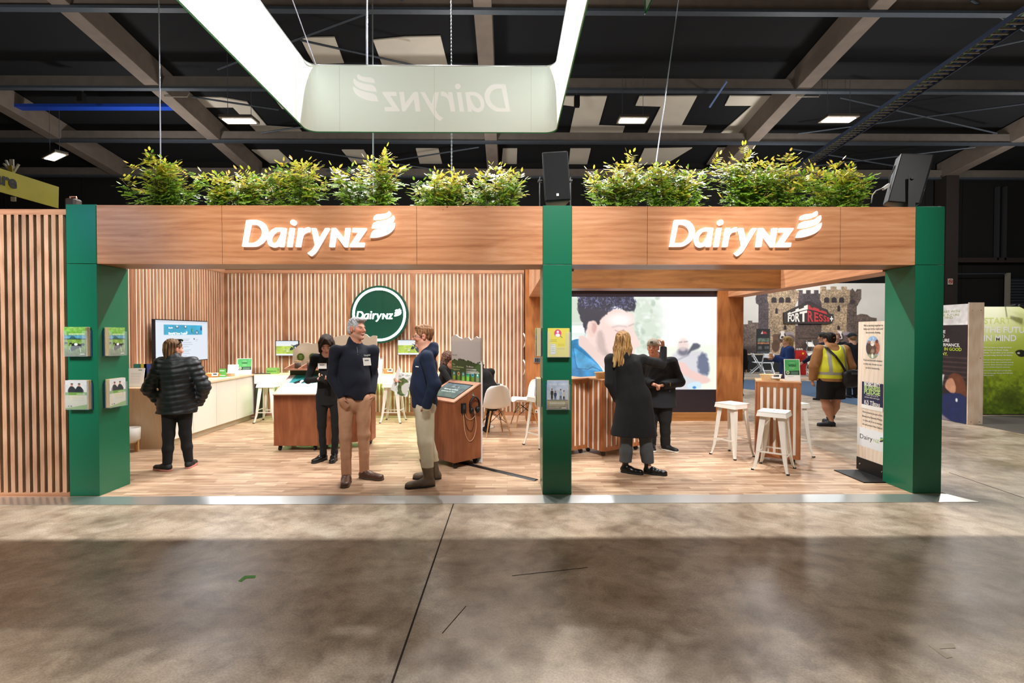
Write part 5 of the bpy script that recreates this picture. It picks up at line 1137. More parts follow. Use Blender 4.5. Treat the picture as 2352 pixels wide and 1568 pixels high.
wire(at(726, 150, 8), at(650, -60, 7), 'thin white wire from the left corner of the banner ring', r=.008, m=mat('pale_wire', 'b8bcd0', .4, .4))
up(at(990, 60, 14).x, 14, on_roof(990, 84, .8).z-.1, 'thin dark wire at the roof lining above the banner', r=.012)
# corner tip of another banner at the top edge
tp = thing('hanging_banner', 'pointed corner of a second green and white hanging banner at the top edge', 'hanging banner', at(1482, 32, 5.6))
a_, b_, c_ = at(1482, 32, 5.6)-tp.location, at(1480, -60, 5.6)-tp.location, at(1525, -60, 5.6)-tp.location
b = MB(); b.add([a_, b_, c_, a_+V3(0, .02, 0), b_+V3(0, .02, 0), c_+V3(0, .02, 0)], [(0, 1, 2), (5, 4, 3), (0, 3, 4, 1), (1, 4, 5, 2), (2, 5, 3, 0)]); b.build('fabric', FAB, tp)
b = MB(); b.tube([a_+V3(0, -.005, 0), b_+V3(0, -.005, 0)], .008, 6); b.tube([a_+V3(0, -.005, 0), c_+V3(0, -.005, 0)], .008, 6); b.build('edge_trim', FABG, tp)
def speaker(x, y, z, rz, tilt, roll, label):
    t = thing('loudspeaker', label, 'loudspeaker', (x, y, z), rz, 'black loudspeakers on the header'); w, h, d = .265, .50, .27
    M = Matrix.Translation((0, 0, .06+h/2)) @ Matrix.Rotation(tilt, 4, 'X') @ Matrix.Rotation(roll, 4, 'Y') @ Matrix.Translation((0, 0, -h/2))
    def bb(*a): b = MB(); b.M = M; b.box(*a); return b
    b = MB(); b.M = M; b.hexa([(-w/2, -d/2, 0), (w/2, -d/2, 0), (w*.36, d/2, 0), (-w*.36, d/2, 0), (-w/2, -d/2, h), (w/2, -d/2, h), (w*.36, d/2, h), (-w*.36, d/2, h)]); b.build('cabinet_box', mat('speaker_black', '0b0c0f', .5, bump=.03, nscale=200), t, bevel=.012)
    b = bb(-w/2+.012, w/2-.012, -d/2-.008, -d/2+.002, .012, h-.012); b.build('front_grille', mat('speaker_grille', '0d0f12', .4, .4, bump=.5, nscale=400), t, bevel=.006)
    b = bb(-.012, .012, -d/2-.011, -d/2-.0085, .05, .075); b.build('badge', mat('badge_white', 'c9c9c9', .4), t)
    b = MB(); b.box(-w/2-.03, w/2+.03, -.03, .03, 0, .006); b.box(-w/2-.03, -w/2-.024, -.03, .03, .006, .34); b.box(w/2+.024, w/2+.03, -.03, .03, .006, .34); b.build('yoke_bracket', mat('speaker_black', '121315', .5), t)
    for s in (-1, 1): b = MB(); b.tube([(s*(w/2+.0), 0, .30), (s*(w/2+.045), 0, .30)], .016, 10); b.build('yoke_knob', BLK, t)
    return t
speaker(at(1275, 470, 5.2).x, 5.2, ZT+.006, 0, 0, math.radians(-3.5), 'black loudspeaker facing forward on top of the middle green column')
speaker(at(2078, 470, 5.2).x+.02, 5.2, ZT+.006, math.radians(66), math.radians(13), 0, 'black loudspeaker turned right on top of the right green column')
p = thing('plug_cable', 'grey plug and cable looping beside the right loudspeaker', 'cable', at(2010, 468, 5.25)); b = MB()
pts = [at(x, y, 5.25)-p.location for x, y in ((2001, 466), (2004, 448), (2012, 438), (2022, 434), (2031, 431))]; b.tube(pts, .006, 6); b.build('cable', mat('grey_cable', '8a8a8a', .5), p, smooth=True)
b = MB(); b.bar(at(2028, 434, 5.25)-p.location, at(2042, 424, 5.25)-p.location, .03, .03); b.build('plug', mat('grey_plug', 'b5b2aa', .5), p)
b = MB(); b.tube([at(x, y, 5.25)-p.location for x, y in ((2042, 424), (2044, 405), (2050, 395), (2056, 380))], .006, 6); b.build('cable', BLK, p)
# small dark lamp box clamped on the purlin, round camera-like box at the left header
t = thing('clamp_lamp', 'small black lamp clamped on the purlin right of the banner ring', 'lamp', on_roof(1325, 236, -.2)); b = MB(); b.box(-.1, .1, -.1, .1, -.15, .25); b.build('lamp_body', BLK, t); b = MB(); b.box(-.02, .02, -.02, .02, .25, .5); b.build('clamp', STEEL, t)
t = thing('clamp_lamp', 'small black lamp clamped on the purlin at the far left', 'lamp', on_roof(190, 222, -.1)); b = MB(); b.box(-.15, .05, -.1, .1, -.2, .15); b.build('lamp_body', BLK, t); b = MB(); b.box(-.02, .02, -.02, .02, .15, .5); b.build('clamp', STEEL, t)
t = thing('equipment_case', 'dark brown equipment case standing behind the left column top', 'case', (at(168, 480, 5.25).x, 5.25, ZT+.006)); z = 0
b = MB(); b.box(-.05, .06, -.05, .05, 0, .12); b.build('case_body', mat('case_brown', '2b1a12', .4), t, bevel=.02); b = MB(); b.tube([(-.03, 0, .12), (-.03, 0, .14), (.035, 0, .14), (.035, 0, .12)], .008, 6); b.build('case_handle', mat('copper_edge', 'c48a70', .3, .6), t)
# ============================================================ plants in the header planters
def leaf_mat():
    m = attr_mat('foliage', rough=.4, spec=.55); nt = m.node_tree; bs = nt.nodes['Principled BSDF']; at_ = nt.nodes['Attribute']
    tr = nt.nodes.new('ShaderNodeBsdfTranslucent'); mx = nt.nodes.new('ShaderNodeMixShader'); mx.inputs[0].default_value = .4
    nt.links.new(at_.outputs['Color'], tr.inputs[0]); nt.links.new(bs.outputs[0], mx.inputs[1]); nt.links.new(tr.outputs[0], mx.inputs[2]); nt.links.new(mx.outputs[0], nt.nodes['Material Output'].inputs[0]); return m
LEAF = leaf_mat()
STEM = mat('plant_stem', '5f5133', .7)
def plant(px, wpx, ytop, label, seed, dense=1.0):
    r = random.Random(seed); base = at(px, 500, 5.2); z0 = ZT-.16; W = wpx/1150*5.2/2; topz = at(px, ytop, 5.2).z; Hh = topz-z0
    t = thing('shrub', label, 'plant', (base.x, 5.2, z0)); V = []; F = []; C = []; ST = MB()
    def leaflet(c, d, n, L, w, col):
        d = d.normalized(); s = d.cross(n).normalized(); n = s.cross(d).normalized(); k = len(V)
        V.extend([c, c+d*L*.28+s*w*.9-n*w*.3, c+d*L*.68+s*w*.85-n*w*.4, c+d*L-n*L*.12, c+d*L*.68-s*w*.85-n*w*.4, c+d*L*.28-s*w*.9-n*w*.3]); F.extend([(k, k+1, k+5), (k+1, k+2, k+4, k+5), (k+2, k+3, k+4)]); C.extend([col]*6)
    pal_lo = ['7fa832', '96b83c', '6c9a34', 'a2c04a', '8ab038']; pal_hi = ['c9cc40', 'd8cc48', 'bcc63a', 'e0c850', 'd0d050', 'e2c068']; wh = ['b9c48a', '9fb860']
    nst = int(9+W*20)
    for i in range(nst):
        fx = r.uniform(-1, 1); h = Hh*(1-.25*abs(fx)**2.5)*r.uniform(.66, .97); tip = V3(fx*W*.9, r.uniform(-.14, .16), h); bs = V3(fx*W*.35, r.uniform(-.05, .05), 0)
        mid = (bs+tip)*.5+V3(r.uniform(-.03, .03), r.uniform(-.03, .03), .03)
        path = [bs, (bs+mid)*.5, mid, (mid+tip)*.5, tip]; ST.tube(path, [.005, .0045, .004, .003, .002], 4)
        nl = int(22*dense)
        for j in range(nl):
            u = r.uniform(.16, 1.0); q = u*4; a = min(3, int(q)); c = path[a].lerp(path[a+1], q-a)
            az = r.uniform(0, 2*PI); el = r.uniform(-.25, .7)+(.5 if u > .93 else 0); D = V3(math.cos(az)*math.cos(el), math.sin(az)*math.cos(el)*.9, math.sin(el)); RL = r.uniform(.07, .15)
            n = V3(r.uniform(-.4, .4), r.uniform(-.9, -.1), 1); hgt = (c.z+D.z*RL)/Hh
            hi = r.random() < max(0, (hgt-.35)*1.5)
            pr = 4 if RL > .1 else 3
            for k in range(pr):
                f = .25+.7*k/pr; cc = c+D*RL*f-V3(0, 0, .02*f*f); side = D.cross(n).normalized()
                for s in (-1, 1):
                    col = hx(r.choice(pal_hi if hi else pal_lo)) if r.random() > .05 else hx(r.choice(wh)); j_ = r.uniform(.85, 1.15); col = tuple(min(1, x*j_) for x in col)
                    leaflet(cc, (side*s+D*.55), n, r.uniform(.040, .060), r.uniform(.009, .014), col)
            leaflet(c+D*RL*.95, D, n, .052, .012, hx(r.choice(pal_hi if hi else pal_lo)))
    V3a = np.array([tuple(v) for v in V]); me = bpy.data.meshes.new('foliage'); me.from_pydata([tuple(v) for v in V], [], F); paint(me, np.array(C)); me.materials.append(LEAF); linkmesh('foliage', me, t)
    ST.build('stems', STEM, t)
    return t
PL = [(372, 190, 352, 'wide leafy shrub at the left end of the left header'), (545, 185, 388, 'low leafy shrub, second from the left on the left header'), (678, 150, 362, 'tall leafy shrub between the two left header seams, third from the left'), (855, 185, 356, 'leafy shrub above the left logo, under the banner ring'), (1015, 165, 388, 'leafy shrub right of the left logo, fifth on the left header'), (1140, 130, 376, 'leafy shrub nearest the middle loudspeaker on its left'),
      (1420, 165, 370, 'leafy shrub nearest the middle loudspeaker on its right'), (1540, 180, 354, 'leafy shrub over the left part of the right header'), (1690, 190, 344, 'tallest leafy shrub above the right logo'), (1800, 160, 362, 'leafy shrub right of the tallest one above the right logo'), (1925, 185, 368, 'yellow-topped leafy shrub on the right header before the right loudspeaker')]
for k, (px, w_, yt, lab) in enumerate(PL): plant(px, w_, yt, lab, 40+k, 1.25)
# ============================================================ far left yellow banner
yb2 = thing('yellow_banner', 'long yellow hanging banner with black letters at the far left', 'hanging banner', at(0, 430, 11)); L0 = yb2.location
A = at(-110, 352, 9.5)-L0; B = at(129, 428, 12)-L0; C_ = at(128, 477, 12)-L0; D_ = at(-110, 410, 9.5)-L0
b = MB(); n_ = V3(.02, .05, 0); b.hexa([D_, C_, C_+n_, D_+n_, A, B, B+n_, A+n_]); b.build('fabric', mat('yellow_fabric', 'b5ac22', .6, noise=.15, nscale=3), yb2)
b = MB(); U = (C_-D_).normalized(); Vv = ((A-D_)+(B-C_)).normalized(); O = at(-22, 428, 10.6)-L0; Ux = (at(40, 437, 11)-at(0, 428, 10.6)).normalized()
O = D_+(C_-D_)*(.548)+(A-D_)*.33; text(b, 'are', O+V3(.045, 0, 0), U, Vv, .28, bold=.03, width=.55, align='r'); b.build('lettering', mat('black_print', '14140f', .6), yb2)
hg = thing('banner_hanger', 'white crossed pole ends holding the yellow banner', 'banner hanger', at(27, 400, 11.3)); L0 = hg.location
for (x0, y0, x1, y1, r_) in ((9, 376, 24, 392, .03), (14, 368, 24, 392, .03), (27, 366, 28, 396, .06), (43, 377, 31, 396, .03), (31, 452, 31, 462, .07)):
    b = MB(); b.bar(at(x0, y0, 11.3)-L0, at(x1, y1, 11.3)-L0, r_*1.4, .03); b.build('pole_end', mat('white_pole', 'b9b6ac', .5), hg)
b = MB(); b.bar(at(24, 380, 11.25)-L0, at(26, 396, 11.25)-L0, .08, .03); b.build('yellow_strap', mat('yellow_strap', 'a5951d', .5), hg)
# ============================================================ implicit-surface modelling for people
class Vol:
    def __init__(s, lo, hi, h):
        s.lo = np.array(lo, float); s.h = h; n = np.ceil((np.array(hi)-s.lo)/h).astype(int)+2
        s.n = n; s.F = np.full(tuple(n), .2, np.float32)
        s.ax = [np.arange(n[i])*h+s.lo[i] for i in range(3)]
    def sub(s, lo, hi):
        a = np.clip(((np.array(lo)-s.lo)/s.h).astype(int), 0, s.n); b = np.clip(((np.array(hi)-s.lo)/s.h).astype(int)+2, 0, s.n)
        return tuple(slice(a[i], b[i]) for i in range(3))
    def grid(s, sl): return (s.ax[0][sl[0]][:, None, None], s.ax[1][sl[1]][None, :, None], s.ax[2][sl[2]][None, None, :])
    def comb(s, fn, lo, hi, k, mode='u'):
        m = k+.03; sl = s.sub(np.array(lo)-m, np.array(hi)+m)
        if any(q.stop <= q.start for q in sl): return s
        d = fn(*s.grid(sl)); F = s.F[sl]
        if mode == 'u': t = np.clip(.5+.5*(d-F)/k, 0, 1); r = d*(1-t)+F*t-k*t*(1-t)
        elif mode == 's': t = np.clip(.5-.5*(d+F)/k, 0, 1); r = F*(1-t)+(-d)*t+k*t*(1-t)
        elif mode == 'i': t = np.clip(.5-.5*(d-F)/k, 0, 1); r = d*(1-t)+F*t+k*t*(1-t)
        s.F[sl] = r; return s
    def cap(s, a, b, ra, rb=None, k=.02, n=None, fl=1, mode='u', wav=None):
        """tapered capsule; flattened by fl along direction n; wav=(amp, period) quilting along its length"""
        a = np.array(a, float); b = np.array(b, float); rb = ra if rb is None else rb; R = max(ra, rb)
        ba = b-a; L2 = max(ba@ba, 1e-9); nv = None if n is None else np.array(n, float)/np.linalg.norm(n)
        def fn(X, Y, Z):
            x, y, z = X-a[0], Y-a[1], Z-a[2]
            t = np.clip((x*ba[0]+y*ba[1]+z*ba[2])/L2, 0, 1)
            x = x-t*ba[0]; y = y-t*ba[1]; z = z-t*ba[2]
            if nv is not None:
                q = (x*nv[0]+y*nv[1]+z*nv[2])*(1/fl-1); x = x+q*nv[0]; y = y+q*nv[1]; z = z+q*nv[2]
            r = ra+(rb-ra)*t
            if wav: r = r-wav[0]*(1-np.abs(np.sin(PI*t*math.sqrt(L2)/wav[1])))
            d = np.sqrt(x*x+y*y+z*z)-r
            return d*(min(1, (fl+1)/2) if nv is not None else 1)
        return s.comb(fn, np.minimum(a, b)-R, np.maximum(a, b)+R, k, mode)
    def ell(s, c, r, Rm=None, k=.02, mode='u'):
        c = np.array(c, float); r = np.array(r, float); Rm = np.eye(3) if Rm is None else np.array(Rm, float)   # columns = local axes
        def fn(X, Y, Z):
            x, y, z = X-c[0], Y-c[1], Z-c[2]
            q = [(x*Rm[0, i]+y*Rm[1, i]+z*Rm[2, i]) for i in range(3)]
            k0 = np.sqrt(sum((q[i]/r[i])**2 for i in range(3))); k1 = np.sqrt(sum((q[i]/r[i]**2)**2 for i in range(3)))+1e-9
            return k0*(k0-1)/k1
        R = max(r); return s.comb(fn, c-R, c+R, k, mode)
    def plane(s, p, n, k=.006):
        """keep the side the normal points away from"""
        p = np.array(p, float); n = np.array(n, float); n = n/np.linalg.norm(n)
        d = (s.ax[0][:, None, None]-p[0])*n[0]+(s.ax[1][None, :, None]-p[1])*n[1]+(s.ax[2][None, None, :]-p[2])*n[2]
        t = np.clip(.5-.5*(d-s.F)/k, 0, 1); s.F = (d*(1-t)+s.F*t+k*t*(1-t)).astype(np.float32); return s
    def folds(s, amp, freq, seed=1, lo=None, hi=None):
        r = np.random.RandomState(seed); sl = s.sub(lo if lo is not None else s.lo, hi if hi is not None else s.lo+s.n*s.h); X, Y, Z = s.grid(sl); f = np.array(freq, float); acc = 0
        for i in range(4):
            a = r.normal(size=3)*f*(1+.5*i); b = r.normal(size=3)*f*.6; p = r.rand(2)*6.3
            acc = acc+np.sin(a[0]*X+a[1]*Y+a[2]*Z+p[0]+1.6*np.sin(b[0]*X+b[1]*Y+b[2]*Z+p[1]))/(1+.4*i)
        s.F[sl] = s.F[sl]+amp*acc*.5; return s
    def mesh(s):
        F = s.F; S_ = F < 0; n = np.array(F.shape)-1
        cnt = np.zeros(tuple(n), np.int8)
        for i in (0, 1):
            for j in (0, 1):
                for k in (0, 1): cnt += S_[i:n[0]+i, j:n[1]+j, k:n[2]+k]
        act = (cnt > 0) & (cnt < 8); ids = np.argwhere(act); idx = np.full(tuple(n), -1, np.int64); idx[act] = np.arange(len(ids))
        P = np.zeros((len(ids), 3)); C = np.zeros(len(ids))
        for ax in range(3):
            for u in (0, 1):
                for v in (0, 1):
                    o = [0, 0, 0]; o[(ax+1) % 3] = u; o[(ax+2) % 3] = v; e = list(o); e[ax] = 1
                    fa = F[tuple((ids+o).T)]; fb = F[tuple((ids+e).T)]; m = (fa < 0) != (fb < 0)
                    t = fa[m]/(fa[m]-fb[m]); q = np.tile(np.array(o, float), (m.sum(), 1)); q[:, ax] += t; P[m] += q; C[m] += 1
        V = (ids+P/C[:, None])*s.h+s.lo; Q = []
        for ax in range(3):
            a1, a2 = (ax+1) % 3, (ax+2) % 3; sa = [slice(None)]*3; sb = [slice(None)]*3; sa[ax] = slice(0, -1); sb[ax] = slice(1, None)
            A = S_[tuple(sa)]; B = S_[tuple(sb)]; e = np.argwhere(A != B)
            e = e[(e[:, a1] > 0) & (e[:, a2] > 0) & (e[:, a1] < n[a1]) & (e[:, a2] < n[a2])]
            ins = A[tuple(e.T)]; c = []
            for (u, v) in ((1, 1), (0, 1), (0, 0), (1, 0)): q = e.copy(); q[:, a1] -= u; q[:, a2] -= v; c.append(idx[tuple(q.T)])
            c = np.stack(c, 1); c[~ins] = c[~ins][:, ::-1]; Q.append(c)
        Q = np.concatenate(Q); Q = Q[(Q >= 0).all(1)]
        return V, Q
    def build(s, name, m, parent, paintfn=None, smooth_it=1, origin=(0, 0, 0)):
        V, Q = s.mesh()
        for _ in range(smooth_it):
            A = np.zeros_like(V); c = np.zeros(len(V))
            for i in range(4):
                for j in ((i+1) % 4, (i+3) % 4): np.add.at(A, Q[:, i], V[Q[:, j]]); np.add.at(c, Q[:, i], 1)
            V = V*.4+A/np.maximum(c, 1)[:, None]*.6
        me = npmesh(name, V-np.array(origin), Q); me.materials.append(m)
        if paintfn is not None: paint(me, paintfn(V))
        return linkmesh(name, me, parent, smooth=True)
def fabric(name, c, rough=.9, bump=.35, bscale=260, noise=.18, nscale=25, sheen=0):
    m = mat(name, c, rough, noise=noise, nscale=nscale, bump=bump*.4)
    try: m.node_tree.nodes['Principled BSDF'].inputs['Sheen Weight'].default_value = sheen
    except Exception: pass
    return m
SKIN = attr_mat('skin', rough=.5, spec=.4, sss=.12); HAIRM = attr_mat('hair', rough=.6, spec=.25, streak=.75, streak_scale=(130, 130, 9), bump=.5, bscale=60)
EYEW = mat('eye_white', 'b5a9a0', .4); IRIS = mat('eye_iris', '2a1c14', .2)
def frame(f, u=(0, 0, 1), roll=0):
    f = Vector(f).normalized(); r = f.cross(Vector(u)).normalized(); u2 = r.cross(f).normalized()
    if roll: q = Matrix.Rotation(roll, 3, f); r = q @ r; u2 = q @ u2
    return r, f, u2
class Fig:
    """a posed figure; local axes: x right of the person, y forward, z up; joints are kept in world space"""
    def __init__(s, x, y, z, H, ang, build=1.0, fem=False):
        s.o = Vector((x, y, z)); s.H = H; s.B = build; a = math.radians(ang); s.f = Vector((math.cos(a), math.sin(a), 0)); s.r = Vector((math.sin(a), -math.cos(a), 0)); s.u = Vector((0, 0, 1)); s.fem = fem
        h = H; sw = (.108 if fem else .118)*h*(1+(build-1)*.5); hw = .052*h*(1+(build-1)*.4)
        s.J = {}
        for k, v in dict(pel=(0, 0, .525*h), wai=(0, .005, .61*h), che=(0, 0, .72*h), nck=(0, -.01, .835*h), hed=(0, .012, .925*h)).items(): s.J[k] = s.W(v)
        for sd, q in (('L', -1), ('R', 1)):
            for k, v in dict(sh=(q*sw, -.005, .808*h), el=(q*(sw+.05), -.02, .635*h), wr=(q*(sw+.045), .04, .49*h), hi=(q*hw, 0, .50*h), kn=(q*(hw+.005), .01, .275*h), an=(q*(hw+.01), -.02, .045*h), to=(q*(hw+.03), .14, .02)).items(): s.J[k+sd] = s.W(v)
        s.hf = s.f.copy(); s.hu = s.u.copy(); s.hroll = 0
    def W(s, v): return s.o+s.r*v[0]+s.f*v[1]+s.u*v[2]
    def set(s, **kw):
        for k, v in kw.items(): s.J[k] = s.W(v)
    def move(s, keys, d):
        for k in keys: s.J[k] = s.J[k]+s.r*d[0]+s.f*d[1]+s.u*d[2]
    def head(s, ang, pitch=0, roll=0):
        a = math.radians(ang); p = math.radians(pitch); s.hf = Vector((math.cos(a)*math.cos(p), math.sin(a)*math.cos(p), math.sin(p))); s.hroll = math.radians(roll)
    def bounds(s, keys=None, m=.2):
        P = np.array([tuple(s.J[k]) for k in (keys or s.J)]); return P.min(0)-m, P.max(0)+m
def hand(v, w, d, pn, th, curl=.5, sc=1, k=.006):
    """w wrist, d towards the fingers, pn palm normal (fingers curl this way), th towards the thumb side"""
    w, d, pn, th = Vector(w), Vector(d).normalized(), Vector(pn).normalized(), Vector(th).normalized()
    v.cap(w-d*.02, w+d*.075*sc, .026*sc, .034*sc, .012, n=pn, fl=.5)
    for i, L in enumerate((.070, .078, .072, .056)):
        b = w+d*(.082 if i in (1, 2) else .076)*sc+th*(.029-.0195*i)*sc; dd = d+th*(.07-.045*i)
        a = 0
        for q, (fr, rr) in enumerate(((.45, .0092), (.32, .0084), (.23, .0074))):
            a += curl*(.6 if q == 0 else 1); e = b+(dd*math.cos(a)+pn*math.sin(a)).normalized()*L*fr*sc; v.cap(b, e, rr*sc, rr*.92*sc, .004); b = e
    b = w+d*.022*sc+th*.026*sc; e = b+(d*.65+th*.75+pn*.25).normalized()*.042*sc; v.cap(b-th*.008, e, .0135*sc, .0105*sc, .008); g = e+(d*.85+th*.2+pn*(.3+curl*.5)).normalized()*.032*sc; v.cap(e, g, .0102*sc, .0082*sc, .004)
def body(F, skin, root, hands=None, h=.0065, stub=None, lips='a8605a', brow='4a3a30', blush=.06, legs_r=None, jaw=1.0, nose=1.0, age=0, eyes=True, neck_r=.054):
    J = F.J; B = F.B; lo, hi = F.bounds(); lo[2] = F.o.z-.01; hi[2] += .06; v = Vol(lo, hi, h)
    r, f, u = frame(F.hf, roll=F.hroll); c = J['hed']; Rm = np.array([tuple(r), tuple(f), tuple(u)]).T; L = lambda x, y, z: c+r*x+f*y+u*z
    hs = .97 if F.fem else 1.02
    def E(p, rad, k=.012, mode='u'): v.ell(L(*[q*hs for q in p]), [q*hs for q in rad], Rm, k, mode)
    def Cc(a, b_, ra, rb=None, k=.01, mode='u', n=None, fl=1): v.cap(L(*[q*hs for q in a]), L(*[q*hs for q in b_]), ra*hs, (rb or ra)*hs, k, mode=mode, n=n, fl=fl)
    E((0, -.016, .035), (.075, .094, .079)); E((0, .028, -.02), (.060, .062, .078), .02)
    Cc((-.040, .010, -.062), (0, .064, -.094*jaw), .024, .017, .02); Cc((.040, .010, -.062), (0, .064, -.094*jaw), .024, .017, .02); E((0, .074, -.094*jaw), (.019, .014, .014), .012)
    Cc((-.034, .078, .020), (.034, .078, .020), .011, k=.012)
    E((.032, .096, .000), (.017, .013, .012), .010, 's'); E((-.032, .096, .000), (.017, .013, .012), .010, 's')
    Cc((0, .086, .014), (0, .108*nose, -.026), .007, .0105, .010); E((.010, .098, -.030), (.008, .010, .007), .006); E((-.010, .098, -.030), (.008, .010, .007), .006)
    E((.038, .060, -.022), (.022, .024, .022), .02); E((-.038, .060, -.022), (.022, .024, .022), .02)
    E((0, .087, -.058), (.022, .010, .0055), .005); E((0, .085, -.067), (.019, .010, .006), .005); Cc((-.02, .097, -.0625), (.02, .097, -.0625), .0022, k=.003, mode='s')
    for q in (1, -1):
        E((q*.076, -.004, -.004), (.010, .020, .032), .006); E((q*.084, .004, .000), (.006, .010, .018), .006, 's')
    nb = J['nck']; v.cap(L(0, -.022, -.055), nb, neck_r, neck_r*1.08, .03); v.cap(L(0, .005, -.07), nb+F.f*.01, neck_r*.85, neck_r, .03)
    # torso, pelvis, limbs (mostly under clothes)
    v.cap(J['shL'], J['shR'], .050*B, k=.04, n=F.f, fl=.8); v.cap(J['nck'], (J['shL']+J['shR'])/2, .07, .08, .05)
    v.cap(J['che'], J['wai'], .128*B, .112*B, .04, n=F.f, fl=.68); v.cap(J['wai'], J['pel'], .112*B, .130*B, .04, n=F.f, fl=.7)
    lr = legs_r or (.060, .042, .037, .026)
    for s_ in 'LR':
        v.cap(J['sh'+s_], J['el'+s_], .042*B, .034*B, .02); v.cap(J['el'+s_], J['wr'+s_], .034*B, .023, .015)
        v.cap(J['hi'+s_], J['kn'+s_], lr[0]*B, lr[1]*B, .03); kn, an = J['kn'+s_], J['an'+s_]; v.cap(kn, kn.lerp(an, .35)-F.f*.008, lr[1]*B*.95, lr[2]*B*1.08, .02); v.cap(kn.lerp(an, .35)-F.f*.008, an, lr[2]*B*1.05, lr[3], .02)
        v.cap(an, J['to'+s_]-(J['to'+s_]-an)*.3, .03, .026, .02)
    for hd in (hands or []): hand(v, *hd[:4], **(hd[4] if len(hd) > 4 else {}))
    base = np.array(hx(skin)); lipc = np.array(hx(lips)); brc = np.array(hx(brow)); Pinv = Rm
    def pf(V):
        q = (V-np.array(c)) @ Rm/hs; col = np.tile(base, (len(V), 1)); x, y, z = q[:, 0], q[:, 1], q[:, 2]
        def bl(m, cc, k): nonlocal col; m = (np.clip(m, 0, 1)*k)[:, None]; col = col*(1-m)+np.array(cc)*m
        red = base*np.array([1.0, .78, .76])
        bl(1.5-np.hypot((np.abs(x)-.042)/.02, (z+.028)/.02), red, blush*4*(1)); bl(1.3-np.hypot(x/.014, (z+.026)/.02)-(y < .06)*9, red, .5); bl(1.4-np.hypot(y/.03, z/.03)-(np.abs(x) < .07)*9, red, .6)
        if stub: bl(1.2-np.abs(z+.072)/.034-(y < -.02)*9+0*x, hx(stub), .45)
        bl(1.5-np.hypot(x/.02, (z+.0625)/.008)-(y < .07)*9, lipc, .85)
        bl(1.6-np.hypot((np.abs(x)-.033)/.014, (z-.0235)/.0042)-(y < .05)*9, brc, .85); bl(1.5-np.hypot((np.abs(x)-.032)/.015, (z)/.009)-(y < .06)*9, base*.62, .45)
        if age: col = col*(1-age*.05*np.sin(z*900)[:, None]*(y > .04)[:, None])
        return col
    o = v.build('body', SKIN, root, pf, origin=F.o)
    if eyes:
        for q in (1, -1):
            b = MB(); b.sphere(L(q*.032*hs, .0765*hs, -.001)-F.o, .0098, 10); e = b.build('eye', EYEW, o, smooth=True); e.location = (0, 0, 0)
            b = MB(); b.sphere(L(q*.032*hs, .0812*hs, -.001)-F.o, .0062, 8); b.build('iris', IRIS, o, smooth=True)
    return o, L, Rm, hs
def hairvol(F, L, Rm, hs, h=.0055, ext=.2, down=.1): 
    c = np.array(L(0, 0, 0)); return Vol(c-np.array([ext, ext, ext+down]), c+np.array([ext, ext, ext]), h)
def hair_paint(c, cols, seed=1, freq=55):
    rs = np.random.RandomState(seed); cols = [np.array(hx(k)) for k in cols]
    def pf(V):
        d = V-np.array(c); t = .5+.5*np.sin(d[:, 0]*freq*3+2*np.sin(d[:, 2]*9+d[:, 1]*20)+d[:, 1]*freq*2.1); t2 = .5+.5*np.sin(d[:, 1]*freq*1.3-d[:, 0]*freq+3*np.sin(d[:, 2]*6))
        i = np.clip(t*.6+t2*.4, 0, .999)*(len(cols)-1); k = i.astype(int); f = (i-k)[:, None]; A = np.array(cols)
        return A[k]*(1-f)+A[np.minimum(k+1, len(cols)-1)]*f
    return pf
def torso_vol(F, h, m=.24, lowz=None):
    lo, hi = F.bounds([k for k in F.J if k[:2] not in ('kn', 'an', 'to')], m); 
    if lowz is not None: lo[2] = lowz
    return Vol(lo, hi, h)
def coat(F, root, name, m, h=.007, sw=.062, chest=.150, waist=.145, hip=.155, depth=.72, hem=.48, sleeve=(.062, .052, .042), cuff=.0, fold=.004, ffreq=(22, 22, 14), seed=3, quilt=None, collar=None, flare=1.0, neck_open=None, shoulder_drop=0, arms='LR', split=False, wr_trim=0):
    """jacket or coat grown over the joints; hem is a fraction of the height"""
    J = F.J; zh = F.o.z+hem*F.H; v = torso_vol(F, h, lowz=zh-.05); B = F.B
    v.cap(J['shL'], J['shR'], sw*B, k=.05, n=F.f, fl=.95); v.cap(J['nck'], (J['che']+J['nck'])/2, .075, .12*B, .05, n=F.f, fl=.85)
    hp = Vector((J['pel'].x, J['pel'].y, zh-.03)); q = quilt
    v.cap(J['che'], J['wai'], chest*B, waist*B, .05, n=F.f, fl=depth); v.cap(J['wai'], J['pel'], waist*B, hip*B, .05, n=F.f, fl=depth)
    if hp.z < J['pel'].z: v.cap(J['pel'], hp, hip*B, hip*B*flare, .04, n=F.f, fl=depth)
    for s_ in arms:
        a, e, w = J['sh'+s_], J['el'+s_], J['wr'+s_]; w = w+(w-e).normalized()*cuff
        v.cap(a, e, sleeve[0]*B, sleeve[1]*B, .03, wav=q); v.cap(e, w, sleeve[1]*B, sleeve[2]*B, .02, wav=q)
    if fold: v.folds(fold, ffreq, seed)
    if q:
        X, Y, Z = v.grid(v.sub(v.lo, v.lo+v.n*v.h)); v.F += (q[0]*(1-np.abs(np.sin(PI*(Z+.02*np.sin(X*9)+.01*np.sin(Y*13))/q[1])))).astype(np.float32)
    v.plane((0, 0, zh), (0, 0, -1))
    for s_ in arms:
        w = J['wr'+s_]+(J['wr'+s_]-J['el'+s_]).normalized()*(cuff+.005); d = (J['wr'+s_]-J['el'+s_]).normalized(); v.cap(w+d*.10, w+d*.101, .1, k=.004, mode='s')
    if collar: collar(v)
    if neck_open: v.cap(*neck_open, k=.01, mode='s')
    return v.build(name, m, root, origin=F.o)
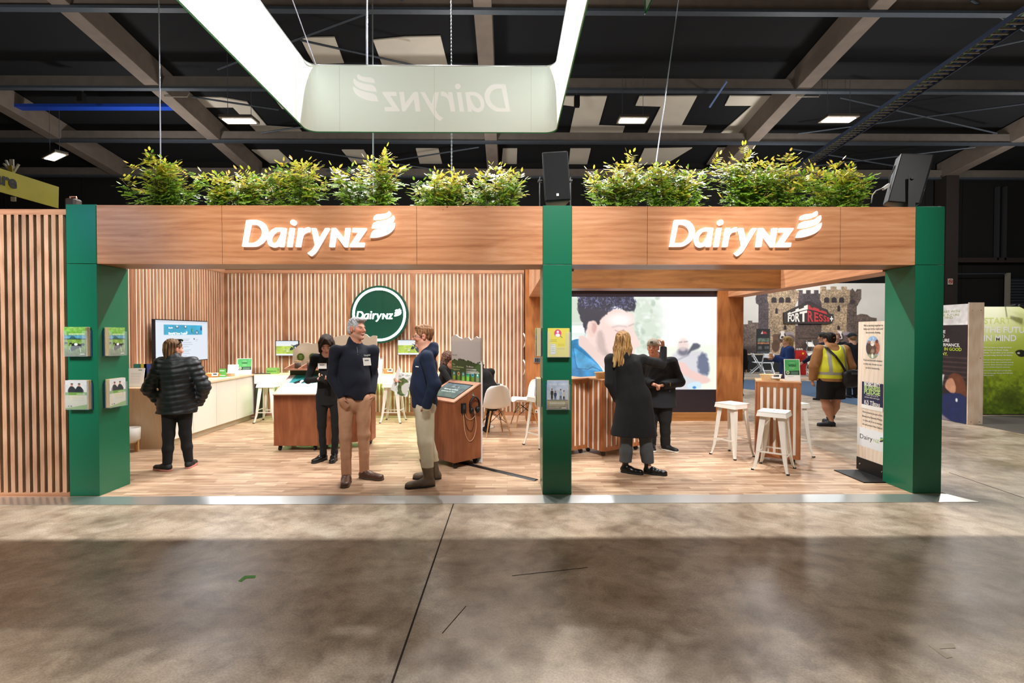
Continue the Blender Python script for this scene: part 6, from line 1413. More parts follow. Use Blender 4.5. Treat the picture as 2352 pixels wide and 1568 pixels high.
def trousers(F, root, m, h=.007, pockets=(), r=(.098, .070, .060, .060), hip=.135, depth=.78, top=.56, end=.05, fold=.005, seed=5, name='trousers', ff=(20, 20, 13)):
    J = F.J; B = F.B; lo, hi = F.bounds([k for k in J if k[:2] in ('hi', 'kn', 'an')], .2); lo[2] = F.o.z; hi[2] = F.o.z+top*F.H+.05; v = Vol(lo, hi, h)
    v.cap(J['pel'], (J['hiL']+J['hiR'])/2, hip*B*.95, hip*B, .03, n=F.f, fl=depth)
    for s_ in 'LR':
        hi_, kn, an = J['hi'+s_], J['kn'+s_], J['an'+s_]; v.cap(hi_, kn, r[0]*B, r[1]*B, .025); v.cap(kn, kn.lerp(an, .5), r[1]*B, r[2]*B, .02); v.cap(kn.lerp(an, .5), an, r[2]*B, r[3]*B, .02)
    for (a, b_, r0, r1) in pockets: v.cap(a, b_, r0, r1, .03)
    v.folds(fold, ff, seed); v.plane((0, 0, F.o.z+top*F.H), (0, 0, 1))
    v.plane((0, 0, F.o.z+end), (0, 0, -1))
    return v.build(name, m, root, origin=F.o)
def shoe(F, root, s_, m, sole, kind='shoe', L_=.27, w=.045, hgt=.10, h=.0055, laces=None, z=None, solec=.022):
    an, to = F.J['an'+s_], F.J['to'+s_]; d = Vector((to.x-an.x, to.y-an.y, 0)).normalized(); z0 = F.o.z if z is None else z; base = Vector((an.x, an.y, z0)); heel = base-d*.055; toe = base+d*(L_-.055-w*.8); n = Vector((0, 0, 1))
    c = (heel+toe)/2; v = Vol(np.array(c)-np.array([L_*.75, L_*.75, .06]), np.array(c)+np.array([L_*.75, L_*.75, .36]), h)
    v.cap(heel+n*.035+d*.03, base+d*.05+n*.045, w*.86, w*.95, .02); v.cap(base+d*.05+n*.04, toe+n*.03, w, w*.92, .03, n=n, fl=.75)
    top = {'shoe': .09, 'ankle': .16, 'boot': .29}[kind]
    v.cap(base+n*.05-d*.005, Vector((an.x, an.y, z0))+(F.J['kn'+s_]-an).normalized()*top, w*.9, w*(.92 if kind != 'boot' else 1.35), .025)
    v.folds(.0015, (60, 60, 60), 7); v.plane((0, 0, z0+.012), (0, 0, -1), .004); v.plane((0, 0, z0+top), (0, 0, 1), .004)
    nm = 'boot' if kind != 'shoe' else 'shoe'; o = v.build(nm, m, root, origin=F.o)
    u = Vol(np.array(c)-np.array([L_*.75, L_*.75, .02]), np.array(c)+np.array([L_*.75, L_*.75, .06]), h)
    u.cap(heel+d*.035, base+d*.05, w*.95, w*1.02, .02); u.cap(base+d*.05, toe, w*1.08, w*1.0, .03); u.plane((0, 0, z0+.001), (0, 0, -1), .002); u.plane((0, 0, z0+solec), (0, 0, 1), .003)
    u.build('sole', sole, o, origin=F.o)
    if laces:
        r_ = d.cross(n).normalized()
        for k in range(4):
            p = base+d*(.045+.02*k)+n*(.092-.010*k); b = MB(); b.tube([p-r_*.02-n*.006-F.o, p+n*.001-F.o, p+r_*.02-n*.006-F.o], .0028, 5); b.build('lace', laces, o)
    return o
# ============================================================ the people
def person(F, label, group=None): 
    return thing('person', label, 'person', tuple(F.o), 0, group)
def tagcard(root, F, p, U, V, w=.085, h=.055, logo_=True):
    p = Vector(p)-F.o; U = Vector(U).normalized(); V = Vector(V).normalized(); N = U.cross(V); b = MB(); b.hexa([p, p+U*w, p+U*w+V*h, p+V*h, p+N*.003, p+U*w+N*.003, p+U*w+V*h+N*.003, p+V*h+N*.003]); c = b.build('name_tag', PAPER, root)
    b = MB(); b.hexa([p+U*w*.2+V*h*.6+N*.0032, p+U*w*.75+V*h*.6+N*.0032, p+U*w*.75+V*h*.75+N*.0032, p+U*w*.2+V*h*.75+N*.0032]+[q+N*.0004 for q in (p+U*w*.2+V*h*.6+N*.0032, p+U*w*.75+V*h*.6+N*.0032, p+U*w*.75+V*h*.75+N*.0032, p+U*w*.2+V*h*.75+N*.0032)]); b.build('tag_print', mat('grey_print', '6a6f72', .5), c)
NAVY = fabric('navy_fleece', '0f1424'); BLKF = fabric('black_wool', '0c0c0f'); BLK2 = fabric('black_knit', '0a0a0b', bump=.2)
SHB = mat('black_leather', '0d0c0c', .3, bump=.1, nscale=40); SOLEB = mat('black_sole', '0a0a0a', .6)
# ---- woman in the black quilted jacket (seen from behind)
F = Fig(-3.95, 6.02, F0, 1.555, 97, 1.08, True)
F.move(['anL', 'knL'], (.02, -.07, 0)); F.move(['anR'], (.02, .04, 0)); F.move(['knR'], (-.01, 0, 0)); F.J['toL'] = F.J['anL']+Vector((-.13, .04, -.04)); F.J['toR'] = F.J['anR']+Vector((-.03, .13, -.04))
F.set(elL=(-.30, -.03, .62*F.H), wrL=(-.215, .06, .50*F.H), elR=(.315, -.02, .63*F.H), wrR=(.215, .08, .51*F.H))
F.move(['hed', 'nck'], (-.045, .02, -.01)); F.head(62, -6)
rt = person(F, 'woman in a black quilted jacket with sunglasses on her head, facing the television')
o, L, Rm, hs = body(F, 'd9a68c', rt, lips='b06058', eyes=False, legs_r=(.055, .038, .032, .024))
v = hairvol(F, L, Rm, hs); 
v.ell(L(0, -.022, .042), (.084, .100, .084), Rm, .01); v.ell(L(0, -.06, -.02), (.074, .055, .085), Rm, .02); v.cap(L(-.05, -.03, -.03), L(-.045, -.045, -.11), .04, .03, .02); v.cap(L(.045, -.035, -.03), L(.04, -.05, -.11), .038, .028, .02); v.cap(L(0, -.075, -.02), L(0, -.07, -.115), .045, .03, .02)
v.ell(L(.0, .085, -.04), (.080, .085, .10), Rm, .01, 's'); v.ell(L(.09, .02, -.03), (.03, .04, .05), Rm, .01, 's'); v.folds(.003, (90, 90, 20), 4)
v.build('hair', HAIRM, rt, hair_paint(L(0, 0, 0), ['3d2a1f', '5b3f2a', '8a6444', 'b08a5e', '4a3224']), origin=F.o)
b = MB(); b.tube([L(x, y, z)-F.o for x, y, z in [(-.086, -.01, .055), (-.082, .03, .088), (0, .045, .118), (.082, .03, .088), (.086, -.01, .055)]], [.005, .006, .012, .006, .005], 8); g = b.build('sunglasses', mat('sunglass_black', '0a0b10', .15), rt, smooth=True)
for q in (-1, 1): b = MB(); b.sphere(L(q*.04, .045, .110)-F.o, (.03, .022, .018), 10); b.build('lens', mat('sunglass_black', '0a0b10', .15), g, smooth=True)
PUFF = mat('black_nylon', '11171b', .52, noise=.2, nscale=8, bump=.15)
def col1(v): v.cap(F.J['nck']+F.u*.0, F.J['nck']+F.u*.045, .088, .082, .02); v.cap(F.J['nck']+F.u*.03, F.J['nck']+F.u*.09, .055, k=.006, mode='s')
coat(F, rt, 'quilted_jacket', PUFF, sw=.074, chest=.178, waist=.172, hip=.190, depth=.74, hem=.43, sleeve=(.080, .074, .052), cuff=.03, fold=.006, seed=4, quilt=(.0085, .062), collar=col1, flare=1.12)
trousers(F, rt, fabric('black_leggings', '101013', bump=.1), r=(.086, .059, .053, .042), hip=.146, fold=.003, end=.075)
SN = mat('dark_trainer', '17151a', .6); SL = mat('pink_sole', 'd98a80', .6)
for s_ in 'LR': shoe(F, rt, s_, SN, SL, L_=.25, w=.042)
# ---- woman in black looking at her phone
F = Fig(-2.27, 6.38, F0, 1.615, -84, .93, True)
F.J['anL'] = F.W((-.03+0, -.02, .045*F.H)); F.J['anR'] = F.W((.075, -.02, .045*F.H)); F.J['anL'] = F.W((-.06, -.02, .045*F.H)); F.J['toL'] = F.J['anL']+Vector((.02, -.13, -.05)); F.J['toR'] = F.J['anR']+Vector((-.05, -.13, -.05))
F.set(elL=(-.20, .03, .655*F.H), wrL=(-.03, .22, .665*F.H), elR=(.24, .05, .635*F.H), wrR=(.06, .20, .655*F.H)); F.J['hed'] = F.W((.01, .055, .915*F.H)); F.J['nck'] = F.W((0, .005, .835*F.H))
F.head(-74, -34, 3)
rt = person(F, 'dark-haired woman dressed in black looking down at her phone behind the grey-haired man')
hl = (F.J['wrL'], (F.J['wrL']-F.J['elL'])*1, (F.u*.8+F.f*-.2), F.f*1+F.u*.3, dict(curl=.8, sc=.9)); hr = (F.J['wrR'], (F.J['wrR']-F.J['elR']), (F.u*.7-F.f*.3), F.f+F.u*.3, dict(curl=.8, sc=.9))
o, L, Rm, hs = body(F, 'e0ad95', rt, [hl, hr], lips='b0605c', brow='2a1a14')
v = hairvol(F, L, Rm, hs, down=.06); v.ell(L(0, -.012, .044), (.088, .102, .088), Rm, .01)
for q in (-1, 1): v.cap(L(q*.062, .035, .055), L(q*.078, .045, -.07), .026, .022, .02); v.cap(L(q*.07, -.01, .02), L(q*.075, .005, -.10), .034, .024, .02)
v.cap(L(0, -.07, .0), L(0, -.075, -.10), .06, .04, .03); v.cap(L(.0, .06, .11), L(-.045, .085, .055), .02, .016, .02); v.cap(L(.0, .06, .11), L(.05, .08, .05), .02, .016, .02)
v.ell(L(.0, .115, -.03), (.064, .078, .098), Rm, .008, 's'); v.folds(.003, (110, 110, 25), 9)
v.build('hair', HAIRM, rt, hair_paint(L(0, 0, 0), ['241812', '3a271c', '2a1b14', '4f3626']), origin=F.o)
def col2(v): v.cap(F.J['nck']+F.u*.0, F.J['nck']+F.u*.055+F.f*.02, .066, .062, .02)
coat(F, rt, 'black_top', BLK2, sw=.056, chest=.135, waist=.125, hip=.148, depth=.70, hem=.44, sleeve=(.056, .046, .034), cuff=.0, fold=.004, collar=col2)
trousers(F, rt, fabric('black_trousers', '0b0b0c', bump=.1), r=(.088, .056, .046, .044), hip=.135, fold=.003, end=.07)
for s_ in 'LR': shoe(F, rt, s_, SHB, SOLEB, kind='ankle', L_=.25, w=.039)
p = F.J['che']+F.r*.10+F.f*.118+F.u*.015; tagcard(rt, F, p, -F.r, F.u, .105, .068)
ph = thing('phone', 'dark phone held by the dark-haired woman in black', 'phone', tuple(F.W((.0, .30, .685*F.H)))); b = MB(); b.M = Matrix.Rotation(-.7, 4, 'X'); b.box(-.036, .036, -.004, .004, -.07, .07); b.build('phone_body', mat('phone_black', '121316', .2), ph, bevel=.003)
b = MB(); b.M = Matrix.Rotation(-.7, 4, 'X'); b.box(-.033, .033, .004, .0046, -.065, .065); b.build('phone_display', mat('phone_glow', 'aac0d0', .3, emit=.4), ph)
# ---- grey-haired man in the navy fleece
F = Fig(-1.68, 5.54, F0, 1.80, -54, 1.0)
F.J['anR'] = F.W((.075, .04, .045*F.H)); F.J['anL'] = F.W((-.115, .02, .045*F.H))
# image left foot is his right foot (nearer), pointing to the camera; left foot turned right
F.J['anR'] = Vector((-1.755, 5.46, F0+.08)); F.J['toR'] = F.J['anR']+Vector((.035, -.15, -.05)); F.J['anL'] = Vector((-1.60, 5.60, F0+.08)); F.J['toL'] = F.J['anL']+Vector((.15, -.06, -.05))
F.J['knR'] = Vector((-1.765, 5.47, F0+.49)); F.J['knL'] = Vector((-1.60, 5.58, F0+.49)); F.J['hiR'] = Vector((-1.775, 5.52, F0+.88)); F.J['hiL'] = Vector((-1.60, 5.56, F0+.88)); F.J['pel'] = Vector((-1.685, 5.545, F0+.94))
for k in ('wai', 'che', 'nck'): F.J[k].x -= .005
F.set(elR=(.235, -.06, .635*F.H), wrR=(.165, .06, .52*F.H), elL=(-.235, -.08, .635*F.H), wrL=(-.17, .05, .525*F.H)); F.J['hed'] = F.W((-.01, .03, .925*F.H)); F.move(['shL', 'shR'], (0, 0, -.022))
F.head(-26, 3)
rt = person(F, 'grey-haired man in a navy fleece and tan trousers with his hands in his pockets')
hl = (F.J['wrL'], F.r*.35-F.u+F.f*.1, F.r, F.f, dict(curl=1.2, sc=.8)); hr = (F.J['wrR'], -F.r*.35-F.u+F.f*.1, -F.r, F.f, dict(curl=1.2, sc=.8))
o, L, Rm, hs = body(F, 'cf8f74', rt, [hl, hr], h=.006, lips='a5564a', brow='5a4a40', blush=.09, stub='b89a88', nose=1.06, jaw=1.05, age=1)
v = hairvol(F, L, Rm, hs, h=.005); v.ell(L(0, -.012, .050), (.081, .098, .083), Rm, .01); v.cap(L(-.045, .075, .10), L(.045, .075, .10), .024, k=.02); v.ell(L(0, -.055, .0), (.077, .05, .075), Rm, .015)
v.ell(L(0, .12, .02), (.1, .062, .065), Rm, .01, 's'); v.ell(L(0, .06, -.06), (.1, .062, .085), Rm, .01, 's')
for q in (-1, 1): v.ell(L(q*.085, .0, -.005), (.022, .03, .035), Rm, .008, 's'); v.cap(L(q*.074, .03, .03), L(q*.076, .028, -.02), .008, .006, .006)
v.ell(L(0, -.02, -.13), (.12, .12, .062), Rm, .01, 's'); v.folds(.0045, (130, 130, 110), 3)
def pg(V):
    q = (V-np.array(L(0, 0, 0))) @ Rm; n = .5+.5*np.sin(q[:, 0]*210+3*np.sin(q[:, 1]*90+q[:, 2]*70)); t = np.clip((q[:, 2]-.03)/.06, 0, 1)*(1-np.clip((q[:, 1]-.02)/.06, 0, 1)*.7)
    lt = np.array(hx('c3c4c6')); dk = np.array(hx('4b4a4c')); k = np.clip(t*.75*n+.08, 0, 1)[:, None]; return lt*(1-k)+dk*k
v.build('hair', attr_mat('grey_hair', rough=.6, bump=.5, bscale=90), rt, pg, origin=F.o)
def col3(v): v.cap(F.J['nck']-F.u*.03+F.f*.005, F.J['nck']+F.u*.035+F.f*.012, .084, .072, .02); v.cap(F.J['nck']+F.u*.075+F.f*.055, F.J['nck']+F.u*.14+F.f*.09, .050, k=.008, mode='s'); v.cap(F.J['nck']+F.f*.09+F.u*.06, F.J['nck']+F.f*.10-F.u*.01, .020, .008, k=.006, mode='s')
coat(F, rt, 'navy_fleece', NAVY, h=.0065, sw=.054, chest=.158, waist=.162, hip=.168, depth=.76, hem=.495, sleeve=(.058, .054, .044), cuff=.0, fold=.005, ffreq=(14, 14, 10), seed=8, collar=col3)
trousers(F, rt, fabric('tan_chino', 'bf8f6f', bump=.2, noise=.12), r=(.090, .067, .057, .052), hip=.138, fold=.0035, ff=(20, 20, 12), end=.06, top=.575, pockets=[(F.J['wr'+q]-F.u*.035, F.J['wr'+q]-F.u*.10+(F.r if q == 'L' else -F.r)*.05, .044, .038) for q in 'LR'])
BRL = mat('brown_leather', '5a3d30', .4, noise=.25, nscale=30, bump=.1); BRS = mat('brown_sole', '5b4a3c', .7)
for s_ in 'LR': shoe(F, rt, s_, BRL, BRS, L_=.30, w=.05, laces=mat('dark_lace', '2a1c16', .7))
tp_ = F.J['che']-F.r*.02+F.f*.135-F.u*.05
tagcard(rt, F, F.J['che']-F.r*.055+F.f*.128-F.u*.03, -F.r*1, F.u*1+F.r*.12, .085, .085)
p = F.J['che']-F.r*.06+F.f*.130+F.u*.075-F.o; b = MB(); text(b, 'DairyNZ', p, -F.r, F.u, .018, width=.07); b.build('chest_logo', mat('white_print', 'f2f2ee', .5), rt)
b = MB(); a_ = F.J['nck']+F.f*.085-F.u*.03-F.o; b.tube([a_, a_-F.u*.09+F.f*.03], .004, 6); b.build('zip', mat('zip_grey', '6a6e74', .4, .4), rt)
# ---- man in glasses, navy hooded jacket, cream trousers, gumboots, holding a book
F = Fig(-.865, 5.42, F0, 1.705, 184, 1.12)
F.J['anL'] = Vector((-.83, 5.29, F0+.08)); F.J['toL'] = F.J['anL']+Vector((-.15, -.05, -.05)); F.J['anR'] = Vector((-.80, 5.56, F0+.08)); F.J['toR'] = F.J['anR']+Vector((-.16, .0, -.05))
F.J['knL'] = Vector((-.87, 5.30, F0+.47)); F.J['knR'] = Vector((-.89, 5.52, F0+.47)); F.J['hiL'] = Vector((-.885, 5.36, F0+.84)); F.J['hiR'] = Vector((-.905, 5.48, F0+.84)); F.J['pel'] = Vector((-.895, 5.42, F0+.90))
F.J['wai'] = Vector((-.915, 5.42, F0+1.03)); F.J['che'] = Vector((-.89, 5.42, F0+1.22)); F.J['nck'] = Vector((-.87, 5.42, F0+1.415)); F.J['hed'] = Vector((-.905, 5.42, F0+1.585))
F.J['shL'] = Vector((-.845, 5.24, F0+1.37)); F.J['shR'] = Vector((-.875, 5.60, F0+1.37)); F.J['elL'] = Vector((-.755, 5.19, F0+1.09)); F.J['wrL'] = Vector((-.84, 5.20, F0+.87)); F.J['elR'] = Vector((-.90, 5.66, F0+1.10)); F.J['wrR'] = Vector((-1.10, 5.50, F0+1.10))
F.head(190, -3)
rt = person(F, 'man in glasses wearing a navy hooded jacket, cream trousers and muddy boots')
hl = (F.J['wrL'], (-.05, .35, -1), (0, 1, 0), (-1, 0, 0), dict(curl=.5)); hr = (F.J['wrR'], (-.9, -.25, -.1), (0, -.4, 1), (-.2, -1, -.2), dict(curl=.55))
o, L, Rm, hs = body(F, 'e0a58c', rt, [hl, hr], h=.006, lips='b5655a', brow='8a6444', blush=.10, nose=1.05, stub='c99074', jaw=1.03, neck_r=.060)
v = hairvol(F, L, Rm, hs, h=.005); v.ell(L(0, -.014, .048), (.084, .103, .086), Rm, .01); v.cap(L(-.04, .065, .10), L(.04, .07, .098), .020, k=.02); v.ell(L(0, -.05, .005), (.075, .05, .07), Rm, .015)
v.ell(L(0, .12, .015), (.1, .062, .068), Rm, .01, 's'); v.ell(L(0, .055, -.055), (.1, .06, .08), Rm, .01, 's')
for q in (-1, 1): v.ell(L(q*.085, .0, -.005), (.022, .028, .035), Rm, .008, 's'); v.cap(L(q*.073, .028, .03), L(q*.075, .026, -.02), .008, .005, .006)
v.ell(L(0, -.02, -.13), (.12, .12, .065), Rm, .01, 's'); v.folds(.0025, (110, 110, 60), 5)
v.build('hair', HAIRM, rt, hair_paint(L(0, 0, 0), ['7a4a30', '9a6844', 'b98a62', '8a5a3a']), origin=F.o)
g = MB(); fr = mat('glasses_black', '141418', .3)
for q in (-1, 1):
    g.tube([L(q*.032+.021*math.cos(a), .106+.002*abs(math.cos(a)), .001+.017*math.sin(a))-F.o for a in [k*PI/8 for k in range(17)]], .0022, 5, caps=False); g.tube([L(q*.053, .104, .006)-F.o, L(q*.078, .06, .006)-F.o, L(q*.081, -.005, .004)-F.o], .0026, 5)
g.tube([L(-.011, .108, .004)-F.o, L(0, .111, .007)-F.o, L(.011, .108, .004)-F.o], .002, 5); g.build('glasses', fr, rt)
NV2 = fabric('navy_canvas', '101f3a', bump=.15, noise=.25, nscale=12)
def col4(v):
    n = F.J['nck']; v.cap(n-F.f*.065+F.u*.0-F.r*.08, n-F.f*.065+F.u*.0+F.r*.08, .06, k=.03); v.cap(n-F.f*.075+F.u*.06-F.r*.05, n-F.f*.075+F.u*.06+F.r*.05, .05, k=.03); v.cap(n+F.f*.03-F.r*.055, n-F.f*.04+F.u*.04-F.r*.07, .026, k=.02); v.cap(n+F.f*.03+F.r*.055, n-F.f*.04+F.u*.04+F.r*.07, .026, k=.02)
    v.cap(n+F.f*.02+F.u*.02, n+F.u*.12+F.f*.03, .056, k=.01, mode='s')
coat(F, rt, 'hooded_jacket', NV2, h=.0065, sw=.062, chest=.152, waist=.139, hip=.146, depth=.80, hem=.485, sleeve=(.062, .058, .048), cuff=.01, fold=.006, ffreq=(18, 18, 16), seed=12, collar=col4)
for z_ in (.93, .87): b = MB(); b.sphere((-.895-.165-F.o.x+.03, 5.30-F.o.y, z_), .006, 6); b.build('snap_button', CHROME, rt)
b = MB(); p = Vector((-.965, 5.275, F0+1.265)); b.hexa([p+Vector(q)-F.o for q in [(0, 0, 0), (.035, -.012, -.003), (.035, -.012, .007), (0, 0, .010), (0, -.002, 0), (.035, -.014, -.003), (.035, -.014, .007), (0, -.002, .010)]]); b.build('chest_logo', mat('white_print', 'f2f2ee', .5), rt)
trousers(F, rt, fabric('cream_trouser', 'cfc3a8', bump=.2, noise=.08), r=(.100, .072, .060, .056), hip=.150, fold=.005, ff=(20, 20, 14), end=.20, seed=9, pockets=[(F.J['wrL']-F.u*.03, F.J['wrL']-F.u*.11+Vector((-.01, .05, 0)), .044, .036)])
GB = mat('muddy_boot', '6b5b49', .7, noise=.5, nscale=14, bump=.2); GS = mat('dark_boot_sole', '1d1b1a', .6)
for s_ in 'LR': shoe(F, rt, s_, GB, GS, kind='boot', L_=.30, w=.052)
bk = thing('book', 'open white brochure with a green photo held by the man in glasses', 'book', (-1.17, 5.46, F0+1.09))
b = MB(); b.M = Matrix.Rotation(.22, 4, 'Y'); b.hexa([(-.09, .04, -.11), (.0, .0, -.13), (.0, .006, -.13), (-.09, .046, -.11), (-.06, .04, .17), (.0, .0, .10), (.0, .006, .10), (-.06, .046, .17)]); b.build('back_cover', PAPER, bk)
b = MB(); b.M = Matrix.Rotation(.22, 4, 'Y'); b.box(-.02, .12, -.03, -.004, -.14, .10); b.build('pages', PAPER, bk)
q = Pic(40, 56, 42, 60, 'e9e6df'); q.poly([(6, 16), (30, 14), (38, 30), (34, 56), (8, 56)], '5b6a3a', 1, 1, 2, 2, 3, 5); q.mottle(.5, 4, 3); q.poly([(16, 34), (36, 20), (38, 52), (24, 52)], 'e4ded2', 1, 1, 2)
M4 = Matrix.Rotation(.22, 3, 'Y'); q.mesh('cover_print', M4 @ Vector((-.02, -.031, .10)), M4 @ Vector((.14, 0, 0)), M4 @ Vector((0, 0, -.24)), PRM, bk)
# ---- blonde woman in the long black coat, pointing
F = Fig(1.475, 5.80, F0, 1.645, 80, 1.06, True)
F.J['anL'] = Vector((1.375, 5.79, F0+.07)); F.J['toL'] = F.J['anL']+Vector((.12, -.07, -.05)); F.J['anR'] = Vector((1.63, 5.74, F0+.07)); F.J['toR'] = F.J['anR']+Vector((.13, -.06, -.05)); F.J['knL'] = Vector((1.39, 5.80, F0+.44)); F.J['knR'] = Vector((1.60, 5.79, F0+.44))
F.set(elL=(-.25, -.02, .63*F.H), wrL=(-.165, .05, .515*F.H)); F.move(['hed'], (-.135, .0, 0)); F.move(['nck'], (-.115, -.01, -.01)); F.move(['shL'], (-.09, 0, -.02)); F.move(['che'], (-.06, 0, 0)); F.move(['wai'], (-.04, 0, 0)); F.move(['elL', 'wrL'], (-.03, 0, 0))
F.J['shR'] = at(1476, 826, 5.84); F.J['shR'].z += .0; F.J['elR'] = at(1521, 836, 5.98); F.J['wrR'] = at(1524, 800, 6.02)
F.head(95, 2)
rt = person(F, 'blonde woman in a long black coat seen from behind, raising her right arm')
hr = (F.J['wrR'], (-.15, .1, 1), (-.6, .8, 0), (-.7, -.5, 0), dict(curl=.75, sc=.95)); hl = (F.J['wrL'], (0, .1, -1), F.r, F.f, dict(curl=1.0, sc=.75))
o, L, Rm, hs = body(F, 'e6b49c', rt, [hr, hl], eyes=False)
v = hairvol(F, L, Rm, hs, down=.32, ext=.22); v.ell(L(0, -.014, .044), (.086, .102, .086), Rm, .01)
v.cap(L(0, -.075, .02), L(-.01, -.085, -.18), .072, .05, .03, n=F.f, fl=.6)
for k in range(17):
    a = PI*(k-8)/9.4; cx, cy = .074*math.sin(a), -.012-.082*math.cos(a); w_ = RN.uniform(.8, 1.15); bot = (cx*1.35+RN.uniform(-.02, .02)-.01, cy*.9-.025, -.235-.05*math.cos(a*1.1)+RN.uniform(-.03, .02))
    v.cap(L(cx*.6, cy*.7, .06), L(cx*1.1, cy*1.05, -.08), .030, .030, .012); v.cap(L(cx*1.1, cy*1.05, -.08), L(*bot), .030*w_, .013, .012)
v.ell(L(0, .11, -.03), (.07, .07, .11), Rm, .01, 's'); v.folds(.0035, (120, 60, 8), 4)
v.build('hair', HAIRM, rt, hair_paint(L(0, 0, 0), ['6b4527', '9a6d3d', 'c9985c', 'dcb47a', '8a5f34', 'b78a52'], freq=60), origin=F.o)
def col5(v): v.cap(F.J['nck']-F.u*.01-F.f*.01, F.J['nck']+F.u*.045-F.f*.01, .080, .074, .02)
coat(F, rt, 'long_coat', BLKF, sw=.058, chest=.148, waist=.150, hip=.180, depth=.68, hem=.262, cuff=.01, fold=.006, ffreq=(18, 18, 6), seed=6, flare=1.42, collar=col5, sleeve=(.058, .050, .041))
trousers(F, rt, fabric('grey_jeans', '4a4c4e', bump=.2, noise=.15), r=(.09, .072, .068, .068), hip=.13, fold=.004, end=.125)
for s_ in 'LR': shoe(F, rt, s_, SHB, SOLEB, kind='ankle', L_=.26, w=.041)
# ---- woman in the grey beanie
F = Fig(2.10, 6.92, F0, 1.53, -112, 1.16, True); F.J['hed'].x -= .075; F.J['nck'].x -= .04; F.J['hed'].z += .0; F.move(['shL', 'shR'], (0, 0, -.015))
F.set(elL=(-.285, -.02, .625*F.H), wrL=(-.075, .20, .60*F.H), elR=(.26, -.02, .63*F.H), wrR=(.03, .23, .605*F.H))
F.J['toL'] = F.J['anL']+Vector((.08, -.12, -.04)); F.J['toR'] = F.J['anR']+Vector((-.02, -.14, -.04)); F.head(-118, 2)
rt = person(F, 'woman in a grey beanie and dark coat facing the blonde woman')
hl = (F.J['wrL'], (F.J['wrL']-F.J['elL']), (0, 0, -1), F.f+F.u*.4, dict(curl=1.0, sc=.95)); hr = (F.J['wrR'], (F.J['wrR']-F.J['elR']), (0, .3, -1), F.f+F.u*.6, dict(curl=1.0, sc=.95))
o, L, Rm, hs = body(F, 'd9a087', rt, [hl, hr], lips='a85a52', brow='3a2a20', jaw=.98)
v = hairvol(F, L, Rm, hs); v.ell(L(0, -.012, .046), (.085, .103, .092), Rm, .01); v.cap(L(0, -.07, .02), L(0, -.07, .0), .045, k=.03); v.plane(L(0, 0, .024), -(Vector(Rm[:, 2].tolist()))+Vector(Rm[:, 1].tolist())*.12, .006); v.folds(.0015, (220, 220, 10), 2)
bn_ = v.build('beanie', fabric('grey_knit', 'a39c8f', bump=.5, nscale=60), rt, origin=F.o)
b = MB(); c_ = L(-.018, .098, .062)-F.o; r_, f_, u_ = frame(F.hf); b.hexa([c_, c_+r_*.04, c_+r_*.04+u_*.028-f_*.004, c_+u_*.028-f_*.004]+[q+f_*.006 for q in (c_, c_+r_*.04, c_+r_*.04+u_*.028-f_*.004, c_+u_*.028-f_*.004)]); b.build('beanie_patch', mat('patch_grey', '5f5d58', .6), bn_)
DKC = fabric('charcoal_coat', '14171c', bump=.2)
def col6(v): n = F.J['nck']; v.cap(n-F.u*.02, n+F.u*.03, .082, .07, .02); v.cap(n+F.f*.045-F.r*.06-F.u*.05, n-F.f*.04-F.r*.05+F.u*.03, .03, .026, .02, ); v.cap(n+F.f*.045+F.r*.06-F.u*.05, n-F.f*.04+F.r*.05+F.u*.03, .03, .026, .02); v.cap(n+F.f*.06, n+F.f*.06+F.u*.12, .045, k=.01, mode='s')
coat(F, rt, 'dark_coat', DKC, sw=.056, chest=.165, waist=.168, hip=.185, depth=.78, hem=.395, sleeve=(.062, .058, .046), cuff=.0, fold=.005, seed=15, flare=1.16, collar=col6)
for (x_, z_) in ((-.045, .70), (-.065, .55), (-.16, .55), (-.05, .62)): b = MB(); p = F.W((x_, .145 if z_ < .6 else .125, z_*F.H))-F.o; b.sphere(p, .014, 8); b.build('coat_button', mat('button_grey', '34373c', .3), rt, smooth=True)
b = MB(); p = F.J['wrL'].lerp(F.J['elL'], .32)-F.o+Vector((0, -.052, 0)); b.sphere(p, (.02, .012, .03), 8); b.build('sleeve_badge', mat('gold_badge', '8a7440', .5, .3), rt, smooth=True)
tagcard(rt, F, F.J['che']+F.f*.125+F.r*.075-F.u*.0, -F.r, F.u, .045, .075)
trousers(F, rt, fabric('black_trousers', '0b0b0c', bump=.1), r=(.105, .07, .058, .056), hip=.16, fold=.004, end=.05)
for s_ in 'LR': shoe(F, rt, s_, mat('black_mesh_trainer', '121214', .6), mat('white_sole', 'd8d2c8', .5), L_=.26, w=.043)
# ---- two people sitting at the small round table
F = Fig(-.20, 8.10, F0, 1.66, 112, .98, True)
F.J.update(pel=Vector((-.23, 8.02, .56)), wai=Vector((-.27, 8.03, .70)), che=Vector((-.36, 8.08, .88)), nck=Vector((-.47, 8.12, 1.06)), hed=Vector((-.53, 8.17, 1.17)), shL=Vector((-.60, 8.05, 1.0)), shR=Vector((-.27, 8.22, 1.0)), elL=Vector((-.70, 8.15, .78)), elR=Vector((-.28, 8.45, .79)), wrL=Vector((-.62, 8.38, .80)), wrR=Vector((-.44, 8.50, .80)), hiL=Vector((-.32, 8.0, .53)), hiR=Vector((-.14, 8.06, .53)), knL=Vector((-.48, 8.36, .54)), knR=Vector((-.26, 8.42, .54)), anL=Vector((-.46, 8.28, .09)), anR=Vector((-.33, 8.2, .09)))
F.J['toL'] = F.J['anL']+Vector((-.04, .13, -.05)); F.J['toR'] = F.J['anR']+Vector((-.04, .13, -.05)); F.head(120, -12)
rt = person(F, 'curly-haired person in black sitting with their back to us at the round table')
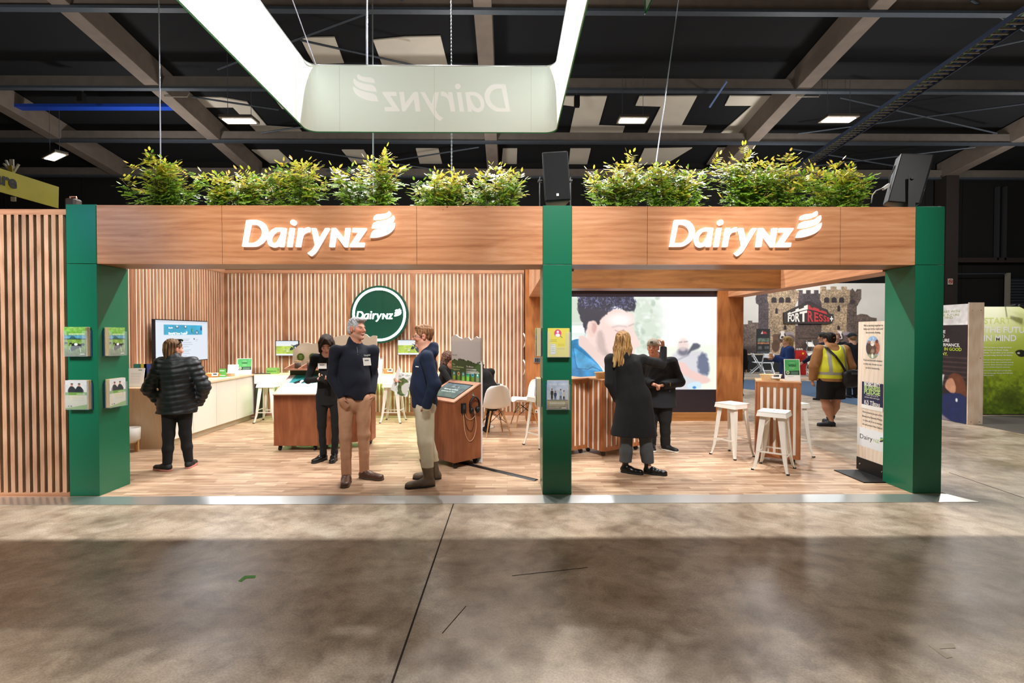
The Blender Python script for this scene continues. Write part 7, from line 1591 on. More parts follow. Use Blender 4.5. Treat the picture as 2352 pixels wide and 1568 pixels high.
hs_ = [(F.J['wrL'], (.5, .8, -.1), (0, 0, -1), (1, 0, 0), dict(curl=.4, sc=.9)), (F.J['wrR'], (-.6, .6, -.1), (0, 0, -1), (-.5, -.6, 0), dict(curl=.4, sc=.9))]
o, L, Rm, hs = body(F, 'c98f74', rt, hs_, h=.009, eyes=False)
v = hairvol(F, L, Rm, hs, h=.007, down=.12, ext=.24); v.ell(L(0, -.02, .03), (.11, .12, .11), Rm, .01); v.ell(L(0, -.07, -.08), (.12, .085, .13), Rm, .03); v.ell(L(0, .13, -.04), (.07, .08, .1), Rm, .01, 's'); v.folds(.012, (60, 60, 60), 4)
v.build('curly_hair', HAIRM, rt, hair_paint(L(0, 0, 0), ['2a1812', '4a2c1e', '382118']), origin=F.o)
coat(F, rt, 'black_jumper', BLK2, h=.009, sw=.062, chest=.15, waist=.145, hip=.165, depth=.75, hem=.30, sleeve=(.06, .052, .04), fold=.005)
trousers(F, rt, fabric('black_trousers', '0b0b0c'), h=.009, r=(.09, .065, .052, .048), hip=.15, depth=.9, top=.40, end=.07)
for s_ in 'LR': shoe(F, rt, s_, SHB, SOLEB, L_=.25, w=.04, h=.008)
F = Fig(-1.03, 8.72, F0, 1.66, -20, .95, True)
F.J.update(pel=Vector((-1.12, 8.74, .56)), wai=Vector((-1.11, 8.73, .72)), che=Vector((-1.07, 8.71, .90)), nck=Vector((-1.03, 8.69, 1.07)), hed=Vector((-1.005, 8.68, 1.19)), shL=Vector((-1.0, 8.87, 1.03)), shR=Vector((-1.11, 8.53, 1.03)), elL=Vector((-.85, 8.92, .82)), elR=Vector((-.96, 8.46, .82)), wrL=Vector((-.68, 8.76, .80)), wrR=Vector((-.74, 8.48, .80)), hiL=Vector((-1.09, 8.83, .53)), hiR=Vector((-1.15, 8.66, .53)), knL=Vector((-.72, 8.75, .56)), knR=Vector((-.76, 8.56, .56)), anL=Vector((-.86, 8.75, .09)), anR=Vector((-.88, 8.60, .09)))
F.J['toL'] = F.J['anL']+Vector((.14, 0, -.05)); F.J['toR'] = F.J['anR']+Vector((.14, -.03, -.05)); F.head(-22, -8)
rt = person(F, 'dark curly-haired person in black sitting behind the touchscreen kiosk, face half hidden')
hs_ = [(F.J['wrL'], (1, -.1, -.1), (0, 0, -1), (0, -1, 0), dict(curl=.4, sc=.9)), (F.J['wrR'], (1, .2, -.1), (0, 0, -1), (0, 1, 0), dict(curl=.4, sc=.9))]
o, L, Rm, hs = body(F, 'c58770', rt, hs_, h=.009)
v = hairvol(F, L, Rm, hs, h=.007, down=.14, ext=.24); v.ell(L(0, -.03, .04), (.105, .115, .10), Rm, .01); v.ell(L(0, -.06, -.09), (.115, .09, .14), Rm, .03); v.ell(L(0, .12, -.04), (.062, .085, .1), Rm, .01, 's'); v.folds(.011, (60, 60, 60), 6)
v.build('curly_hair', HAIRM, rt, hair_paint(L(0, 0, 0), ['33201a', '5a3c2e', '7a5a48', '402820']), origin=F.o)
coat(F, rt, 'black_jumper', BLK2, h=.009, sw=.06, chest=.145, waist=.14, hip=.16, depth=.75, hem=.30, sleeve=(.058, .05, .04), fold=.005)
trousers(F, rt, fabric('black_trousers', '0b0b0c'), h=.009, r=(.09, .065, .052, .048), hip=.15, depth=.9, top=.40, end=.07)
for s_ in 'LR': shoe(F, rt, s_, SHB, SOLEB, L_=.25, w=.04, h=.008)
# ---- man in the hi-vis vest
F = Fig(5.77, 8.85, 0, 1.665, 92, 1.32)
F.set(elR=(.335, -.03, .63*F.H), wrR=(.27, .08, .50*F.H), elL=(-.335, -.02, .63*F.H), wrL=(-.285, .08, .49*F.H)); F.J['toL'] = F.J['anL']+Vector((-.13, .05, -.04)); F.J['toR'] = F.J['anR']+Vector((.03, .13, -.04)); F.J['anL'] = F.W((-.055, -.10, .045*F.H)); F.J['toL'] = F.J['anL']+Vector((-.15, .02, -.04)); F.J['anR'] = F.W((.07, .12, .045*F.H)); F.J['toR'] = F.J['anR']+Vector((.02, .14, -.04)); F.head(100, 0); F.move(['hed', 'nck'], (-.02, .02, -.01))
rt = person(F, 'large man in a yellow hi-vis vest and black shorts walking away behind the stand')
hs_ = [(F.J['wrL'], (.02, .1, -1), F.r, F.f, dict(curl=.6)), (F.J['wrR'], (0, .1, -1), -F.r, F.f, dict(curl=.6))]
o, L, Rm, hs = body(F, 'c99274', rt, hs_, h=.008, legs_r=(.068, .055, .058, .034), eyes=False, neck_r=.062)
v = hairvol(F, L, Rm, hs, h=.007); v.ell(L(0, -.012, .048), (.086, .102, .085), Rm, .01); v.ell(L(0, -.05, -.0), (.082, .055, .075), Rm, .015); v.ell(L(0, .12, -.0), (.1, .075, .08), Rm, .01, 's'); v.ell(L(0, .0, -.13), (.14, .14, .07), Rm, .01, 's'); v.folds(.004, (90, 90, 90), 3)
v.build('hair', HAIRM, rt, hair_paint(L(0, 0, 0), ['17110e', '261c16', '1c1512']), origin=F.o)
def col7(v): n = F.J['nck']; v.cap(n-F.f*.05-F.r*.07, n-F.f*.05+F.r*.07, .055, k=.03); v.cap(n-F.f*.05-F.r*.04+F.u*.04, n-F.f*.05+F.r*.04+F.u*.04, .05, k=.02); v.cap(n+F.f*.03+F.u*.02, n+F.u*.13+F.f*.03, .06, k=.01, mode='s')
coat(F, rt, 'tan_hoodie', fabric('tan_hoodie_cloth', 'a8784e', bump=.2), h=.009, sw=.062, chest=.165, waist=.178, hip=.172, depth=.82, hem=.475, sleeve=(.066, .062, .046), fold=.005, collar=col7)
v = torso_vol(F, .008, .3, F.o.z+.45*F.H); B_1 = F.B
v.cap(F.J['shL']+F.r*.05-F.u*.01, F.J['shR']-F.r*.05-F.u*.01, .072*B_1, k=.05, n=F.f, fl=.95); v.cap(F.J['che'], F.J['wai'], .178*B_1, .190*B_1, .05, n=F.f, fl=.84); v.cap(F.J['wai'], F.J['pel'], .190*B_1, .184*B_1, .05, n=F.f, fl=.84)
v.folds(.005, (10, 10, 8), 5); v.plane((0, 0, F.o.z+.505*F.H), (0, 0, -1)); n = F.J['nck']; v.cap(n-F.f*.09+F.u*.02, n+F.u*.12, .10, k=.01, mode='s')
for q, sh in ((-1, 'shL'), (1, 'shR')): v.plane(F.J[sh]+F.r*q*(.075), F.r*q, .01)
def vp(V):
    q = V-np.array(F.o); x = q @ np.array(F.r); z = q[:, 2]; c = np.tile(np.array(hx('e2e63a')), (len(V), 1)); g = np.array(hx('a9aaa2')); 
    cx = .135-.02*(z-1.0); m = (np.abs(np.abs(x)-(.145-.03*(1.3-z))) < .026) & (z > .93); c[m] = g; m = np.abs(z-.935) < .026; c[m] = g; return c
vo = v.build('hi_vis_vest', attr_mat('vest_cloth', rough=.7), rt, vp, origin=F.o)
trousers(F, rt, fabric('black_shorts', '0d0e10', bump=.2), h=.009, r=(.105, .105, .105, .10), hip=.15, depth=.85, top=.52, end=.285*F.H, fold=.004, name='shorts')
SG = mat('dark_trainer_grey', '1d222b', .6)
for s_ in 'LR': shoe(F, rt, s_, SG, mat('dark_boot_sole', '1d1b1a', .6), L_=.29, w=.048, h=.007, kind='ankle')
bg = thing('shoulder_bag', 'black shoulder bag on a strap across the hi-vis vest', 'bag', tuple(F.W((.20, -.24, .88)))); v = Vol((bg.location.x-.3, bg.location.y-.25, .6), (bg.location.x+.3, bg.location.y+.25, 1.2), .009); c = bg.location
v.cap(c+F.r*-.10+F.u*.04, c+F.r*.12+F.u*.05, .07, k=.03, n=F.f, fl=.8); v.cap(c+F.r*-.07-F.u*.08, c+F.r*.08-F.u*.07, .09, k=.05, n=F.f, fl=.7); v.cap(c, c-F.u*.05, .12, k=.05, n=F.f, fl=.55); v.folds(.004, (20, 20, 20), 3); v.build('bag_body', mat('bag_nylon', '0e0f12', .6), bg, origin=c)
b = MB(); pts = [F.W(q)-c for q in [(.10, -.255, .93), (.0, -.262, 1.10), (-.09, -.235, 1.24), (-.17, -.12, 1.385), (-.18, .0, 1.41)]]; pts = [Vector(q) for q in pts]; b.tube(pts, .02, 6, flat=.35, up=(0, 1, 0)); b.build('strap', mat('strap_black', '16130f', .7), bg)
b = MB(); b.box(-.06, .10, -.085, -.08, .05, .085); b.build('flap_panel', mat('bag_grey', '4b4e50', .6), bg)
# ============================================================ stone castle stand far behind
YB2 = 23.0
def cas(px, py): return at(px, py, YB2)
A = cas(1640, 650); Bc = cas(2115, 858)
bd = thing('castle_backdrop', 'printed stone castle backdrop of the far stand', 'backdrop', (A.x, YB2, 0)); wd = Bc.x-A.x
b = MB(); b.box(0, wd, .02, .12, 0, A.z); b.build('backdrop_panel', mat('backdrop_grey', 'b5b3ae', .7), bd)
X0_, Y0_, X1_, Y1_ = 1640, 650, 2115, 858
p = Pic(620, 272, X1_-X0_, Y1_-Y0_, 'd3d1cb'); p.mottle(.05, 60, 3)
def PP(pts): return [(x-X0_, y-Y0_) for x, y in pts]
def stone(pts, c, seed=1, amt=.5):
    m = np.clip(p.sd(PP(pts))/.5+.5, 0, 1); p.put(m, c)
    n = vnoise(p.w, p.h, 2.6, seed, 2); n2 = vnoise(p.w, p.h, 26, seed+3, 3)
    bx = p.x/5.2+.5*(np.floor(p.y/2.6) % 2); brick = np.minimum(np.abs(bx-np.round(bx))*5.2, np.abs(p.y/2.6-np.round(p.y/2.6))*2.6)
    sh = (1+amt*1.5*(n-.5)+.5*(n2-.5))*(1-.28*np.clip(1-brick/.55, 0, 1)); p.a = p.a*(1-m[..., None])+np.clip(p.a*sh[..., None], 0, 1)*m[..., None]
def cren(x0, x1, y, n, hh=8, c='', gap=.42):
    pts = [(x0, y+hh)]; w = (x1-x0)/n
    for i in range(n): a = x0+i*w; pts += [(a, y), (a+w*(1-gap), y), (a+w*(1-gap), y+hh), (a+w, y+hh)]
    return pts
D1, D2, L1, L2 = '4f4449', '64564f', 'a89176', 'a8927a'
stone([(1640, 742), (1700, 738), (1700, 744), (1718, 744), (1718, 736), (1728, 736), (1728, 740), (1742, 740), (1742, 860), (1640, 860)], D2, 1)
stone([(1965, 724), (1975, 720), (1990, 722), (1998, 728), (2012, 730), (2012, 738), (2030, 738), (2060, 734), (2115, 740), (2115, 860), (1965, 860)], D2, 2)
stone(cren(1832, 1886, 666, 3)+[(1886, 860), (1832, 860)], D1, 3)
stone([(1735, 685), (1737, 677), (1750, 674), (1765, 672), (1765, 700), (1765, 860), (1742, 860), (1742, 700), (1736, 696)], D1, 4)
stone(cren(1762, 1834, 660, 4, 7)+[(1832, 688), (1826, 700), (1826, 860), (1765, 860), (1765, 697), (1762, 688)], L1, 5)
stone(cren(1882, 1953, 658, 3, 7)+[(1952, 690), (1946, 700), (1946, 860), (1886, 860), (1886, 697), (1882, 688)], L1, 6)
stone([(1950, 668), (1956, 662), (1962, 670), (1966, 664), (1976, 664), (1976, 686), (1966, 704), (1966, 860), (1942, 860), (1944, 700), (1950, 694)], D2, 7)
for x0 in (1771, 1788, 1803, 1891, 1908, 1925): p.poly(PP([(x0, 695), (x0, 686), (x0+3, 682.5), (x0+9, 682.5), (x0+12, 686), (x0+12, 695)]), '2c2428', .6)
p.poly(PP([(1950, 698), (1950, 690), (1956, 687), (1962, 690), (1962, 697)]), '3a2f30', .6)
for x0, y0, h_ in ((1780, 706, 14), (1922, 700, 15), (1800, 745, 12), (1922, 746, 11)): p.poly(PP([(x0, y0+h_), (x0, y0+4), (x0+3, y0), (x0+6, y0+4), (x0+6, y0+h_)]), '2a2024', .6)
stone([(1826, 747), (1884, 747), (1884, 860), (1826, 860)], '54453f', 8)
p.poly(PP([(1836, 858), (1836, 800), (1848, 786), (1862, 786), (1874, 800), (1874, 858)]), '3b2c26', 1.5); p.line(PP([(1832, 776), (1880, 776)]), 1.4, '2f2320')
p.poly(PP([(1834, 712), (1840, 698), (1856, 690), (1872, 698), (1880, 712), (1872, 708), (1856, 700), (1842, 708)]), '33292b', 2)
p.rect(1640-X0_, 795-Y0_, 1765-X0_, 860-Y0_, '3d3236', 10, .55)
for cx in (1797, 1928):
    for (x, y, rx, ry, c) in [(-14, 3, 9, 5, '5b463a'), (15, 0, 11, 7, '8e8590'), (17, 10, 12, 10, '5a4a4a'), (-12, 12, 10, 12, '5f4636'), (14, 24, 8, 10, '4c3a38'), (0, 6, 9, 12, '3c2f2c'), (-15, 26, 9, 14, '4f382c')]: p.ell(cx+x-X0_, 768+y-Y0_, rx, ry, c, 2, .9)
    p.poly(PP([(cx-5, 760), (cx+5, 760), (cx+3.5, 767), (cx+6, 777), (cx-6, 777), (cx-3.5, 767)]), 'd9d4cf', .6, 1, 2); p.ell(cx-X0_, 774-Y0_, 3.6, 3, '3c3030', .8)
p.mesh('castle_print', (0, 0, A.z-.0), (wd, 0, 0), (0, 0, -(A.z-Bc.z+.0)), PRM, bd)
lg = thing('logo_board', 'dark castle-shaped logo board on the castle backdrop', 'sign', tuple(cas(1800, 738)-V3(0, .1, 0))); LO = lg.location
def lw(x, y, o=0): q = cas(x, y)-LO; return Vector((q.x, o-.1+.1, q.z))
zx = lambda x: 1690+x/6.031; zy = lambda y: 640+y/6.031
def outline(pts, y, d, m, nm, par=lg):
    P3 = [lw(zx(x), zy(y_)) for x, y_ in pts]; b = MB(); b.prism([[(q.x, q.z) for q in P3]], (0, y, 0), (1, 0, 0), (0, 0, 1), (0, d, 0)); return b.build(nm, m, par)
outline([(655, 620), (650, 470), (690, 455), (720, 440), (800, 400), (920, 350), (990, 340), (1140, 385), (1250, 430), (1275, 480), (1330, 490), (1345, 550), (1320, 610), (1240, 625)], 0, .08, mat('logo_dark', '35302f', .6), 'board')
outline([(700, 505), (700, 478), (735, 460), (738, 475), (808, 445), (810, 425), (850, 408), (854, 428), (925, 402), (925, 380), (975, 362), (975, 425), (860, 452), (760, 480)], -.02, .015, mat('logo_white', 'e4e0da', .6), 'white_battlement')
outline([(977, 362), (1010, 375), (1014, 395), (1050, 410), (1058, 395), (1130, 418), (1138, 440), (1160, 445), (1172, 438), (1230, 460), (1246, 498), (1160, 470), (1060, 440), (977, 425)], -.02, .015, mat('logo_red', 'b0353a', .6), 'red_battlement')
def ch(c, x0, x1, t0, t1, yb=597, m=None):
    v_, f_, w0, w1 = glyphs(c, .035); ys = [q[1] for q in v_]; ya, yb_ = min(ys), max(ys); b = MB(); vs = []
    for x, y in v_: u = (x-w0)/(w1-w0); X = x0+(x1-x0)*u; top = t0+(t1-t0)*u; Y = yb+(top-yb)*((y-ya)/(yb_-ya)); q = lw(zx(X), zy(Y)); vs.append((q.x, -.025, q.z))
    b.add(vs, f_); b.build('letter', m, lg)
LWm, LRm = mat('logo_white', 'e4e0da', .6), mat('logo_red', 'b0353a', .6)
for c_, x0, x1, t0, t1 in (('F', 700, 742, 508, 495), ('O', 738, 796, 494, 480), ('R', 802, 866, 480, 462), ('T', 862, 966, 462, 438)): ch(c_, x0, x1, t0, t1, m=LWm)
for c_, x0, x1, t0, t1 in (('R', 972, 1052, 438, 455), ('E', 1062, 1122, 458, 475), ('S', 1128, 1182, 480, 498), ('S', 1190, 1232, 500, 518), ('s', 1236, 1274, 528, 538)): ch(c_, x0, x1, t0, t1, m=LRm)
ch('+', 1280, 1326, 520, 520, 590, m=LWm)
# things on the far stand
bs = thing('banner_stand', 'black roll-up banner stand in front of the castle backdrop', 'banner stand', (at(1753, 800, 21.8).x, 21.8, 0)); sY = bs.location.y; k_ = sY/1150
w_ = 31*k_; h1 = CH-(755-765)*k_; h0 = CH-(822-765)*k_-.6
b = MB(); b.box(-w_/2, w_/2, 0, .02, .05, h1); b.build('banner_panel', mat('banner_black', '17191b', .6), bs)
p = Pic(48, 120, 30, 75, '1c1f21'); p.poly([(9, 9), (14, 2), (15, 6), (20, 4), (24, 9)], 'b0353a', .5); p.poly([(9, 9), (13, 3), (14, 9)], 'dcd8d2', .5); p.rect(2, 17, 28, 24, '5a6a5c', 2); p.rect(2, 25, 28, 28, 'a5684a', 1.5); p.rect(3, 32, 12, 38, '55585a', 1); p.rect(18, 32, 28, 37, '55585a', 1); p.rect(0, 42, 30, 75, '44464c', 2); p.rect(4, 50, 14, 54, 'b5b5b5', .6, .6); p.rect(18, 50, 28, 53, 'b5b5b5', .6, .5); p.rect(6, 60, 16, 64, '8a8a8a', .6, .5); p.mottle(.4, 4, 3)
p.mesh('banner_print', (-w_/2+.01, -.003, h1-.02), (w_-.02, 0, 0), (0, 0, -(h1-.1)), PRM, bs)
b = MB(); b.box(-w_/2, w_/2, -.1, .15, 0, .05); b.build('banner_base', BLK, bs)
FCW = mat('folding_chair_white', 'dfe6ee', .45)
def folding_chair(x, y, rz, label):
    t = thing('folding_chair', label, 'chair', (x, y, 0), rz, 'white folding chairs on the far stand')
    for s in (-1, 1):
        b = MB(); b.bar((s*.21, -.26, 0), (s*.20, .20, .82), .035, .03); b.build('leg', FCW, t); b = MB(); b.bar((s*.18, .26, 0), (s*.18, -.20, .45), .035, .03); b.build('leg', FCW, t)
    b = MB(); b.hexa([(-.19, -.22, .43), (.19, -.22, .43), (.19, .16, .44), (-.19, .16, .44), (-.19, -.22, .46), (.19, -.22, .46), (.19, .16, .47), (-.19, .16, .47)]); b.build('seat', FCW, t, bevel=.008)
    b = MB(); b.box(-.20, .20, .15, .175, .66, .82); b.build('backrest', FCW, t, bevel=.01)
    for y0, y1 in ((-.23, -.22), (.20, .21)): b = MB(); b.box(-.19, .19, y0, y1+.02, .12, .15); b.build('stretcher', FCW, t)
    return t
q = gz(1737, 857, 0); folding_chair(at(1739, 850, 20.3).x, 20.3, math.radians(75), 'white folding chair turned sideways on the far stand')
folding_chair(at(1763, 850, 20.0).x, 20.0, math.radians(170), 'white folding chair facing us on the far stand, nearest the blue jacket')
t = thing('trestle_table', 'dark cloth covered table behind the folding chairs', 'table', (at(1735, 850, 21.3).x, 21.3, 0)); b = MB(); b.box(-.9, .9, -.35, .35, 0, .72); b.build('table_cloth', mat('black_cloth', '15161a', .8), t); b = MB(); b.box(-.92, .92, -.37, .37, .72, .75); b.build('tabletop', mat('beige_top', 'a59c8c', .5), t)
t = thing('red_box', 'red carton with a yellow round mark behind the woman in blue', 'box', (at(1836, 850, 19.5).x, 19.5, 0)); k_ = 19.5/1150; b = MB(); b.box(-.21, .21, -.1, .1, 0, CH-(805-765)*k_); b.build('box_body', mat('red_card', 'b3211f', .5), t); b = MB(); b.tube([(.08, -.101, .85), (.08, -.105, .85)], .04, 12); b.build('round_mark', mat('yellow_mark', 'e0b030', .5), t)
for k in range(3): b = MB(); b.sphere((-.1+.09*k, 0, 1.0), (.05, .05, .05), 8); b.build('contents', mat('pale_bits', 'b5aca4', .7), t)
t = thing('brochure_stand', 'zigzag metal literature stand beside the man in the navy vest', 'literature stand', (at(1860, 850, 18.9).x, 18.9, 0)); k_ = 18.9/1150
zs = [CH-(y-765)*k_ for y in (785, 812, 838, 865)]
for i in range(4):
    z0 = .10+i*.34; x0 = -.12
    for s in (-.10, .10):
        b = MB(); b.bar((s-.03, 0, z0-.1), (s+.03, 0, z0+.07), .02); b.bar((s+.03, 0, z0+.07), (s-.03, 0, z0+.24), .02); b.build('zigzag_arm', mat('pale_blue_metal', 'b9cfe2', .35, .4), t)
    b = MB(); b.hexa([(-.12, -.10, z0), (.12, -.10, z0), (.14, .10, z0+.16), (-.10, .10, z0+.16), (-.12, -.10, z0+.02), (.12, -.10, z0+.02), (.14, .10, z0+.18), (-.10, .10, z0+.18)]); b.build('tray', mat('tray_paper', 'c9c3bb' if i < 3 else '6b4a3a', .5), t)
def far_person(x, y, H, ang, label, top, legs, hair, skin='d9a68c', build=1.0, fem=True, long_hair=False, hem=.46, arm=None, cap=None, h=.013, head=None, vest=None):
    F = Fig(x, y, 0, H, ang, build, fem)
    if arm: F.set(**{k: (v[0], v[1], v[2]*H) for k, v in arm.items()})
    F.head(head if head is not None else ang, -4); rt = person(F, label)
    hs_ = [(F.J['wrL'], F.J['wrL']-F.J['elL'], F.r, F.f, dict(curl=.5)), (F.J['wrR'], F.J['wrR']-F.J['elR'], -F.r, F.f, dict(curl=.5))]
    o, L, Rm, hs = body(F, skin, rt, hs_, h=h, eyes=False)
    v = hairvol(F, L, Rm, hs, h=.011, down=.12, ext=.22); v.ell(L(0, -.014, .048), (.09, .105, .086), Rm, .01); v.ell(L(0, -.05, 0), (.085, .06, .08), Rm, .02)
    if long_hair: v.cap(L(0, -.06, 0), L(0, -.075, -.14), .085, .06, .03)
    v.ell(L(0, .12, -.02), (.08, .085, .10), Rm, .01, 's')
    if not long_hair: v.ell(L(0, 0, -.13), (.14, .14, .07), Rm, .01, 's')
    v.folds(.004, (60, 60, 30), 3); v.build('hair', HAIRM, rt, hair_paint(L(0, 0, 0), hair), origin=F.o)
    coat(F, rt, 'jacket', fabric('cloth_'+top, top), h=h, sw=.062, chest=.155, waist=.155, hip=.165, depth=.78, hem=hem, sleeve=(.066, .058, .046), fold=.004)
    trousers(F, rt, fabric('cloth_'+legs, legs), h=h, r=(.095, .07, .058, .055), hip=.14, fold=.003, end=.07)
    for s_ in 'LR': shoe(F, rt, s_, SHB, SOLEB, L_=.26, w=.044, h=.011)
    if cap: v = hairvol(F, L, Rm, hs, h=.011); v.ell(L(0, -.01, .055), (.095, .11, .085), Rm, .01); v.ell(L(0, .10, .06), (.06, .06, .015), Rm, .02); v.ell(L(0, 0, -.05), (.14, .16, .08), Rm, .01, 's'); v.build('cap', fabric('cloth_'+cap, cap), rt, origin=F.o)
    if vest: v = torso_vol(F, h, .25, F.o.z+.5*H); v.cap(F.J['che']+F.u*.06, F.J['wai'], .165*build, .172*build, .05, n=F.f, fl=.82); v.cap(F.J['shL']+F.r*.03, F.J['shR']-F.r*.03, .066, k=.05); v.plane((0, 0, F.o.z+.68*H), (0, 0, 1)); v.plane((0, 0, F.o.z+.5*H), (0, 0, -1)); v.build('vest_panel', fabric('cloth_'+vest, vest), rt, origin=F.o)
    return F, rt
fx = at(1808, 850, 11.6).x
F, rt = far_person(fx, 11.6, 1.56, 168, 'blonde woman in a royal blue jacket holding a cup on the far stand', '17356f', '1f4f78', ['c9a060', 'e2c48a', 'b58a4c', 'ecd6a4'], build=1.2, long_hair=True, hem=.40, head=175, arm=dict(elL=(-.22, .05, .63), wrL=(-.12, .30, .69), elR=(.22, .05, .63), wrR=(.14, .28, .66)))
cup(F.J['wrL'].x+F.f.x*.10, F.J['wrL'].y+F.f.y*.10-.03, F.J['wrL'].z+.0, 'takeaway coffee cup held by the blonde woman in blue', 1.1)
t = thing('tote_bag', 'purple tote bag on the shoulder of the woman in blue', 'bag', (fx-.12, 11.35, .62)); v = Vol((fx-.5, 11.1, .45), (fx+.3, 11.6, 1.25), .014); c = t.location; v.cap(c+V3(0, 0, .02), c+V3(.03, 0, .32), .17, .12, .04, n=(0, 1, 0), fl=.45); v.folds(.01, (14, 14, 6), 2); v.build('bag_body', mat('purple_cloth', '3c2f52', .8), t, origin=c); b = MB(); b.tube([V3(.0, 0, .38), V3(.08, .05, .62), V3(.12, .1, .70)], .012, 5); b.build('strap', mat('purple_cloth', '3c2f52', .8), t)
far_person(at(1890, 850, 12.2).x, 12.2, 1.66, 135, 'dark-haired man in a navy and grey top reaching to the literature stand', '141d36', '1a1d26', ['3b3a3a', '5c5a58', '2a2828'], fem=False, arm=dict(elL=(-.30, .12, .66), wrL=(-.36, .34, .56)), vest='6a7068')
far_person(at(1957, 850, 12.6).x, 12.6, 1.64, 100, 'dark-clothed person in a cap partly behind the pine totem board', '12141c', '101218', ['8a6a4a', 'b08a5c'], cap='20242c')
far_person(at(1920, 850, 13.8).x, 13.8, 1.66, -110, 'dark-clothed person behind the man in the hi-vis vest', '14161c', '101218', ['b08a70', 'c09a80'], fem=False)
far_person(at(1694, 850, 13.0).x, 13.0, 1.45, 60, 'person in black at the left edge of the far stand opening', '0d0f14', '0d0f14', ['2a201c', '1c1614'])
# ============================================================ printed stand at the right edge
XP = gx(2222, 975, 8.25).x; YP = gz(2222, 975, 0).y; XP = gz(2222, 975, 0).x; zt3 = at(2222, 697, YP).z
pw = thing('panel_wall', 'printed panel wall with a ply end, behind the right green column', 'panel wall', (XP, YP, 0)); LP_ = 1.9; TW = .275
b = MB(); b.box(.0, TW, 0, .02, 0, zt3+.02); b.build('ply_end', PINE, pw, bevel=.002)
b = MB(); b.box(.004, TW-.004, .02, LP_, 0, zt3); b.build('panel_core', mat('panel_white', 'e9e6e2', .6), pw)
for (x, z) in ((.06, .05), (TW-.06, .05), (.06, zt3-.12), (TW-.06, zt3-.12), (TW-.06, zt3*.55)): b = MB(); b.sphere((x, -.001, z), .008, 8); b.build('screw', mat('screw_grey', '6f675f', .4, .5), pw)
def pz(py, Y=None): return at(2200, py, Y or YP+.3).z
p = Pic(150, 190, 100, 126, 'edeaea'); p.rect(0, 22, 100, 126, '2b1f22', .4)
for y in range(56, 88, 5): p.rect(0, y, 100, y+1.8, '54403c', 1, .7)
p.poly([(10, 76), (75, 76), (72, 92), (8, 92)], 'e6e2df', 1.5); p.rect(5, 92, 72, 110, 'd8a882', 3); p.rect(5, 97, 70, 98.5, 'f0d4b4', .8); p.rect(5, 103, 66, 104.5, 'f0d4b4', .8)
p.poly([(78, 82), (84, 74), (93, 75), (98, 84), (100, 100), (92, 98), (84, 90)], '6b3c26', 1, 1, 3); p.poly([(78, 82), (84, 79), (88, 88), (86, 96), (78, 92), (76, 88)], 'd49a7c', 1, 1, 2)
p.poly([(58, 118), (70, 100), (84, 95), (100, 98), (100, 126), (80, 126), (62, 126)], '1f2a5c', 1.5, 1, 2); p.poly([(0, 112), (58, 112), (84, 126), (0, 126)], '8a7f8c', 2); p.ell(89, 102, 1.2, 2, 'e8eaf2', .5); p.mottle(.15, 8, 3)
p.mesh('panel_print', (-.002, LP_, zt3-.005), (0, -LP_+.02, 0), (0, 0, -(zt3-.01)), PRM, pw)
U = (0, -1, 0)
def pt_(b, s, pxr, py, h, **k):
    q = gx(pxr, py, XP); text(b, s, (-.004, q.y-YP, q.z), U, (0, 0, 1), h, align='r', **k)
b = MB(); pt_(b, 'START WITH', 2205, 717, .045, width=.42); pt_(b, 'THE FUTURE', 2204, 725, .045, width=.42); pt_(b, 'IN MIND', 2189, 731.5, .045, width=.27); b.build('green_lettering', mat('olive_print', 'a9b46a', .5), pw)
b = MB(); pt_(b, 'THE', 2172, 765, .06, bold=.02); pt_(b, 'AND', 2170, 775, .06, bold=.02); pt_(b, 'FUTURE', 2181, 785, .06, bold=.02); pt_(b, 'PERFORMANCE,', 2205, 796, .06, bold=.02); b.build('white_lettering', mat('white_print', 'f2f2ee', .5), pw)
b = MB(); pt_(b, 'IN GOOD', 2209, 806, .06, bold=.02); pt_(b, 'COMPANY.', 2177, 816, .06, bold=.02); b.build('lime_lettering', mat('lime_print2', 'c3d84a', .5), pw)
YG = 9.93; A = at(2258, 703, YG); Bg = at(2258, 955, YG)
gb = thing('field_backdrop', 'yellow green backdrop with a black cow in a field at the right edge', 'backdrop', (A.x, YG, 0)); wd = 2.3; zt4 = A.z
b = MB(); b.box(0, wd, .005, .08, 0.006, zt4); b.build('backdrop_frame', mat('frame_dark', '22261c', .5), gb)
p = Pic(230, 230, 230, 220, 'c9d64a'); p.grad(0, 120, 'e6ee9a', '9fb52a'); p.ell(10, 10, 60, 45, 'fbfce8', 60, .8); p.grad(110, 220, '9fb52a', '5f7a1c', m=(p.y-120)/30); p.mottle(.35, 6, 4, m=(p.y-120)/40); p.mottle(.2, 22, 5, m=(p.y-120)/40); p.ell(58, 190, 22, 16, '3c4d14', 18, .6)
p.poly([(92, 110), (100, 96), (112, 88), (135, 90), (150, 100), (190, 104), (200, 130), (196, 170), (120, 172), (96, 160), (90, 130)], '20241c', 2, 1, 3); p.poly([(66, 92), (78, 88), (92, 94), (86, 102), (74, 102)], '20241c', 1, 1, 2); p.ell(73, 95, 3, 2, 'cfc8c0', .8); p.poly([(94, 86), (102, 86), (100, 100), (94, 98)], 'd9d4cc', 1)
for x in (96, 112, 170, 186): p.line([(x, 160), (x, 198)], 7, '20241c', 2)
p.mesh('field_print', (0.01, .0, zt4-.01), (wd-.02, 0, 0), (0, 0, -(zt4-.03)), PRM, gb)
def gt(b, s, px, py, h, **k): q = at(px, py, YG)-gb.location; text(b, s, (q.x, -.004, q.z), (1, 0, 0), (0, 0, 1), h, **k)
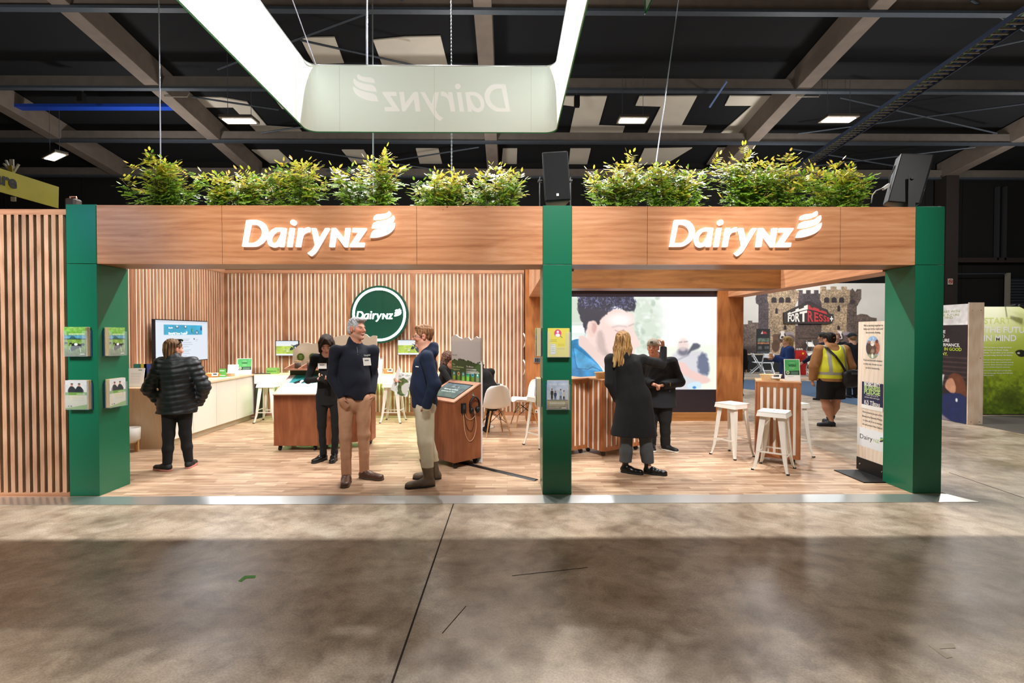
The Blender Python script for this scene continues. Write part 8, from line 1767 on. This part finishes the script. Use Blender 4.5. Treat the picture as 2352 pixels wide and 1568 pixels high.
b = MB(); gt(b, 'START WITH', 2260, 743, .125, width=1.08, bold=.012); b.build('pale_lettering', mat('pale_lime_print', 'dbe58a', .5), gb)
b = MB(); gt(b, 'THE FUTURE', 2260, 764, .125, width=1.02, bold=.02); gt(b, 'IN MIND', 2259, 783, .125, width=.66, bold=.025)
for i, (s, py) in enumerate((("We're here to help farmers", 799), ('and sector be future ready,', 805), ('better. To set them up for success', 811), ('not just today, but for the future.', 817))): gt(b, s, 2259, py, .028, bold=.02, width=(.56, .50, .60, .58)[i])
for i, (s, py) in enumerate((('Stronger animals meaning great genetic', 827), ('potential. Fresh, more sustainable farming', 833), ('practices. Better decisions, made early in', 838.5), ('pursuit of better long term outcomes.', 844))): gt(b, s, 2259, py, .024, bold=.015, width=(.56, .60, .59, .53)[i])
for i, (s, py) in enumerate((("We're here to listen and to provide them", 852), ('with the best start. And we do it with their', 858), ('future in mind.', 863))): gt(b, s, 2259, py, .024, bold=.015, width=(.56, .59, .2)[i])
b.build('white_lettering', mat('white_print', 'f2f2ee', .5), gb)
t = thing('hanging_lamp', 'dark display lamp over the field backdrop at the right edge', 'lamp', at(2347, 704, YG-.25)); b = MB(); b.tube([(-.06, 0, .03), (.12, 0, -.03)], [.02, .045], 10); b.build('lamp_head', BLK, t); b = MB(); b.tube([(-.12, 0, .04), (-.08, .22, .02)], .012, 6); b.build('lamp_arm', BLK, t)
# ============================================================ light
def area(name, loc, size, power, rot=(0, 0, 0), col=(1, .98, .95), sy=None, spread=None):
    l = bpy.data.lights.new(name, 'AREA'); l.energy = power; l.color = col; l.size = size
    if sy: l.shape = 'RECTANGLE'; l.size_y = sy
    if spread: l.spread = math.radians(spread)
    o = bpy.data.objects.new(name, l); COL.objects.link(o); o.location = loc; o.rotation_euler = rot; return o
def spot(name, loc, target, power, angle=90, r=.08, col=(1, .985, .96), blend=.5):
    l = bpy.data.lights.new(name, 'SPOT'); l.energy = power; l.spot_size = math.radians(angle); l.shadow_soft_size = r; l.color = col; l.spot_blend = blend
    o = bpy.data.objects.new(name, l); COL.objects.link(o); o.location = loc
    o.rotation_euler = (Vector(target)-Vector(loc)).to_track_quat('-Z', 'Y').to_euler(); return o
w = bpy.data.worlds.new('hall_surroundings'); SC.world = w; w.use_nodes = True
w.node_tree.nodes['Background'].inputs[0].default_value = (1, .88, .76, 1); w.node_tree.nodes['Background'].inputs[1].default_value = .105
# rig lamps hung round the banner ring above the stand
for x in (-4.0, -2.2, -.4, 1.4, 3.2): spot('rig_lamp', (x, 7.05, 5.0), (x, 6.0, 0), 190, 150, .03)
for x in (-3.9, -1.3, 1.2, 3.7): spot('high_rig_lamp', (x, 8.45, 7.4), (x, 4.6, 0), 800, 130, .05)
for x in (-3.6, -1.2): spot('wall_lamp', (x, 6.0, 4.9), (x, 9.8, 1.5), 170, 80, .1)
# lamps in front of the stand trained on the headers and the plants
for x in (-3.4, -1.9, -.2, 1.4, 3.0): spot('front_lamp', (x, -1.0, 7.5), (x, 5, 2.65), 1500+130*(x+3.4), 25, .12, blend=.7)
spot('front_lamp', (-5.6, -1.0, 6.5), (-6.3, 5, 1.5), 4200, 40, .12, blend=.8)
spot('blue_stage_lamp', (-8.5, -1.5, 4.5), (-4.2, 5, 1.7), 260, 22, .15, col=(.15, .6, 1), blend=.8)
spot('aisle_lamp', (6.0, 3.5, 5.5), (8.6, 9.2, 1.2), 420, 40, .2, blend=.7)
# light inside the banner ring
for (x, y) in ((-2.3, 6.9), (-.1, 6.9), (-2.3, 5.2), (-.1, 5.2)): 
    l = bpy.data.lights.new('ring_lamp', 'POINT'); l.energy = 8; l.shadow_soft_size = .15; o = bpy.data.objects.new('ring_lamp', l); COL.objects.link(o); o.location = (x, y, 5.35)
# general hall lamps, and added fill under the roof
for x in (-12, 0, 12): area('hall_lamp_light', (x, -3, 9.5), 1.2, 105, col=(1, .86, .72))
for x in (-10, 4, 14): area('hall_lamp_light', (x, 17, 8.2), 1.2, 300, col=(.92, .95, 1))
for (x, y) in ((-14, 12), (0, 13), (13, 14), (-2, 20), (12, 21), (22, 20), (-14, 20)):  # added point lights that brighten the beams and roof lining
    l = bpy.data.lights.new('roof_fill_light', 'POINT'); l.energy = 380; l.color = (1, .93, .85); l.shadow_soft_size = .3; o = bpy.data.objects.new('roof_fill_light', l); COL.objects.link(o); o.location = (x, y, 7.6)
SC.view_settings.exposure = 0
# lamps of the neighbouring stands
spot('backdrop_lamp', (at(2350, 706, 9.68).x-.5, 8.6, 3.2), (at(2300, 800, 9.9).x, 9.93, 1.3), 110, 110, .1)
for x in (11.5, 15.5): spot('castle_lamp', (x, 15.5, 6.0), (x, 20, 2.2), 900, 75, .2)
spot('aisle_lamp', (7.0, 12.5, 6.5), (6.5, 11.0, 0), 500, 110, .2, col=(.9, .94, 1))
